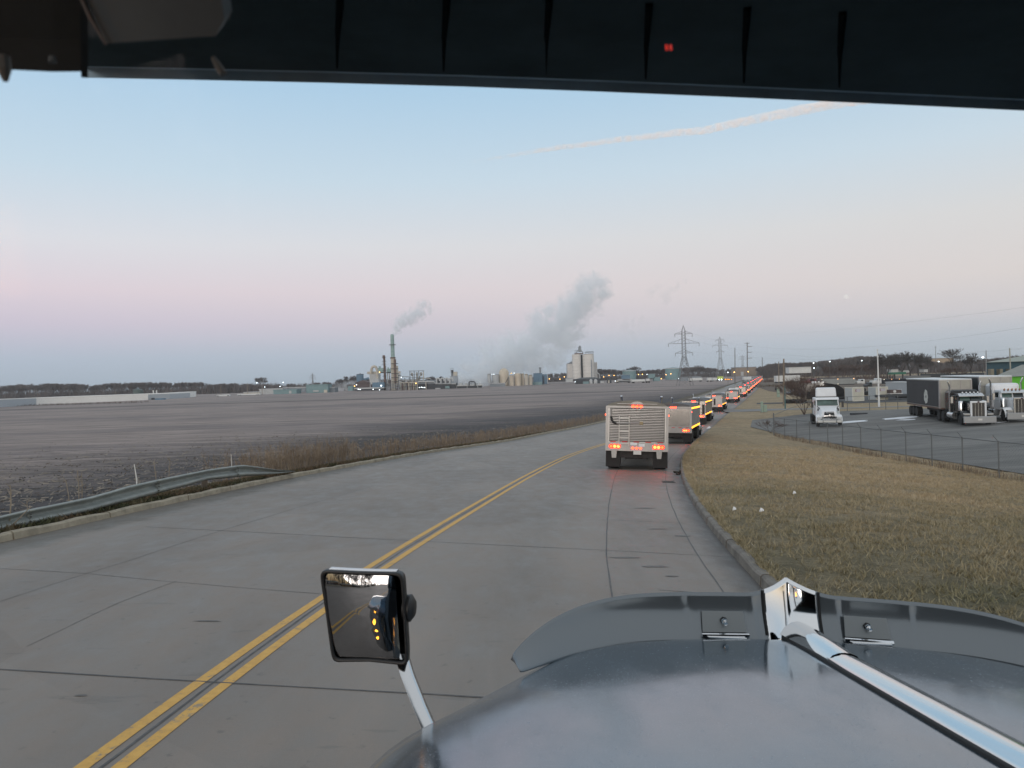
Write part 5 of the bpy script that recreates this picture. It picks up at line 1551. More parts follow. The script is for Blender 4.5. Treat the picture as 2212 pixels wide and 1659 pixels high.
class At:
    """build a thing at distance Y, parts given as pixel boxes around its own column"""
    def __init__(s, name, px, Y, label, cat, group=None):
        s.px, s.Y = px, Y; s.root = thing(name, px, Y, label, cat, group); s.o = s.root.location
    def x(s, px, py=None): return at(px, hor(s.px) if py is None else py, s.Y).x - s.o.x
    def z(s, py, px=None): return max(at(px or s.px, py, s.Y).z, -.3)
    def box(s, name, x0, x1, y0, y1, mt, depth=8, dy=0, bev=0, **k):
        z1 = s.z(y0, (x0 + x1) / 2); z0 = s.z(y1, (x0 + x1) / 2)
        return MB().b6(s.x(x0), s.x(x1), dy, dy + depth, z0, z1).build(name, mt, s.root, bevel=bev)
    def cyl(s, name, x0, x1, y0, y1, mt, dy=0, dome=0, n=20, cone=0):
        r = abs(s.x(x1) - s.x(x0)) / 2; c_ = (s.x(x0) + s.x(x1)) / 2; z1 = s.z(y0, (x0 + x1) / 2); z0 = s.z(y1, (x0 + x1) / 2)
        prof = [(r, z0), (r, z1)]
        if dome: prof += [(r * .92, z1 + dome * .3), (r * .7, z1 + dome * .65), (r * .35, z1 + dome * .92), (.05, z1 + dome)]
        elif cone: prof += [(.1, z1 + cone)]
        return MB().lathe(prof, n, (c_, dy, 0)).build(name, mt, s.root, smooth=True)
    def pipe(s, name, pts, r, mt, dy=0):
        return MB().tube([(s.x(px), dy, s.z(py, px)) for px, py in pts], r, 6).build(name, mt, s.root, smooth=True)

a = At('chimney', 850.5, 560, 'tall pale green chimney with a smoke plume and brown lower stage', 'chimney')
zt0, zt1 = a.z(722), a.z(773)
MB().lathe([(1.45, a.z(773)), (1.38, a.z(745)), (1.30, a.z(727)), (1.30, a.z(724)), (.95, zt0)], 20).build('upper_stack', m_green, a.root, smooth=True)
MB().lathe([(1.9, -.3), (1.75, a.z(800)), (1.6, a.z(773))], 16).build('lower_stack', m_beige, a.root, smooth=True)
MB().lathe([(1.3, a.z(745.3)), (2.6, a.z(745.3)), (2.6, a.z(744.3)), (1.3, a.z(744.3))], 18).build('platform', m_dark, a.root)
MB().lathe([(1.5, a.z(774.5)), (2.0, a.z(774.5)), (2.0, a.z(771.5)), (1.5, a.z(771.5))], 18).build('platform', m_rust, a.root)
for yb_ in (735, 752, 760, 767): MB().lathe([(1.3, a.z(yb_)), (1.48, a.z(yb_)), (1.48, a.z(yb_ - .8)), (1.3, a.z(yb_ - .8))], 18).build('band', m_teal, a.root)
for i, (x0, x1, y0, y1, mt) in enumerate([(853.5, 857, 776, 830, m_rust), (855, 860.5, 790, 832, m_beige), (851, 859, 806, 833, m_white), (848, 852, 773, 820, m_brown)]):
    a.box('stair_tower', x0, x1, y0, y1, mt, 3, dy=-3 + i)
for yy in (785, 796, 806, 815, 824): a.box('landing', 847, 861.5, yy, yy + 1.2, m_dark, 3.4, dy=-3.2)
a = At('distillation_column', 831.3, 556, 'thin rusty distillation column standing left of the tall chimney', 'column')
a.cyl('column_shell', 829.2, 833.8, 771, 843, m_rust); a.cyl('column_top', 828, 833.6, 767.5, 775, m_rust, n=8); a.cyl('column_neck', 829.6, 833.3, 785, 790, m_white)
for yy in (771, 780, 786, 800, 812, 826): a.box('platform', 827, 835, yy, yy + .9, m_dark, 2.8, dy=-1.4)
a.pipe('riser', [(835, 790), (834.6, 842)], .22, m_grey, dy=-1)
a = At('cyclone_tower', 806, 570, 'white hopper tower with a curved duct looping over its top', 'tower')
a.box('hopper_head', 793.5, 812.5, 802.5, 808, m_beige, 9, bev=.3); a.box('tower_body', 798.5, 818, 807.5, 830, m_white, 9); a.box('leg', 798.5, 800, 826, 842, m_white, 1)
a.pipe('curved_duct', [(803, 806), (803.5, 798), (806, 793), (810, 791.5), (814, 793), (816.2, 800), (816.5, 818)], 1.0, m_beige, dy=-1.5)
a.cyl('vent', 803.5, 807.5, 796, 803, m_white, dy=-1.2)
a = At('green_baghouse', 832, 590, 'pale green filter house on legs behind the rusty column', 'building')
a.box('housing', 817, 829, 795, 806, m_green, 8); a.box('housing_top', 819, 822, 791, 796, m_green, 3); a.box('housing', 836, 850, 796.5, 806, m_green, 8); a.box('vent', 838, 840, 793.5, 797, m_green, 2); a.box('vent', 844, 846, 794, 797, m_teal, 2)
for x in (837, 841, 845): a.cyl('support', x, x + 2, 806, 830, m_beige)
a.box('duct', 822, 846, 803.5, 805.5, m_dark, 2, dy=-3)
a = At('blue_silo', 778, 610, 'flat-topped blue silo left of the white tower', 'silo')
a.cyl('silo_shell', 770.3, 785.8, 809, 830, m_blue); a.box('top_rail', 770.3, 785.8, 808, 809, m_dark, 1); a.cyl('vent', 777.5, 779.5, 806, 809, m_dark)
a.pipe('conveyor', [(786, 820), (797, 817)], .9, m_blue)
a = At('brown_shed', 785, 585, 'low brown gabled shed under the blue silo', 'building')
a.box('shed_wall', 768, 799, 826, 838, m_brown, 10); MB().prism([(a.x(766), a.z(827)), (a.x(783), a.z(821)), (a.x(800), a.z(827))], -.5, 10.5).build('shed_roof', m_brown, a.root)
a = At('green_tank', 758, 552, 'squat grey green tank at the left end of the plant', 'tank')
a.cyl('tank_shell', 751, 765, 834, 844, m_teal); a.cyl('pipe_stack', 746, 748, 834, 843, m_white)
a = At('long_shed', 800, 548, 'long low shed with a pale roof edge before the chimney', 'building')
a.box('wall', 766, 826, 839.5, 843.5, m_dark, 8); a.box('roof', 765, 829, 837.3, 839.7, m_white, 9, dy=-.4); a.box('upper_hall', 803, 828, 826, 838, m_blue, 8, dy=2)
a = At('pipe_rack', 848, 545, 'grey pipe rack at the chimney foot', 'rack')
for yy in (829, 833, 837): a.box('tray', 836, 860, yy, yy + 1.4, m_grey, 5)
for x in (837, 842, 848, 853, 858): a.box('rack_leg', x, x + .9, 828, 842, m_dark, 1)
a = At('stripper_column', 863.5, 555, 'slender white column with platforms right of the chimney', 'column')
a.cyl('column_shell', 862, 865.5, 803, 843, m_white); a.cyl('column_top', 861, 866, 802, 806, m_beige, n=8); a.box('platform', 860.5, 867, 810, 811, m_dark, 2.6, dy=-1.3); a.box('platform', 860.5, 867, 821, 822, m_dark, 2.6, dy=-1.3)
rp = random.Random(5)
for i in range(13):
    x = 866 + i * 2.8 + rp.uniform(-.5, .5); w = rp.choice([1.4, 1.8, 2.4]); yt = rp.uniform(824, 832)
    a = At('process_vessel', x, 552 + rp.uniform(-4, 6), ['slim steel', 'rusty', 'pale beige'][i % 3] + ' process vessel, number ' + ['one', 'two', 'three', 'four', 'five', 'six', 'seven', 'eight', 'nine', 'ten', 'eleven', 'twelve', 'thirteen'][i] + ' from the left in the row right of the chimney', 'vessel', 'row of process vessels')
    a.cyl('vessel_shell', x - w / 2 - .3, x + w / 2 + .3, yt, 842, [m_white, m_rust, m_beige, m_tank][i % 4], dome=.5, n=10); a.cyl('vessel_skirt', x - w / 2, x + w / 2, 838, 843, m_rust, n=8)
a = At('vessel_rack', 884, 548, 'beige pipe deck running over the row of process vessels', 'rack')
a.box('deck', 864, 902, 825.5, 827.2, m_beige, 6); a.box('lower_deck', 866, 900, 835, 836, m_dark, 5)
for x in (865, 874, 883, 892, 901): a.box('rack_leg', x, x + .8, 826, 843, m_beige, 1)
for i in range(9):
    x = 838 + i * 4.6 + rp.uniform(-1.2, 1.2); yt = rp.uniform(806, 826)
    a = At('process_column', x, 572 + i % 4 * 3, ['short pale', 'mid-height rusty', 'slim grey'][i % 3] + ' process column between chimney and vessel frame, ' + ['first', 'second', 'third', 'fourth', 'fifth', 'sixth', 'seventh', 'eighth', 'ninth'][i] + ' from the left', 'column', 'process columns behind the vessels')
    a.cyl('column_shell', x - .9, x + .9, yt, 843, [m_white, m_rust, m_grey][i % 3], n=10, dome=.4); a.box('platform', x - 1.5, x + 1.5, yt + 5, yt + 5.6, m_dark, 2.4, dy=-1.2); a.box('platform', x - 1.5, x + 1.5, yt + 11, yt + 11.6, m_dark, 2.4, dy=-1.2)
for i, (xa, xb, y) in enumerate([(862, 904, 820), (864, 900, 822.3), (900, 944, 822), (862, 884, 813.5), (904, 930, 817)]):
    a = At('pipe_run', (xa + xb) / 2, 568, ['longest upper', 'lower parallel', 'right-hand', 'short high', 'stepped'][i] + ' pipe run above the process vessels', 'pipe', 'pipe runs of the plant')
    a.pipe('pipe_line', [(xa, y), (xb, y + .3)], .3, [m_white, m_beige, m_grey][i % 3]); a.pipe('pipe_drop', [(xb, y), (xb, 832)], .25, m_grey); a.pipe('pipe_drop', [(xa, y), (xa, 834)], .25, m_grey)
a = At('evaporator_frame', 900, 565, 'open steel frame with vessels hung inside, top of the plant', 'frame')
for x in (885.3, 894.5, 904.5, 914): a.box('frame_post', x, x + .9, 800.5, 828, m_dark, 1)
for yy in (800.5, 807.5, 815): a.box('frame_deck', 885.3, 914.9, yy, yy + 1.0, m_grey, 7)
for x, y0, y1, w in ((889, 806, 812, 4), (900, 805, 822, 3.6), (909, 805, 812, 4), (891, 812, 826, 2), (906, 813, 826, 2.2)): a.cyl('hung_vessel', x - w / 2, x + w / 2, y0, y1, m_beige, dy=3, dome=.4, n=10)
a.cyl('column_leg', 914, 916, 803, 826, m_beige)
a = At('dark_hall', 945, 560, 'long dark open hall with a white pipe running over it', 'building')
a.box('hall_wall', 902, 986, 829, 842, m_dark, 14); a.box('hall_roof', 902, 940, 825.5, 829, m_grey, 14); 
a.pipe('overhead_pipe', [(903, 824.2), (938, 824.5), (941, 828.5), (985, 829)], .5, m_white, dy=-1.5)
a.box('hall_post', 919.5, 921, 824, 842, m_beige, 1, dy=-2); a.box('pale_container', 940.5, 951, 838, 840.5, m_white, 3, dy=-3); a.box('teal_container', 962, 971, 834, 839, m_teal, 3, dy=-3)
for i, x in enumerate((943, 952.5, 962, 971.5)):
    a = At('duct_arch', x, 556, ['leftmost', 'second', 'third', 'rightmost'][i] + ' white inverted-U duct on the dark hall roof', 'duct', 'inverted-U ducts on the hall')
    a.pipe('arch_pipe', [(x, 828), (x, 819), (x + 1.5, 817.3), (x + 5, 817.3), (x + 6.5, 819), (x + 6.8, 823)], .62, m_white)
a = At('gabled_shed', 953, 590, 'dark gabled roof behind the row of white duct arches', 'building')
a.box('wall', 942, 962, 820, 828, m_dark, 8); MB().prism([(a.x(940), a.z(820)), (a.x(952), a.z(813)), (a.x(964), a.z(820))], 0, 8).build('shed_roof', m_dark, a.root)
a = At('bucket_elevator', 977, 575, 'square elevator head with cage above a pale block', 'elevator')
a.box('elevator_leg', 975, 979, 799, 813, m_dark, 3); a.box('cage', 973.5, 980, 795.5, 796.2, m_grey, 3); a.box('cage_post', 973.5, 974.1, 795.5, 806, m_grey, .4); a.box('cage_post', 979.6, 980.2, 795.5, 804, m_grey, .4)
a.box('block', 979.5, 987.5, 803, 813, m_beige, 6); a.box('block_base', 972, 988, 812, 828, m_grey, 8)
a = At('cooling_deck', 1018, 560, 'long low pale deck with cooling units in the steam', 'building')
a.box('deck', 984, 1042, 831.5, 833.5, m_white, 10); a.box('deck_shade', 985, 1040, 833.5, 838, m_dark, 8, dy=1)
for x in (985.5, 1008, 1031): a.box('deck_post', x, x + 1, 833, 841, m_white, 1)
for x, w in ((990, 8), (1003, 6), (1022, 8), (1034, 5)): a.box('cooling_unit', x, x + w, 828, 831.6, m_white, 6, dy=2)
a.pipe('pipe_loop', [(1013, 833), (1013, 826), (1015, 824.5), (1024, 824.5), (1026, 826), (1026, 833)], .5, m_dark)
# tank farm
def c3(x): return 1014.9 + .2108 * x
def r3(y): return 724.1 + .2108 * y
TY = 620
tanks = [(180, 216, 400, 490, m_white, 0, 'small pale tank at the left end of the tank group'), (228, 300, 405, 490, m_white, 0, 'two-part whitish tank with a dark rail left of the dome'), (300, 400, 380, 528, m_tank, 3.4, 'largest domed beige tank with a curved stair'),
         (403, 452, 413, 522, m_tank, 0, 'narrow beige tank touching the domed one'), (456, 528, 398, 518, m_tank, .8, 'wide tan tank in the middle of the group'), (528, 556, 398, 515, m_tank, .8, 'slim tan tank right of the wide one'),
         (560, 598, 403, 512, m_beige, .8, 'pale tank fading into the steam'), (600, 640, 412, 510, m_beige, .8, 'faintest pale tank beside the blue building')]
for i, (x0, x1, y0, y1, mt, dm_, lab) in enumerate(tanks):
    a = At('storage_tank', c3((x0 + x1) / 2), TY + (i % 3) * 3, lab, 'tank', 'tanks of the plant')
    a.cyl('tank_shell', c3(x0), c3(x1), r3(y0), r3(y1), mt, dome=dm_)
    a.box('tank_rail', c3(x0), c3(x1), r3(y0) - .8, r3(y0) - .2, m_dark, .6, dy=-2) if not dm_ > 3 else a.pipe('stair', [(c3(322), r3(525)), (c3(370), r3(480)), (c3(398), r3(430))], .3, m_dark, dy=-8)
    if dm_ > 3: a.cyl('dome_cap', c3(342), c3(362), r3(352), r3(362), m_dark, n=8)
a = At('grey_shed', c3(280), 605, 'low grey shed in front of the domed tank', 'building')
a.box('wall', c3(205), c3(360), r3(497), r3(532), m_grey, 10); a.box('shed_roof', c3(203), c3(362), r3(490), r3(497), m_white, 10.6, dy=-.3)
a = At('blue_building', c3(700), 640, 'blue process building with a small stack on top', 'building')
a.box('wall', c3(655), c3(742), r3(388), r3(515), m_blue, 12); a.box('low_wing', c3(640), c3(735), r3(478), r3(520), m_teal, 10, dy=-8); a.cyl('stack', c3(712), c3(732), r3(332), r3(390), m_grey); a.cyl('stack_cap', c3(708), c3(736), r3(330), r3(340), m_grey, n=10)
a.box('side_frame', c3(745), c3(800), r3(400), r3(500), m_blue, 8, dy=2); a.box('frame_gap', c3(752), c3(762), r3(420), r3(495), m_dark, 1, dy=1.5); a.box('white_post', c3(792), c3(798), r3(402), r3(500), m_white, 1)
# silos
SY = 640
def silo(x0, x1, y0, y1, lab, cone=0):
    a = At('grain_silo', c3((x0 + x1) / 2), SY, lab, 'silo', 'concrete grain silos')
    a.cyl('silo_wall', c3(x0), c3(x1), r3(y0), r3(y1), m_conc, n=28, cone=cone)
    zr = [a.z(r3(v)) for v in np.linspace(y0 + 18, y1 - 12, 7)]
    r_ = abs(a.x(c3(x1)) - a.x(c3(x0))) / 2
    for z in zr: MB().lathe([(r_, z), (r_ + .05, z + .05), (r_ + .05, z + .22), (r_, z + .26)], 28).build('pour_joint', mat('silo_joint', (.50, .49, .47), .9), a.root, smooth=True)
    return a
silo(1053, 1142, 197, 448, 'tall concrete silo, left of the main pair')
s2 = silo(1160, 1276, 197, 445, 'widest tall concrete silo, right of the main pair')
s2.box('stair_line', c3(1228), c3(1238), r3(255), r3(430), m_grey, 1, dy=-13.2)
a = At('silo_annex', c3(1030), 655, 'lower square concrete bin with sloping roof left of the silos', 'silo')
a.box('bin_wall', c3(1003), c3(1056), r3(292), r3(442), m_conc, 12); MB().prism([(a.x(c3(1001)), a.z(r3(293))), (a.x(c3(1057)), a.z(r3(265))), (a.x(c3(1057)), a.z(r3(293)))], -.3, 12).build('bin_roof', m_grey, a.root)
a = At('silo_annex', c3(1292), 655, 'lower concrete bin right of the tall silos', 'silo')
a.box('bin_wall', c3(1270), c3(1308), r3(277), r3(440), m_conc, 10); a.pipe('spout', [(c3(1306), r3(385)), (c3(1326), r3(400)), (c3(1330), r3(445))], .6, m_white)
a = At('silo_gap', c3(1150), 642, 'dark shaded-gap shaft between the two tall silos', 'tower')
a.box('infill', c3(1140), c3(1162), r3(200), r3(445), m_dark, 4, dy=2)  # dark box stands in for the shade in the gap between the silos
a = At('headhouse', c3(1130), 640, 'grey elevator headhouse with rails on top of the silos', 'elevator')
a.box('gallery', c3(1080), c3(1168), r3(184), r3(196), m_rust, 4); a.box('head', c3(1122), c3(1150), r3(118), r3(172), m_grey, 3); a.box('head_top', c3(1128), c3(1146), r3(108), r3(120), m_grey, 2); 
a.pipe('brace', [(c3(1092), r3(182)), (c3(1130), r3(140))], .45, m_grey); a.pipe('brace', [(c3(1170), r3(186)), (c3(1140), r3(145))], .45, m_grey)
a.box('rail', c3(1082), c3(1110), r3(155), r3(158), m_grey, 3); a.box('rail_post', c3(1083), c3(1086), r3(155), r3(184), m_grey, .4); a.box('rail_post', c3(1106), c3(1109), r3(155), r3(184), m_grey, .4)
a.box('rail', c3(1193), c3(1276), r3(168), r3(173), m_dark, 8); a.box('deck', c3(1180), c3(1272), r3(190), r3(197), m_rust, 8)
for x in (1195, 1220, 1245, 1270): a.box('rail_post', c3(x), c3(x + 3), r3(170), r3(192), m_grey, .4)
a = At('receiving_shed', c3(1210), 615, 'dark gable shed with two pale round-topped doors under the silos', 'building')
a.box('wall', c3(1092), c3(1335), r3(447), r3(500), m_dark, 12); MB().prism([(a.x(c3(1088)), a.z(r3(448))), (a.x(c3(1150)), a.z(r3(434))), (a.x(c3(1280)), a.z(r3(432))), (a.x(c3(1338)), a.z(r3(448)))], -.4, 12).build('shed_roof', mat('dark_roof_blue', (.10, .12, .14), .7), a.root)
for x0, x1 in ((1222, 1257), (1268, 1306)): a.cyl('round_door', c3(x0), c3(x1), r3(466), r3(499), m_white, dy=0, dome=1.4)
a.box('teal_box', c3(1155), c3(1214), r3(474), r3(500), m_teal, 2, dy=-2.2)
# boxes right of silos
misc = [(1340, 1375, 470, 492, m_white, 'small pale shed right of the silo shed'), (985, 1056, 443, 480, m_white, 'low pale wall left of the silo foot'), (1520, 1660, 450, 478, m_white, 'long pale low wall before the smaller teal tank'),
        (1563, 1640, 408, 458, m_blue, 'blue gabled shed in front of the smaller teal tank'), (1838, 1896, 398, 440, m_teal, 'small teal tower shed between the tanks'), (1885, 1950, 430, 470, m_teal, 'low teal shed left of the large tank'),
        (2160, 2370, 428, 470, m_grey, 'steel framed rack left of the tan building')]
for x0, x1, y0, y1, mt, lab in misc:
    a = At('plant_shed', c3((x0 + x1) / 2), 600, lab, 'building'); a.box('wall', c3(x0), c3(x1), r3(y0), r3(y1), mt, 6); a.box('roof_edge', c3(x0) - .3, c3(x1) + .3, r3(y0) - .8, r3(y0), m_grey, 6.5, dy=-.2)
for x0, x1, y0, y1, lab in ((1565, 1702, 362, 455, 'smaller pale teal storage tank right of the silos'), (2003, 2160, 338, 455, 'large pale teal storage tank behind the nearest pylon')):
    a = At('storage_tank', c3((x0 + x1) / 2), 650, lab, 'tank', 'tanks of the plant'); a.cyl('tank_shell', c3(x0), c3(x1), r3(y0), r3(y1), m_teal, n=36, cone=.8); 
    r_ = abs(a.x(c3(x1)) - a.x(c3(x0))) / 2; zz = a.z(r3(y0)); MB().lathe([(r_, zz - .5), (r_ + .12, zz - .5), (r_ + .12, zz), (r_, zz)], 36).build('rim_band', m_white, a.root, smooth=True)
a = At('tank_car', c3(1425), 590, 'dark cylindrical tank car end left of the white trailers', 'tank car'); a.cyl('barrel', c3(1402), c3(1450), r3(458), r3(490), m_dark, dome=.5); a.cyl('barrel_end', c3(1405), c3(1422), r3(462), r3(488), m_beige, dy=-5)

# white trailers parked along the far road
def far_trailer(px0, px1, py0, py1, Y, mt, lab, cab=None, hopper=False):
    a = At('parked_trailer', (px0 + px1) / 2, Y, lab, 'trailer', 'pale trailers on the far road')
    a.box('trailer_body', px0, px1, py0, py1, mt, 2.6, bev=.15)
    zb = a.z(py1, (px0 + px1) / 2); x0, x1 = a.x(px0), a.x(px1)
    a.box('under_frame', px0 + .5, px1 - .5, py1, py1 + .35, m_dark, 2.2, dy=.2)
    for f_ in (.07, .14, .85, .92):
        xx = x0 + (x1 - x0) * f_; r_ = max(min(zb * .5, .52), .3)
        MB().cyl((xx, .0, r_), (xx, 2.4, r_), r_, n=10).build('wheel', tyrem, a.root)
    if cab: a.box('cab', cab[0], cab[1], py0 + .6, py1 + 2.2, mt, 2.4, bev=.2)
    return a
wt = mat('trailer_white', (.58, .60, .60), .5, noise=.07, scale=.4)
far_trailer(1365, 1393, r3(453), r3(476), 560, wt, 'long bright white trailer right of the tank car')
far_trailer(1396, 1403, 818, 823, 560, wt, 'short white truck right of the long bright trailer')
far_trailer(1488, 1517, 816.5, 822, 540, wt, 'pale trailer just right of the nearest pylon legs')
far_trailer(1528, 1537, 816, 822, 520, wt, 'white truck with reddish light left of the lit vehicle')
far_trailer(1539, 1551, 816.5, 822, 530, wt, 'silver trailer behind the lit vehicle')
far_trailer(1606, 1623, 814, 820.5, 380, wt, 'white square trailer at the road end before the tan building')
far_trailer(1330, 1362, 822, 825, 600, m_beige, 'low beige row of flat wagons by the long trailer')
a = At('lit_truck', 1557, 500, 'truck with green-lit colour on its load and amber lights on the far road', 'truck'); a.box('load', 1551, 1562, 813, 819, mat('green_lit_load', (.45, .55, .12), .6), 2.5); a.box('deck', 1551, 1580, 819, 821, m_dark, 2.4)  # green light on the load is put into its base colour
for x in (1553, 1558): MB().ball((a.x(x), -.3, a.z(820, x)), .35, 8, 5).build('headlamp', L_W, a.root)
for x in (1566, 1570, 1574, 1579): MB().ball((a.x(x), -.3, a.z(819.5, x)), .2, 8, 5).build('amber_light', E_AM, a.root)
a = At('tan_building', 1611, 700, 'plain tan block building at the end of the truck queue', 'building'); a.box('wall', 1589, 1634, 793.5, 812, mat('tan_wall', (.26, .21, .17), .85, noise=.1, scale=.1), 14); a.box('roof_edge', 1588.5, 1634.5, 792.7, 793.7, m_grey, 14.4, dy=-.2); a.box('door', 1600, 1606, 803, 812, m_white, .3, dy=-.2)

# ------------------------------------------------------------------ far left: warehouse and sheds
wh = mat('warehouse_white', (.88, .87, .84), .6, noise=.03, scale=.1); wgr = mat('warehouse_grey', (.42, .46, .50), .6, noise=.03, scale=.1)
def slab_px(root, o0, name, pts_top, pts_bot, mt, depth=30):
    """wall between two ground points with its own heights, extruded away"""
    (a0, a1), (b0, b1) = pts_top, pts_bot
    v = [b0, b1, a1, a0]
    dd = Vector((0, depth, 0)); dd = Vector((0, depth, 0))
    MB().add([q - o0 for q in v] + [q - o0 + dd for q in v], hx8).build(name, mt, root)
def warehouse():
    def G(px, py):
        Y = (CAMZ + .2) * F / (py - hor(px)); q = at(px, py, Y); q.z = -.2; return q, Y
    o0 = G(180, 871)[0]
    root = empty('warehouse', o0, label='very long low white warehouse across the field on the left', cat='building')
    spans = [(-260, 898, 874.5, 43, 876.8, 862.4, wgr, 'grey_wing'), (43, 876.8, 862.4, 320, 864.7, 852.2, wh, 'main_wall'), (320, 864.7, 852.2, 366, 862.6, 850.6, wgr, 'grey_bay'), (366, 861.6, 849.8, 383.5, 860, 848.6, wh, 'end_bay')]
    for (xa, ya, ta, xb, yb_, tb, mt, nm) in spans:
        qa, Ya = G(xa, ya); qb, Yb = G(xb, yb_); ta_ = at(xa, ta, Ya); tb_ = at(xb, tb, Yb)
        slab_px(root, o0, nm, (ta_, tb_), (qa, qb), mt)
        e = Vector((0, -.3, 0)); up = Vector((0, 0, .5))
        MB().add([ta_ - o0 + e, tb_ - o0 + e, tb_ - o0 + e + up, ta_ - o0 + e + up, ta_ - o0 + Vector((0, 30.5, 0)), tb_ - o0 + Vector((0, 30.5, 0)), tb_ - o0 + Vector((0, 30.5, 0)) + up, ta_ - o0 + Vector((0, 30.5, 0)) + up], hx8).build('roof_edge', wh, root)
    for px, w, y0, y1, mt in ((313, 4, 858, 864.6, m_dark), (336, 1.5, 859, 863, m_dark), (352, 18, 860, 862.4, m_blue)):
        qa, Ya = G(px, 864); x0 = at(px - w / 2, 864, Ya).x; x1 = at(px + w / 2, 864, Ya).x
        MB().b6(x0 - o0.x, x1 - o0.x, Ya - 5 - o0.y, Ya - 1.5 - o0.y, -.1, at(px, y0, Ya).z - o0.z).build('loading_door', mt, root)
    for px in (331.5, 338.5):
        Y = 500; q = at(px, 852, Y); MB().cyl((q.x - o0.x, q.y - o0.y, 2), (q.x - o0.x, q.y - o0.y, at(px, 843, Y).z - o0.z), .45, n=10).build('roof_stack', wt, root)
warehouse()
a = At('dark_tank', 298, 560, 'dark green round tank behind the white warehouse', 'tank'); a.cyl('tank_shell', 288, 308.5, 842.5, 856, mat('tank_darkgreen', (.06, .09, .085), .7), cone=1.2)
far_trailer(467, 495, 852.5, 857.5, 520, wt, 'white tanker trailer alone at the field edge left of the plant')
far_trailer(512, 562, 850.5, 853.5, 530, wt, 'low row of white trailers left of the pale sheds')
for x0, x1, y0, y1, mt, Y, lab in [(560, 610, 841, 850, m_white, 560, 'long pale shed with a white roof left of the teal sheds'), (590, 640, 843, 850.5, m_teal, 540, 'teal low shed with pale doors'), (612, 660, 838, 846, m_grey, 575, 'grey shed behind the teal low shed'), (661, 708, 832, 847, m_teal, 550, 'larger teal shed left of the plant'),
                               (705, 722, 838, 847, m_grey, 556, 'small grey annex right of the larger teal shed'), (526, 562, 848, 852, m_beige, 560, 'beige lean-to at the left end of the sheds')]:
    a = At('farm_shed', (x0 + x1) / 2, Y, lab, 'building'); a.box('wall', x0, x1, y0, y1 + 2, mt, 12); a.box('shed_roof', x0 - 1, x1 + 1, y0 - 1.6, y0, m_white if mt is not m_teal else m_teal, 12.6, dy=-.3)
    if x0 == 590: a.box('pale_door', 624, 629, 843.8, 850, m_white, .3, dy=-.35)
    if x0 == 661: a.box('window_band', 676, 688, 843, 846, m_white, .3, dy=-.35); a.box('beige_bay', 700, 707, 842, 848, m_beige, 1, dy=-1.2)
for (px, yt) in ((84, 866), (250, 851), (477, 838), (535, 833), (566, 829), (370, 846)):
    pole('utility_pole', px, yt - 6, hor(px) + 12, 540, .22, woodp, {84: 'thin pole before the long warehouse, leftmost', 250: 'thin pole behind the middle of the warehouse', 477: 'thin pole rising over the white tanker trailer', 535: 'thin pole left of the pale sheds', 566: 'thin pole over the pale sheds', 370: 'thin pole behind the warehouse end'}[px])

# ------------------------------------------------------------------ right: yard with containers, green and teal buildings
cont = mat('container_cream', (.50, .50, .44), .6, noise=.06, scale=1); contw = mat('container_grey', (.40, .43, .44), .6, noise=.06, scale=1)
def container(px0, pxm, px1, pyb, pyt, Y, lab, rot, textpx):
    wside = W_(pxm, px1, Y); wend = W_(px0, pxm, Y)
    c0 = at(pxm, pyb, Y); z0 = H(c0.x, c0.y) + .06
    hgt = at(pxm, pyt, Y).z - z0
    root = empty('shipping_container', (c0.x, c0.y, z0), label=lab, cat='container', group='cream containers behind the lot')
    root.rotation_euler = (0, 0, rot)
    Lc, Wc = wside / math.cos(rot), 2.4
    MB().b6(0, Lc, 0, Wc, .0, hgt).build('container_shell', cont, root)
    rb = MB(); n = int(Lc / .28)
    for i in range(n): rb.b6(.12 + i * .28, .12 + i * .28 + .12, -.035, 0, .15, hgt - (.15 if not (textpx[0] < (i + .5) / n < textpx[1]) else hgt * .48))
    rb.build('corrugated_side', cont, root)
    MB().b6(-.04, 0, .1, Wc - .1, .1, hgt - .1).build('container_end', contw, root)
    fr = MB(); fr.b6(-.06, .10, -.06, .08, 0, hgt + .03); fr.b6(Lc - .1, Lc + .03, -.06, .08, 0, hgt + .03); fr.b6(-.06, Lc + .03, -.06, .06, hgt - .12, hgt + .04); fr.b6(-.06, Lc + .03, -.06, .06, 0, .14); fr.b6(-.06, .06, -.05, Wc, hgt - .12, hgt + .04)
    fr.build('container_frame', mat('container_edge', (.60, .60, .55), .5), root)
    # faded lettering panel: only its first letter, a K, can be read
    pn = MB(); x0 = Lc * textpx[0]; x1 = Lc * textpx[1]
    zt2 = hgt * .88; zb2 = hgt * .66
    pn.b6(x0 - .05, x1, -.010, -.004, zb2, zt2); p_ = pn.build('name_panel', mat('faded_panel', (.46, .45, .50), .7, noise=.1, scale=2), root)
    kx = x0; k_ = MB(); k_.b6(kx, kx + .07, -.05, -.012, zb2, zt2)
    k_.box((kx + .19, -.03, (zb2 + zt2) / 2 + .13), (.06, .03, .36), ry=R(38)); k_.box((kx + .19, -.03, (zb2 + zt2) / 2 - .13), (.06, .03, .36), ry=R(-38))
    k_.build('letter', mat('faded_red', (.26, .12, .12), .7), p_)
container(1824, 1842, 1869, 862, 837, 150, 'left cream ribbed container with faded lettering behind the white tractor', R(12), (.25, .8))
container(1876, 1893, 1921, 858, 836, 153, 'right cream ribbed container behind the flagpole', R(12), (.3, .8))
def rbox(name, px0, px1, py0, py1, Y, depth, mt, lab, cat, extra=None, zb=None):
    a = At(name, (px0 + px1) / 2, Y, lab, cat); o = a.box('body', px0, px1, py0, py1, mt, depth)
    if extra: extra(a)
    return a
coal = mat('coal_black', (.010, .010, .011), .95, noise=.4, scale=2, bump=.1, bscale=6)
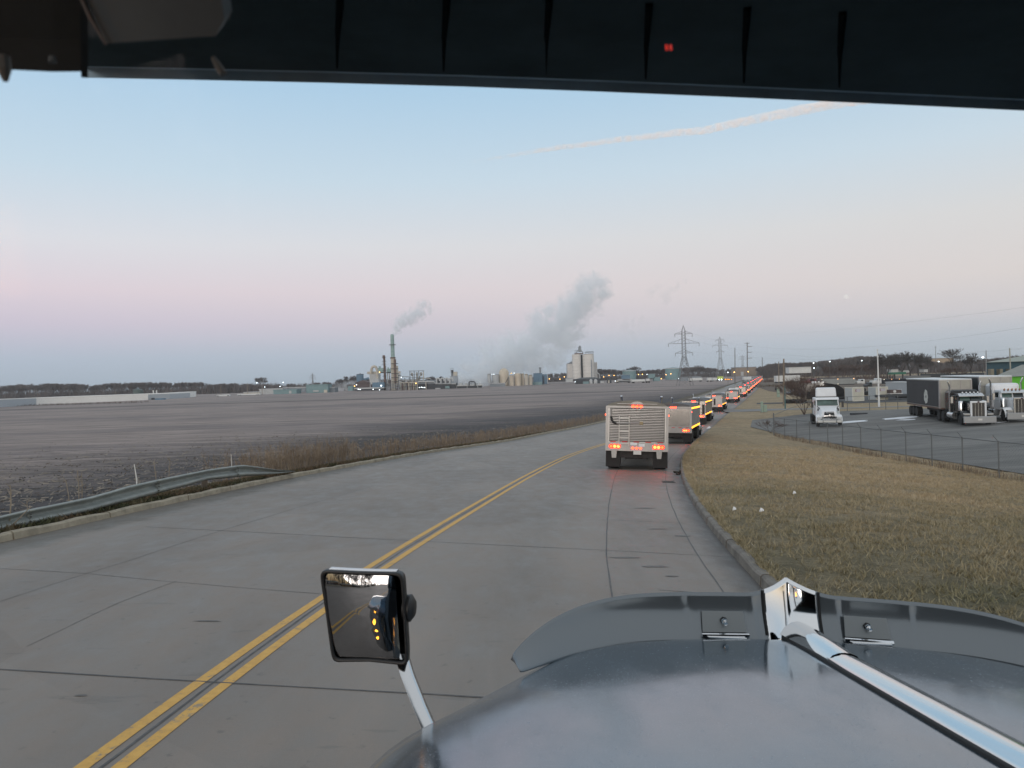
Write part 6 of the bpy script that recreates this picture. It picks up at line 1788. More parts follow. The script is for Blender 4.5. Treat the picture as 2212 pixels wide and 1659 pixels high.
a = At('salt_pile', 1795, 165, 'black tarped heap left of the cream containers', 'heap')
MB().prism([(a.x(1768), -.2), (a.x(1769), a.z(842)), (a.x(1774), a.z(832)), (a.x(1784), a.z(827)), (a.x(1796), a.z(829)), (a.x(1811), a.z(833)), (a.x(1822), a.z(841)), (a.x(1823), -.2)], 0, 7).build('heap_cover', coal, a.root, smooth='plain')
a = At('concrete_blocks', 1760, 160, 'stack of pale weathered blocks above the white tractor roof', 'blocks')
a.box('block', 1762, 1781, 824, 834, wh, 3, bev=.3); a.box('block', 1738, 1762, 828, 846, mat('block_stained', (.33, .31, .29), .9, noise=.35, scale=1.2), 3, bev=.2)
a = At('parked_trailer', 1701, 250, 'white side-rail trailer behind the wooden pole', 'trailer', 'trailers in the yard behind the lot')
a.box('trailer_body', 1677, 1728, 811, 824, wt, 2.6); 
for x in (1681, 1684, 1722): MB().cyl((a.x(x), .2, .5), (a.x(x), 2.4, .5), .5, n=10).build('wheel', tyrem, a.root)
a.box('trailer_frame', 1678, 1724, 824, 827, m_dark, 2)
def rib_trailer(px0, px1, py0, py1, Y, mt, lab, lights=0, ribs=True, top=None):
    a = At('parked_trailer', (px0 + px1) / 2, Y, lab, 'trailer', 'trailers in the yard behind the lot')
    a.box('trailer_body', px0, px1, py0, py1, mt, 2.6)
    x0, x1 = a.x(px0), a.x(px1); z0, z1 = a.z(py1), a.z(py0)
    if ribs:
        r_ = MB(); n = 22
        for i in range(n): r_.b6(x0 + (x1 - x0) * i / n, x0 + (x1 - x0) * i / n + .12, -.06, 0, z0 + .1, z1 - .1)
        r_.build('side_ribs', mt, a.root)
    if top: a.box('tarp', px0 + .5, px1 - 1, py0 - top, py0, tarpm, 2.4, dy=.1)
    a.box('trailer_frame', px0 + 1, px1 - 1, py1, py1 + 1.6, m_dark, 2.2, dy=.2)
    for f_ in (.06, .13, .86, .93): MB().cyl((x0 + (x1 - x0) * f_, .1, .5), (x0 + (x1 - x0) * f_, 2.5, .5), .5, n=10).build('wheel', tyrem, a.root)
    for i in range(lights):
        MB().ball((x0 + (x1 - x0) * (i + .1) / (lights - .8), -.1, z1 - .1), .09, 6, 4).build('marker_light', E_HD if i % 3 == 0 else emitter('dim_amber', (1, .5, .2), 4), a.root)
        if i % 2: MB().ball((x0 + (x1 - x0) * (i + .1) / (lights - .8), -.1, z0 + .05), .07, 6, 4).build('marker_light', E_HD, a.root)
    return a
rib_trailer(1771, 1847, 818, 830, 215, mat('trailer_grey', (.28, .30, .30), .6, noise=.08, scale=.5), 'long grey ribbed trailer with a dark tarp behind the heap', 3, True, 2.5)
rib_trailer(1907, 1993, 818, 826.5, 230, mat('tarp_darkblue', (.010, .014, .022), .6), 'long black trailer outlined with small lights right of the flagpole', 6, False)
rib_trailer(2011, 2130, 816, 822, 200, mat('trailer_beige', (.28, .27, .24), .7, noise=.1, scale=.4), 'long beige trailer behind the parked black truck roof', 0, True, 2)
def farcab(px0, px1, py0, py1, Y, mt, lab):
    a = At('yard_truck', (px0 + px1) / 2, Y, lab, 'truck'); m_ = (px0 + px1) / 2
    a.box('cab', m_, px1, py0, py1, mt, 2.3, bev=.2); a.box('hood', px0, m_, py0 + (py1 - py0) * .42, py1, mt, 2.2, bev=.2); a.box('window', m_ + .3, m_ + (px1 - m_) * .5, py0 + 1.2, py0 + (py1 - py0) * .42, glassd, 2.4, dy=-.05)
    for x in (px0 + 2, px1 - 2): MB().cyl((a.x(x), -.05, .5), (a.x(x), 2.3, .5), .5, n=10).build('wheel', tyrem, a.root)
farcab(1851, 1868, 819, 829, 215, wt, 'small white truck in front of the grey ribbed trailer')
farcab(1884, 1904, 817, 829, 222, wt, 'pale truck left of the lit black trailer')
farcab(1730, 1768, 818, 829, 230, mat('maroon', (.16, .05, .05), .5), 'maroon vehicle half hidden by the bare bush')
farcab(1947, 1961, 835, 846, 160, whitep, 'white pickup cab beside the plain grey trailer')
a = At('parked_trailer', 1965, 158, 'plain grey boxy trailer left of the black-sided one', 'trailer', 'trailers in the yard behind the lot'); a.box('trailer_body', 1958, 1985, 826, 851, mat('boxgrey', (.38, .41, .43), .6), 9); a.box('trailer_roof', 1957, 1990, 825, 826, wt, 9.2)
a = At('flatbed', 1935, 152, 'low dark flatbed with a white rail and a round plate behind the flagpole', 'trailer'); a.box('deck', 1921, 1949, 849.5, 851, wt, 2.6); a.box('bulk', 1922, 1946, 842, 849.5, m_brown, 2.4); a.box('under', 1895, 1975, 852, 857, m_dark, 2.4)
MB().cyl((a.x(1931), -.1, a.z(845.5)), (a.x(1931), 0, a.z(845.5)), .28, n=14).build('round_plate', wt, a.root)
rib_trailer(2060, 2125, 806, 812, 260, mat('trailer_dark', (.04, .045, .05), .6), 'dark trailer parked before the dry brush left of the teal hall', 0, False)
rib_trailer(1996, 2050, 807, 813, 270, mat('trailer_dark', (.04, .045, .05), .6), 'dark trailer below the round brown tree', 0, False)
farcab(1704, 1722, 843, 853, 150, mat('car_dark', (.03, .035, .04), .4), 'dark vehicle behind the bare bush, left of the stained blocks')
farcab(1724, 1738, 846, 855, 148, mat('car_blue', (.05, .07, .11), .4), 'dark blue vehicle low behind the bare bush')
farcab(1872, 1884, 826, 836, 185, mat('car_dark', (.03, .035, .04), .4), 'dark cab between the two cream containers')
rib_trailer(1960, 2010, 812, 818, 235, mat('trailer_mid', (.16, .17, .17), .6), 'grey trailer with cab-height roof above the plain boxy trailer', 0, True)
a = At('green_dumpster', 1935, 175, 'dark green open container behind the flatbed', 'container'); a.box('bin', 1920, 1962, 834, 841, mat('dark_green_bin', (.03, .09, .08), .6), 3)
a = At('green_dumpster', 1945, 330, 'small green roll-off bin by the dirt mounds', 'container'); a.box('bin', 1925, 1957, 804, 808.5, mat('roll_green', (.02, .14, .09), .6), 3)
for px0, px1, y0, y1, Y, lab in ((1925, 1940, 798, 805, 345, 'left pale parked van near the dirt mounds'), (1948, 1965, 800, 805, 345, 'right pale low building near the dirt mounds'), (1704, 1752, 793, 806, 330, 'long pale shed half hidden by the bare bush'), (1996, 2004, 798, 804, 340, 'small white vehicle right of the tree clump')):
    a = At('far_building', (px0 + px1) / 2, Y, lab, 'building'); a.box('wall', px0, px1, y0, y1, wt, 4); a.box('roof_edge', px0 - .4, px1 + .4, y0 - .8, y0, m_grey, 4.4, dy=-.2)
a = At('hilltop_building', 2036, 700, 'tan flat building on the rise right of the tree clump', 'building'); a.box('wall', 2012, 2060, 774, 790, mat('tan_far', (.34, .26, .18), .85), 12); a.box('roof_edge', 2011, 2061, 773.2, 774, m_grey, 12.4, dy=-.2)
# teal hall with hip roof, and green hall
a = At('teal_hall', 2240, 160, 'dark teal hall with a pale hipped roof at the right edge', 'building')
zr0, zr1 = a.z(783, 2130), a.z(757, 2290)
x0, x1 = a.x(2131), a.x(2420) + 55
MB().prism([(x0, 0), (x1, 0), (x1, 30), (x0 + 20, 30)], -.2, zr0, 'XY').build('wall', mat('hall_teal', (.035, .085, .12), .7, noise=.1, scale=.2), a.root)
rfm = mat('hall_roof', (.30, .33, .29), .8, noise=.08, scale=.3)
e = 1.2
MB().add([(x0 - e, -e, zr0), (x1 + e, -e, zr0), (x1 + e, 30 + e, zr0), (x0 + 20 - e, 30 + e, zr0), (x0 + 26, 15, zr1 + .4), (x1 - 15, 15, zr1 + .4)], [(0, 1, 5, 4), (1, 2, 5), (2, 3, 4, 5), (3, 0, 4), (3, 2, 1, 0)]).build('hall_roof', rfm, a.root)
pil = mat('pillar_tan', (.24, .22, .17), .85)
for px in (2136, 2155, 2175): a.box('pillar', px - 3, px + 3, 797, 822, pil, 1.2, dy=-1.2)
a = At('green_hall', 2250, 135, 'bright green low hall with grey roof behind the white truck', 'building')
x0, x1 = a.x(2152), a.x(2400) + 20; zr0 = a.z(814, 2160)
MB().prism([(x0, 0), (x1, 0), (x1, 12), (x0 + 8, 12)], -.2, zr0, 'XY').build('wall', mat('hall_green', (.10, .46, .03), .7, noise=.12, scale=.3), a.root)
MB().add([(x0 - .8, -.8, zr0), (x1, -.8, zr0), (x1, 12.8, zr0), (x0 + 8, 12.8, zr0), (x0 + 8.5, 6, zr0 + 2.0), (x1, 6, zr0 + 2.0)], [(0, 1, 5, 4), (3, 2, 5, 4)[::-1], (3, 0, 4), (3, 2, 1, 0), (1, 2, 5)]).build('hall_roof', mat('hall_roof_grey', (.24, .25, .23), .8, noise=.1, scale=.5), a.root)
# utility cabinets by the driveway
cab = mat('cabinet_green', (.26, .34, .28), .6)
for px0, px1, y0, y1, lab in ((1647.5, 1655, 875, 890, 'larger pale green utility cabinet beside the driveway'), (1643, 1647, 868, 879, 'slim green utility post box left of the larger cabinet'), (1678, 1683, 837, 846, 'small green box in the grass before the white trailer')):
    Y = 112 if y1 > 870 else 190
    a = At('utility_box', (px0 + px1) / 2, Y, lab, 'utility box'); g0 = H(a.o.x, Y); a.root.location.z = g0
    hgt = at(px0, y0, Y).z - g0; MB().b6(a.x(px0), a.x(px1), 0, .5, 0, hgt).build('housing', cab, a.root, bevel=.04); MB().b6(a.x(px0) - .1, a.x(px1) + .1, -.1, .6, -.05, .05).build('pad', conc, a.root)
pole('marker_post', 1696, 833, 872, 122, .12, mat('pole_green', (.06, .13, .13), .7), 'dark green post just right of the wooden pole', lean=-1)
# =================================================================== TREES, FENCE, STEAM, SKY OBJECTS
def grow(rg, hgt, depth=5, spread=.55, trunk=.22, r0=None, up=.35, nkids=(3, 4), min_r=.012, shrink=.68, base_split=False):
    """bare winter tree: list of (p0, p1, r0, r1)"""
    segs = []
    r0 = r0 or hgt * .018
    def rec(p, d, L_, r, lv):
        nseg = 2 if lv < 3 else 1
        for _ in range(nseg):
            d2 = d + rg.normal(0, .12, 3); d2[2] += up * .1; d2 /= np.linalg.norm(d2)
            q = p + d2 * L_ / nseg
            segs.append((p, q, r, r * .8)); p, d, r = q, d2, r * .82
        if lv >= depth: return
        n = rg.integers(nkids[0], nkids[1] + 1)
        for k_ in range(n):
            a = rg.uniform(0, 2 * np.pi); s_ = spread * rg.uniform(.6, 1.35)
            o = np.array([math.cos(a), math.sin(a), 0]); dd = d * math.cos(s_) + o * math.sin(s_); dd[2] += up * .25; dd /= np.linalg.norm(dd)
            rec(p, dd, L_ * shrink * rg.uniform(.75, 1.2), max(r * .68, min_r), lv + 1)
        if lv < 3:
            rec(p, d, L_ * .75, r * .8, lv + 1)
    if base_split:
        for k_ in range(base_split):
            a = 2 * np.pi * k_ / base_split + rg.uniform(-.3, .3); s_ = rg.uniform(.25, .85)
            rec(np.zeros(3), np.array([math.cos(a) * math.sin(s_), math.sin(a) * math.sin(s_), math.cos(s_)]), hgt * .28, r0 * .5, 1)
    else:
        rec(np.zeros(3), np.array([0, 0, 1.0]), hgt * trunk, r0, 0)
    A = np.array([[*s_[0], *s_[1], s_[2], s_[3]] for s_ in segs])
    k_ = hgt / max(A[:, 5].max(), 1e-3)
    A[:, :6] *= k_
    return A
def seg_mesh(A, sides=3):
    p0, p1, r0, r1 = A[:, 0:3], A[:, 3:6], A[:, 6:7], A[:, 7:8]
    d = p1 - p0; d /= np.linalg.norm(d, axis=1, keepdims=True) + 1e-9
    ref = np.where(np.abs(d[:, 2:3]) > .9, np.array([[1., 0, 0]]), np.array([[0, 0, 1.]]))
    a = np.cross(d, ref); a /= np.linalg.norm(a, axis=1, keepdims=True) + 1e-9; b = np.cross(d, a)
    n = len(A); V = np.zeros((n, sides * 2, 3))
    for k_ in range(sides):
        t = 2 * np.pi * k_ / sides; o = a * math.cos(t) + b * math.sin(t)
        V[:, k_] = p0 + o * r0; V[:, sides + k_] = p1 + o * r1
    ix = np.arange(n)[:, None] * sides * 2
    Fs = np.concatenate([ix + np.array([[k_, (k_ + 1) % sides, sides + (k_ + 1) % sides, sides + k_]]) for k_ in range(sides)])
    return V.reshape(-1, 3), Fs
bark = mat('bare_bark', (.075, .066, .062), .95); barkr = mat('bare_bark_reddish', (.11, .078, .066), .95); barkf = mat('far_wood', (.085, .074, .075), .95, col2=(.15, .125, .118), scale=.05, coord='World')
rt = np.random.default_rng(21)
T_FAR = [grow(rt, 1.0, 4, .5, .28, r0=.014, nkids=(3, 4), min_r=.0045, up=.6) for _ in range(6)]
def wood(name, spots, mt, lab=None, thin=1.0):
    Vs, Fs, n0 = [], [], 0
    for i, (x, y, z, h_, w) in enumerate(spots):
        A = T_FAR[i % 6].copy(); a = rt.uniform(0, 6.28); c_, s_ = math.cos(a), math.sin(a)
        for o in (0, 3):
            X, Y_ = A[:, o] * c_ - A[:, o + 1] * s_, A[:, o] * s_ + A[:, o + 1] * c_
            A[:, o] = X * h_ * w + x; A[:, o + 1] = Y_ * h_ * w + y; A[:, o + 2] = A[:, o + 2] * h_ + z
        A[:, 6:] = np.maximum(A[:, 6:] * h_ * thin, .035 * thin)
        V, Fc = seg_mesh(A, 3); Vs.append(V); Fs.append(Fc + n0); n0 += len(V)
    return obj_np(name, np.concatenate(Vs), np.concatenate(Fs), 4, mt, kind='stuff')
def belt(name, px0, px1, Y0, Y1, tops, n, mt=barkf, thin=1.4, jitter=3.2):
    sp = []
    for i in range(n):
        px = rt.uniform(px0, px1); Y = rt.uniform(Y0, Y1)
        pt_ = np.interp(px, [a for a, b in tops], [b for a, b in tops]) + abs(rt.normal(0, jitter))
        X = at(px, hor(px), Y).x; zt__ = at(px, pt_, Y).z
        sp.append((X, Y, -.2, max(zt__ + .2, 4), rt.uniform(.8, 1.15)))
    return wood(name, sp, mt, thin=thin)
belt('woods', -150, 560, 700, 780, [(-150, 835), (0, 833), (60, 827), (180, 827), (200, 832), (230, 826), (320, 824), (440, 824), (455, 830), (500, 826), (560, 830)], 330)
belt('woods', 500, 1300, 900, 1050, [(500, 829), (620, 828), (720, 824), (760, 816), (830, 818), (900, 821), (980, 818), (1100, 822), (1190, 806), (1300, 800)], 300, thin=1.9)
belt('woods', 1280, 1680, 850, 1000, [(1280, 797), (1300, 796), (1380, 799), (1440, 795), (1510, 791), (1560, 796), (1620, 795), (1680, 790)], 240, thin=1.9)
belt('woods', 1640, 1900, 620, 760, [(1640, 792), (1670, 783), (1720, 782), (1770, 779), (1820, 774), (1850, 768), (1900, 768)], 250, thin=1.7)
belt('woods', 1880, 2330, 560, 700, [(1880, 772), (1980, 776), (2030, 782), (2080, 778), (2130, 774), (2200, 766), (2330, 764)], 200, thin=1.7)
belt('woods', 1780, 1900, 420, 480, [(1780, 790), (1840, 786), (1900, 785)], 45, mt=barkr, thin=1.3)
# undergrowth so the woods have a dense dark foot
def brush(px0, px1, Y, hp, n, mt):
    px = rt.uniform(px0, px1, n); yy = Y + rt.uniform(-12, 12, n); x = (px - CX) / F * yy
    h_ = rt.uniform(.3, 1, n) * hp; a = rt.uniform(0, 3.14, n); w = rt.uniform(.08, .4, n) * min(1, hp / 6 + .3)
    v = np.zeros((n, 3, 3)); v[:, 0] = np.stack([x - w * np.cos(a), yy - w * np.sin(a), -.3 + 0 * x], 1); v[:, 1] = np.stack([x + w * np.cos(a), yy + w * np.sin(a), -.3 + 0 * x], 1)
    v[:, 2] = np.stack([x + rt.normal(0, .12, n) * h_, yy, h_], 1)
    return obj_np('undergrowth', v.reshape(-1, 3), np.arange(n * 3).reshape(-1, 3), 3, mt, kind='stuff')
brush(-200, 600, 720, 10.0, 15000, barkf); brush(500, 1700, 930, 9.0, 16000, barkf); brush(1640, 2350, 650, 10.0, 15000, barkf); brush(1650, 1930, 430, 3.0, 1800, barkr)
brush(1640, 2200, 320, 1.2, 1800, mat('dry_brush', (.10, .075, .055), .95, noise=.3, scale=.05, coord='World'))
brush(20, 320, 385, 1.1, 900, mat('dry_brush', (.10, .075, .055), .95))

def tree(px, pyt, Y, label, kw, mt=bark, name='bare_tree', seed=1, group=None, z=None, wid=1.0, pxw=None):
    rg = np.random.default_rng(seed)
    b0 = gp(px, Y, z if z is not None else None); hgt = at(px, pyt, Y).z - b0.z
    A = grow(rg, hgt, **kw)
    A[:, [0, 1, 3, 4]] *= wid
    root = empty(name, b0, label=label, cat='tree' if 'bush' not in name else 'bush', group=group)
    ntr = 4
    if Y > 280: A[:8, 6:] = np.maximum(A[:8, 6:] * 1.8, .16)
    A[:, 6:] = np.maximum(A[:, 6:], .012 * Y / 140)
    V, Fc = seg_mesh(A[:ntr], 6); obj_np('trunk', V, Fc, 4, mt, root)
    V, Fc = seg_mesh(A[ntr:], 3); obj_np('crown', V, Fc, 4, mt, root)
    return root
K = dict(depth=5, spread=.6, trunk=.2, nkids=(3, 4), min_r=.03, up=.35)
KB = dict(depth=5, spread=.5, trunk=.16, nkids=(3, 3), min_r=.03, up=.3)
clump = [(1888, 762, 350, 'slim round-headed tree at the left end of the dark clump', 3, .8), (1898, 766, 360, 'low dark tree behind the flagpole top', 4, 1.0), (1917, 763, 345, 'broad dark tree second in the clump', 5, 1.1), (1932, 762, 350, 'broad dark tree in the clump middle', 6, 1.1),
         (1950, 759, 345, 'tallest left tree of the clump pair', 7, 1.0), (1968, 757, 340, 'tallest and widest tree of the dark clump', 8, 1.25), (1985, 760, 350, 'round tree right of the tallest one', 9, 1.0), (2000, 770, 360, 'wispy pale tree at the right end of the clump', 10, .9)]
for px, pt_, Y, lab, sd_, w in clump: tree(px, pt_, Y, lab, dict(K, min_r=.05), seed=sd_, group='trees of the dark clump on the right', wid=w)
tree(2070, 751, 300, 'large fan-shaped bare tree right of the clump', dict(K, spread=.5, trunk=.12, min_r=.04), seed=31, wid=1.5)
tree(2095, 762, 310, 'smaller upright bare tree beside the fan-shaped one', dict(K, min_r=.04), seed=32)
tree(2055, 789, 240, 'round brown bare tree standing in the open dirt', dict(KB, min_r=.035), mt=barkr, seed=33, wid=1.7)
tree(2035, 795, 300, 'low brown bush left of the round brown tree', dict(KB, min_r=.035), mt=barkr, seed=34, wid=1.6, name='bare_bush')
tree(567, 814, 800, 'lone round tree standing above the left treeline', dict(K, min_r=.10), mt=barkf, seed=41, wid=1.3)
tree(745, 812, 640, 'rounded bare tree left of the blue silo', dict(K, min_r=.08), mt=barkf, seed=42, wid=1.4)
tree(762, 811, 645, 'second rounded bare tree touching the blue silo', dict(K, min_r=.08), mt=barkf, seed=43, wid=1.2)
tree(928, 812, 700, 'bare tree between the frame and the white ducts', dict(K, min_r=.08), mt=barkf, seed=44, wid=1.3)
tree(1372, 790, 760, 'low tree behind the smaller teal tank', dict(K, min_r=.09), mt=barkf, seed=45, wid=1.3)
tree(1510, 789, 760, 'round tree right of the nearest pylon', dict(K, min_r=.09), mt=barkf, seed=46, wid=1.4)
# big bare reddish bush by the driveway
tree(1735, 806, 96, 'large tangled bare bush left of the white tractor', dict(depth=5, spread=.42, trunk=.1, nkids=(3, 4), min_r=.012, up=.25, base_split=7), mt=barkr, name='bare_bush', seed=51, wid=1.15)
tree(1765, 830, 100, 'smaller bare bush behind the white tractor roof', dict(depth=5, spread=.42, trunk=.1, nkids=(3, 3), min_r=.012, up=.25, base_split=5), mt=bark, name='bare_bush', seed=52, wid=1.0)
tree(1660, 905, 73, 'low reddish scrub at the fence corner', dict(depth=4, spread=.5, trunk=.1, nkids=(3, 3), min_r=.008, up=.2, base_split=7), mt=barkr, name='bare_bush', seed=53, wid=1.7)

# trees beside the road behind the camera (seen in the hood mirror)
for i in range(26):
    y = -16 - i * 3.4 + rt.uniform(-1, 1); x = float(xl(y)) - rt.uniform(4, 15)
    rg = np.random.default_rng(100 + i); h_ = rt.uniform(9, 15)
    if i < 5:
        A = grow(rg, 1.0, 4, .45, .3, r0=.016, nkids=(3, 3), min_r=.003, up=.5)
        V, Fc = seg_mesh(A, 3); me_ = mesh_np('roadside_tree', V, Fc, 4); me_.materials.append(bark)
        if i == 0: RT = []
        RT.append(me_)
    o = bpy.data.objects.new('roadside_tree', RT[i % 5]); COL.objects.link(o)
    o.location = (x, y, H(x, y) - .2); o.scale = (h_, h_, h_); o.rotation_euler = (0, 0, rt.uniform(0, 6))
    tag(o, 'tall bare tree along the road behind the truck, seen only in the hood mirror', 'tree', 'bare trees along the road behind the truck')
n = 2500
yy = rt.uniform(-100, -14, n); x = xl(yy) - rt.uniform(3, 22, n); z = np.array([H(a_, b_) for a_, b_ in zip(x, yy)]); h_ = rt.uniform(.5, 4, n); a = rt.uniform(0, 3.14, n); w = .12
v = np.zeros((n, 3, 3)); v[:, 0] = np.stack([x - w * np.cos(a), yy - w * np.sin(a), z], 1); v[:, 1] = np.stack([x + w * np.cos(a), yy + w * np.sin(a), z], 1); v[:, 2] = np.stack([x + rt.normal(0, .4, n), yy, z + h_], 1)
obj_np('undergrowth', v.reshape(-1, 3), np.arange(n * 3).reshape(-1, 3), 3, bark, kind='stuff')
# guardrail across the road side behind (mirror)
b_ = MB(); rows = []
for y in np.arange(-70, -9, 3.0):
    x = float(xl(y)) - 1.2; z = H(x, y); rows.append([(x, y, z + .45), (x + .06, y, z + .52), (x, y, z + .60), (x + .06, y, z + .68), (x, y, z + .75)])
b_.grid(rows); gb = b_.build('guardrail', gal, label='galvanised guardrail along the road behind the truck, seen in the hood mirror', cat='guardrail')

# ------------------------------------------------------------------ chain-link fence
fpost = mat('fence_steel', (.13, .14, .145), .6, metal=.3); fwire = mat('fence_wire', (.16, .17, .175), .6, metal=.3)
fpx = [(1669, 943, 898, 70), (1692, 941, 903, 66), (1718, 946, 906, 63.5), (1746, 951, 909.5, 60), (1785, 956.5, 914, 56.5), (1817, 960, 917, 53.2), (1856, 966, 910, 50), (1900, 973, 917, 47), (1953, 981, 921, 44), (2009, 992, 926, 41.3), (2075, 1003, 935, 38.6), (2153, 1019, 942, 35.8), (2262, 1040, 955, 33), (2390, 1064, 970, 30.5)]
fr = empty('chain_link_fence', (FX, 50, H(FX - .3, 50)), label='chain-link fence with steel posts between the grass bank and the gravel lot', cat='fence')
fo = Vector(fr.location)
P_ = []
for px, yb_, yt, Y in fpx:
    X = (px - CX) / F * Y
    P_.append((Vector((X, Y, H(X, Y))), 1.72))
for i, (p, h_) in enumerate(P_):
    b_ = MB(); q = p - fo; r_ = .055 if i == 0 else .032
    b_.cyl(q, q + Vector((0, 0, h_ + (.35 if i == 0 else 0))), r_, n=8); b_.build('fence_post', fpost, fr, smooth=True)
    if i >= 6:
        b_ = MB(); b_.cyl(q + Vector((0, 0, h_)), q + Vector((-.22, .05, h_ + .32)), .016, n=5); b_.build('post_arm', fpost, fr)
    MB().ball(tuple(q + Vector((0, 0, h_ + .02))), .05, 8, 5).build('post_cap', fpost, fr, smooth='plain')
rl = MB()
for (a_, ha), (b2, hb_) in zip(P_[:-1], P_[1:]): rl.cyl(a_ - fo + Vector((0, 0, ha)), b2 - fo + Vector((0, 0, hb_)), .022, n=6)
rl.build('top_rail', fpost, fr)
V = []
for (a_, ha), (b2, hb_) in zip(P_[:-1], P_[1:]):
    L_ = (b2 - a_).length; n = int(L_ / .16); d = (b2 - a_) / n
    m_ = int(ha / .16)
    up_ = Vector((0, 0, 1)); t_ = .005
    for sg in (1, -1):
        for i in range(-m_, n + m_):
            i0, i1 = i, i + m_ * sg if sg > 0 else i - m_
            s0, e0 = (i, 0), (i + m_ * sg, m_)
            # clip to panel
            lo, hi = 0.0, 1.0
            dx_ = e0[0] - s0[0]
            for bnd in (0, n):
                t0 = (bnd - s0[0]) / dx_
                if (bnd == 0) == (dx_ > 0): lo = max(lo, t0)
                else: hi = min(hi, t0)
            if hi - lo < .02: continue
            A0 = a_ + d * (s0[0] + dx_ * lo) + up_ * (ha * lo + .03); B0 = a_ + d * (s0[0] + dx_ * hi) + up_ * (ha * hi)
            V.append([A0 - up_ * t_, B0 - up_ * t_, B0 + up_ * t_, A0 + up_ * t_])
V = np.array([[tuple(Vector(q) - fo) for q in f_] for f_ in V])
obj_np('wire_mesh', V.reshape(-1, 3), np.arange(len(V) * 4).reshape(-1, 4), 4, fwire, fr)
# fence at the back of the lot
fb = empty('chain_link_fence', (40, 96, .9), label='far chain-link fence at the back of the gravel lot', cat='fence'); fo2 = Vector(fb.location)
pts_ = []
for px, yb_ in ((1669, 905), (1753, 893), (1783, 888), (1829, 885), (1877, 881), (1912, 879), (1938, 877), (1975, 875), (2050, 873)):
    Y = 70 if px == 1669 else 96 + (px - 1753) * .02
    X = (px - CX) / F * Y; pts_.append(Vector((X, Y, H(X, Y))))
rl = MB()
for p in pts_: MB().cyl(p - fo2, p - fo2 + Vector((0, 0, 1.9)), .04, n=6).build('fence_post', fpost, fb)
for a_, b2 in zip(pts_[:-1], pts_[1:]): rl.cyl(a_ - fo2 + Vector((0, 0, 1.88)), b2 - fo2 + Vector((0, 0, 1.88)), .025, n=5)
rl.build('top_rail', fpost, fb)
# dead growth along the fence foot
ns = 900
V_ = []
idx = rt.integers(0, len(P_) - 1, ns); tt = rt.uniform(0, 1, ns)
sp = []
for i_, t_ in zip(idx, tt):
    q = P_[i_][0].lerp(P_[i_ + 1][0], t_); sp.append((q.x + rt.normal(-.05, .12), q.y, H(q.x, q.y)))
V = stems(sp, (.12, .42), .012, 6, 9)
obj_np('dead_weeds', V, np.arange(len(V)).reshape(-1, 4), 4, wm, kind='stuff')
# manhole box in the lot and dark scrap
p = hit(1855, 896); MB().b6(-.9, .9, -.3, .3, 0, .22).build('concrete_box', m_dark, label='dark low slab lying on the gravel beyond the snow patches', cat='slab').location = p
p = hit(1477, 1025)
bb = MB()
for _ in range(16):
    a = random.uniform(0, 6.28); c_ = Vector((random.gauss(0, .16), random.gauss(0, .16), random.uniform(.02, .10))); bb.box(tuple(c_), (random.uniform(.1, .3), random.uniform(.04, .12), .05), a, random.uniform(-.6, .6))
bb.build('dead_leaf_heap', mat('heap_dark', (.03, .025, .018), .95), label='dark heap of dead leaves beside the kerb by the drain', cat='leaf heap').location = p

# ------------------------------------------------------------------ steam and smoke: real volumes
def plume(name, balls, label, density, scale, col=(.925, .965, 1.0), thr=.48, pad=1.0, aniso=-.1, amp=1.4, soft=.6, stretch=None, emit=None):
    """volume box whose density is a union of soft balls broken up by noise; balls = [(Vector, radius, strength)]"""
    balls = [(b, r * 1.45, s) for b, r, s in balls]
    xs = [b.x - r * pad for b, r, s in balls] + [b.x + r * pad for b, r, s in balls]
    ys_ = [b.y - r * pad for b, r, s in balls] + [b.y + r * pad for b, r, s in balls]
    zs = [b.z - r * pad for b, r, s in balls] + [b.z + r * pad for b, r, s in balls]
    c0 = Vector(((min(xs) + max(xs)) / 2, (min(ys_) + max(ys_)) / 2, (min(zs) + max(zs)) / 2))
    m = bpy.data.materials.new(name); m.use_nodes = True; t = m.node_tree; t.nodes.clear(); k = NT(m); MATS[name] = m
    o = k.n('ShaderNodeOutputMaterial'); v = k.n('ShaderNodeVolumePrincipled'); k.l(v.outputs[0], o.inputs['Volume'])
    v.inputs['Color'].default_value = (*col, 1); v.inputs['Anisotropy'].default_value = aniso
    if emit:
        v.inputs['Emission Color'].default_value = (*emit[0], 1); v.inputs['Emission Strength'].default_value = emit[1]
    pos = k.n('ShaderNodeTexCoord').outputs['Object']
    src = k.mapping(pos, stretch) if stretch else pos
    nz = k.noise(src, 1.0 / scale, 6, .62, .4)
    acc = None
    for b, r, s in balls:
        d = k.n('ShaderNodeVectorMath', operation='DISTANCE'); k.l(pos, d.inputs[0]); d.inputs[1].default_value = b - c0
        q = k.math('MULTIPLY', k.math('SUBTRACT', 1.0, k.math('DIVIDE', d.outputs['Value'], r), True), s)
        acc = q if acc is None else k.math('MAXIMUM', acc, q)
    # density where ball value exceeds a noisy threshold
    val = k.math('SUBTRACT', k.math('ADD', k.math('MULTIPLY', acc, 1.5), k.math('MULTIPLY', k.math('SUBTRACT', nz, .5), 2.2 * amp)), thr)
    val = k.math('MULTIPLY', k.math('DIVIDE', val, soft), k.math('MULTIPLY', acc, 4.0, True), False)
    val = k.math('MULTIPLY', k.math('MAXIMUM', k.math('MINIMUM', val, 1.0), 0.0), density)
    k.l(val, v.inputs['Density'])
    mb = MB(); mb.b6(min(xs) - c0.x, max(xs) - c0.x, min(ys_) - c0.y, max(ys_) - c0.y, min(zs) - c0.z, max(zs) - c0.z)
    ob = mb.build(name, m, label=label, cat='steam'); ob.location = c0
    return ob
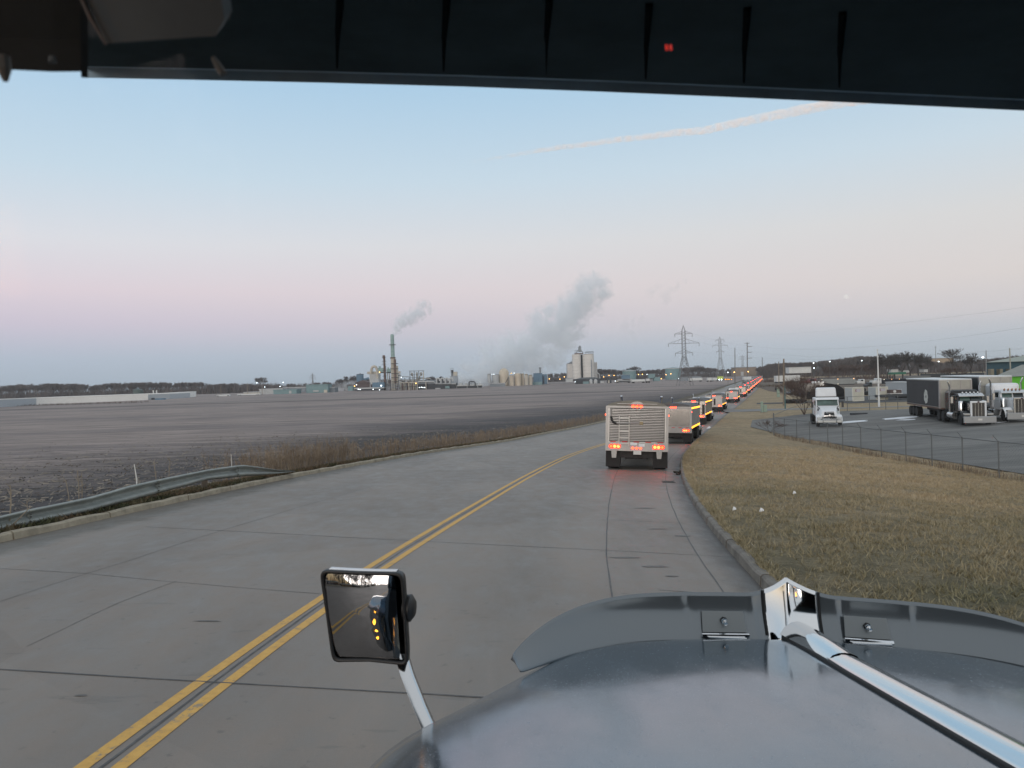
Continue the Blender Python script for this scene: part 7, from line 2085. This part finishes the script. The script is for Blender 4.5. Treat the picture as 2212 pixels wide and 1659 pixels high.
def pb(px, py, Y, rp, s=1.0): return (at(px, py, Y), rp / F * Y, s)
YS = 575
plume('smoke_plume', [pb(851, 722, YS, 8), pb(857, 708, YS, 14), pb(867, 697, YS, 17), pb(880, 690, YS + 2, 19), pb(892, 683, YS + 3, 19), pb(905, 676, YS + 4, 18), pb(913, 661, YS + 5, 18, .85), pb(924, 666, YS + 5, 15, .7), pb(934, 676, YS + 6, 12, .55)],
      'blue grey smoke plume drifting right from the tall chimney', .17, 3.6)
YS2 = 660
plume('steam_cloud', [pb(1000, 825, YS2, 30, .9), pb(1040, 815, YS2, 36, .95), pb(1075, 795, YS2, 52, .9), pb(1060, 770, YS2, 42, .72), pb(1110, 775, YS2, 48), pb(1140, 755, YS2 + 4, 45), pb(1150, 780, YS2, 44, .85), pb(1165, 725, YS2 + 4, 36), pb(1170, 700, YS2 + 5, 34), pb(1160, 690, YS2 + 5, 27),
                      pb(1195, 715, YS2 + 5, 42), pb(1185, 675, YS2 + 5, 26), pb(1225, 695, YS2 + 5, 46), pb(1240, 668, YS2 + 6, 42), pb(1262, 642, YS2 + 6, 40), pb(1274, 618, YS2 + 6, 32), pb(1215, 735, YS2, 40, .9), pb(1190, 770, YS2, 40, .8), pb(1020, 800, YS2, 34, .7), pb(1100, 745, YS2, 34, .8), pb(1295, 610, YS2 + 6, 24), pb(1300, 635, YS2 + 6, 26, .9), pb(1285, 665, YS2 + 6, 26, .7)],
      'large pale steam cloud rising right above the plant tanks', .11, 7.5)
plume('steam_wisp', [pb(1405, 632, YS2, 14, .7), pb(1422, 622, YS2, 14, .6), pb(1440, 640, YS2, 17, .75), pb(1450, 625, YS2, 13, .7), pb(1465, 615, YS2, 12, .75), pb(1480, 605, YS2, 10, .6), pb(1440, 655, YS2, 12, .55)], 'thin torn wisp of steam high right of the steam cloud', .035, 5.0, thr=.38)
plume('steam_wisp', [pb(1352, 702, YS2, 15, .8), pb(1368, 698, YS2, 15, .8), pb(1388, 695, YS2, 15, .75), pb(1405, 692, YS2, 11, .6), pb(1360, 720, YS2, 16, .65), pb(1372, 735, YS2, 13, .6)], 'faint steam wisp left of the nearest pylon', .030, 5.0, thr=.42)
plume('steam_puff', [pb(745, 832, 600, 14, .8), pb(730, 838, 600, 14, .7), pb(758, 826, 600, 13, .7)], 'small low puff of steam left of the blue silo', .10, 5.0, thr=.55)
plume('steam_puff', [pb(815, 824, 560, 14, .8), pb(808, 828, 560, 14, .7), pb(980, 822, 570, 20, .8), pb(1000, 826, 570, 22, .9), pb(1030, 822, 575, 24, .8)], 'low pale steam drifting over the cooling deck', .06, 7.0, thr=.55)
# contrail far above
YC = 5200
cpts = [(1000, 352, 5, .35), (1060, 343, 6, .5), (1110, 335, 7, .75), (1160, 326, 8, 1), (1210, 318, 8.5, 1), (1260, 313, 9, 1), (1310, 305, 10, 1), (1360, 299, 10.5, 1), (1410, 294, 11, 1.05), (1450, 287, 12, 1.1), (1490, 285, 12, 1.05), (1530, 280, 13, 1), (1580, 268, 14, .9), (1630, 258, 15, .9), (1680, 248, 16, .9), (1730, 238, 17, .85), (1790, 226, 17, .8), (1850, 218, 15, .7), (1920, 206, 15, .5)]
bl = []
for (a_, b_2) in zip(cpts[:-1], cpts[1:]):
    for t in (0, .34, .67): bl.append(pb(a_[0] + (b_2[0] - a_[0]) * t, a_[1] + (b_2[1] - a_[1]) * t, YC, (a_[2] + (b_2[2] - a_[2]) * t) * .68, a_[3]))
def contrail():
    """lumpy twisting tube of ice cloud, real volume, 5 km away"""
    rows = []; N = len(bl)
    for i in range(0, N):
        c_, r, s = bl[i]
        rows.append([tuple(c_ + Vector((0, math.cos(t) * r, math.sin(t) * r)) * (1 + .18 * math.sin(i * 2.3 + t * 3))) for t in np.linspace(0, 2 * np.pi, 13)])
    c0 = bl[N // 2][0]
    rows = [[tuple(Vector(q) - c0) for q in r_] for r_ in rows]
    m = bpy.data.materials.new('contrail_ice'); m.use_nodes = True; t = m.node_tree; t.nodes.clear(); k = NT(m); MATS['contrail_ice'] = m
    o = k.n('ShaderNodeOutputMaterial'); v = k.n('ShaderNodeVolumePrincipled'); k.l(v.outputs[0], o.inputs['Volume'])
    v.inputs['Color'].default_value = (.97, .955, .97, 1); v.inputs['Anisotropy'].default_value = -.72
    v.inputs['Emission Color'].default_value = (1.0, .78, .74, 1); v.inputs['Emission Strength'].default_value = 0.0
    pos = k.n('ShaderNodeTexCoord').outputs['Object']
    nz = k.noise(pos, 1 / 38.0, 6, .6, .3); nz2 = k.noise(pos, 1 / 150.0, 2, .5)
    d = k.math('MULTIPLY', k.math('MULTIPLY', k.ramp(nz, [(.36, 0), (.68, 1)]), k.ramp(nz2, [(.3, .5), (.6, 1)])), .04)
    # thins towards its old, left end
    sp_ = k.n('ShaderNodeSeparateXYZ'); k.l(pos, sp_.inputs[0]); mr = k.n('ShaderNodeMapRange'); k.l(sp_.outputs[0], mr.inputs[0])
    mr.inputs[1].default_value = rows[0][0][0]; mr.inputs[2].default_value = rows[14][0][0]
    k.l(k.math('MULTIPLY', d, mr.outputs[0]), v.inputs['Density'])
    mb = MB(); mb.grid(rows); n0 = len(mb.v); mb.f.append(tuple(range(12))); mb.f.append(tuple(range(n0 - 13, n0 - 1))[::-1])
    ob = mb.build('contrail', m, label='long pinkish white contrail slanting up to the right', cat='contrail'); ob.location = c0
contrail()
# pale daytime moon
mo_ = mat('moon_pale', (.02, .02, .02), 1.0, spec=0, emit=(.765, .725, .715), estr=1.0)
c0 = at(1828, 641, 9000); MB().ball((0, 0, 0), 5.0 / F * 9000, 24, 14).build('moon', mo_, label='faint pale moon low over the right horizon', cat='moon', smooth=True).location = c0

# ------------------------------------------------------------------ morning haze over the plain
hm = bpy.data.materials.new('haze_air'); hm.use_nodes = True; t = hm.node_tree; t.nodes.clear()
o_ = t.nodes.new('ShaderNodeOutputMaterial'); v_ = t.nodes.new('ShaderNodeVolumePrincipled'); t.links.new(v_.outputs[0], o_.inputs['Volume'])
v_.inputs['Color'].default_value = (.90, .95, 1.0, 1); v_.inputs['Density'].default_value = .00014; v_.inputs['Anisotropy'].default_value = 0.0
MB().b6(-2750, 2750, -130, 2750, -2.5, 125).build('haze', hm, kind='stuff')
print('objects', len(bpy.data.objects))
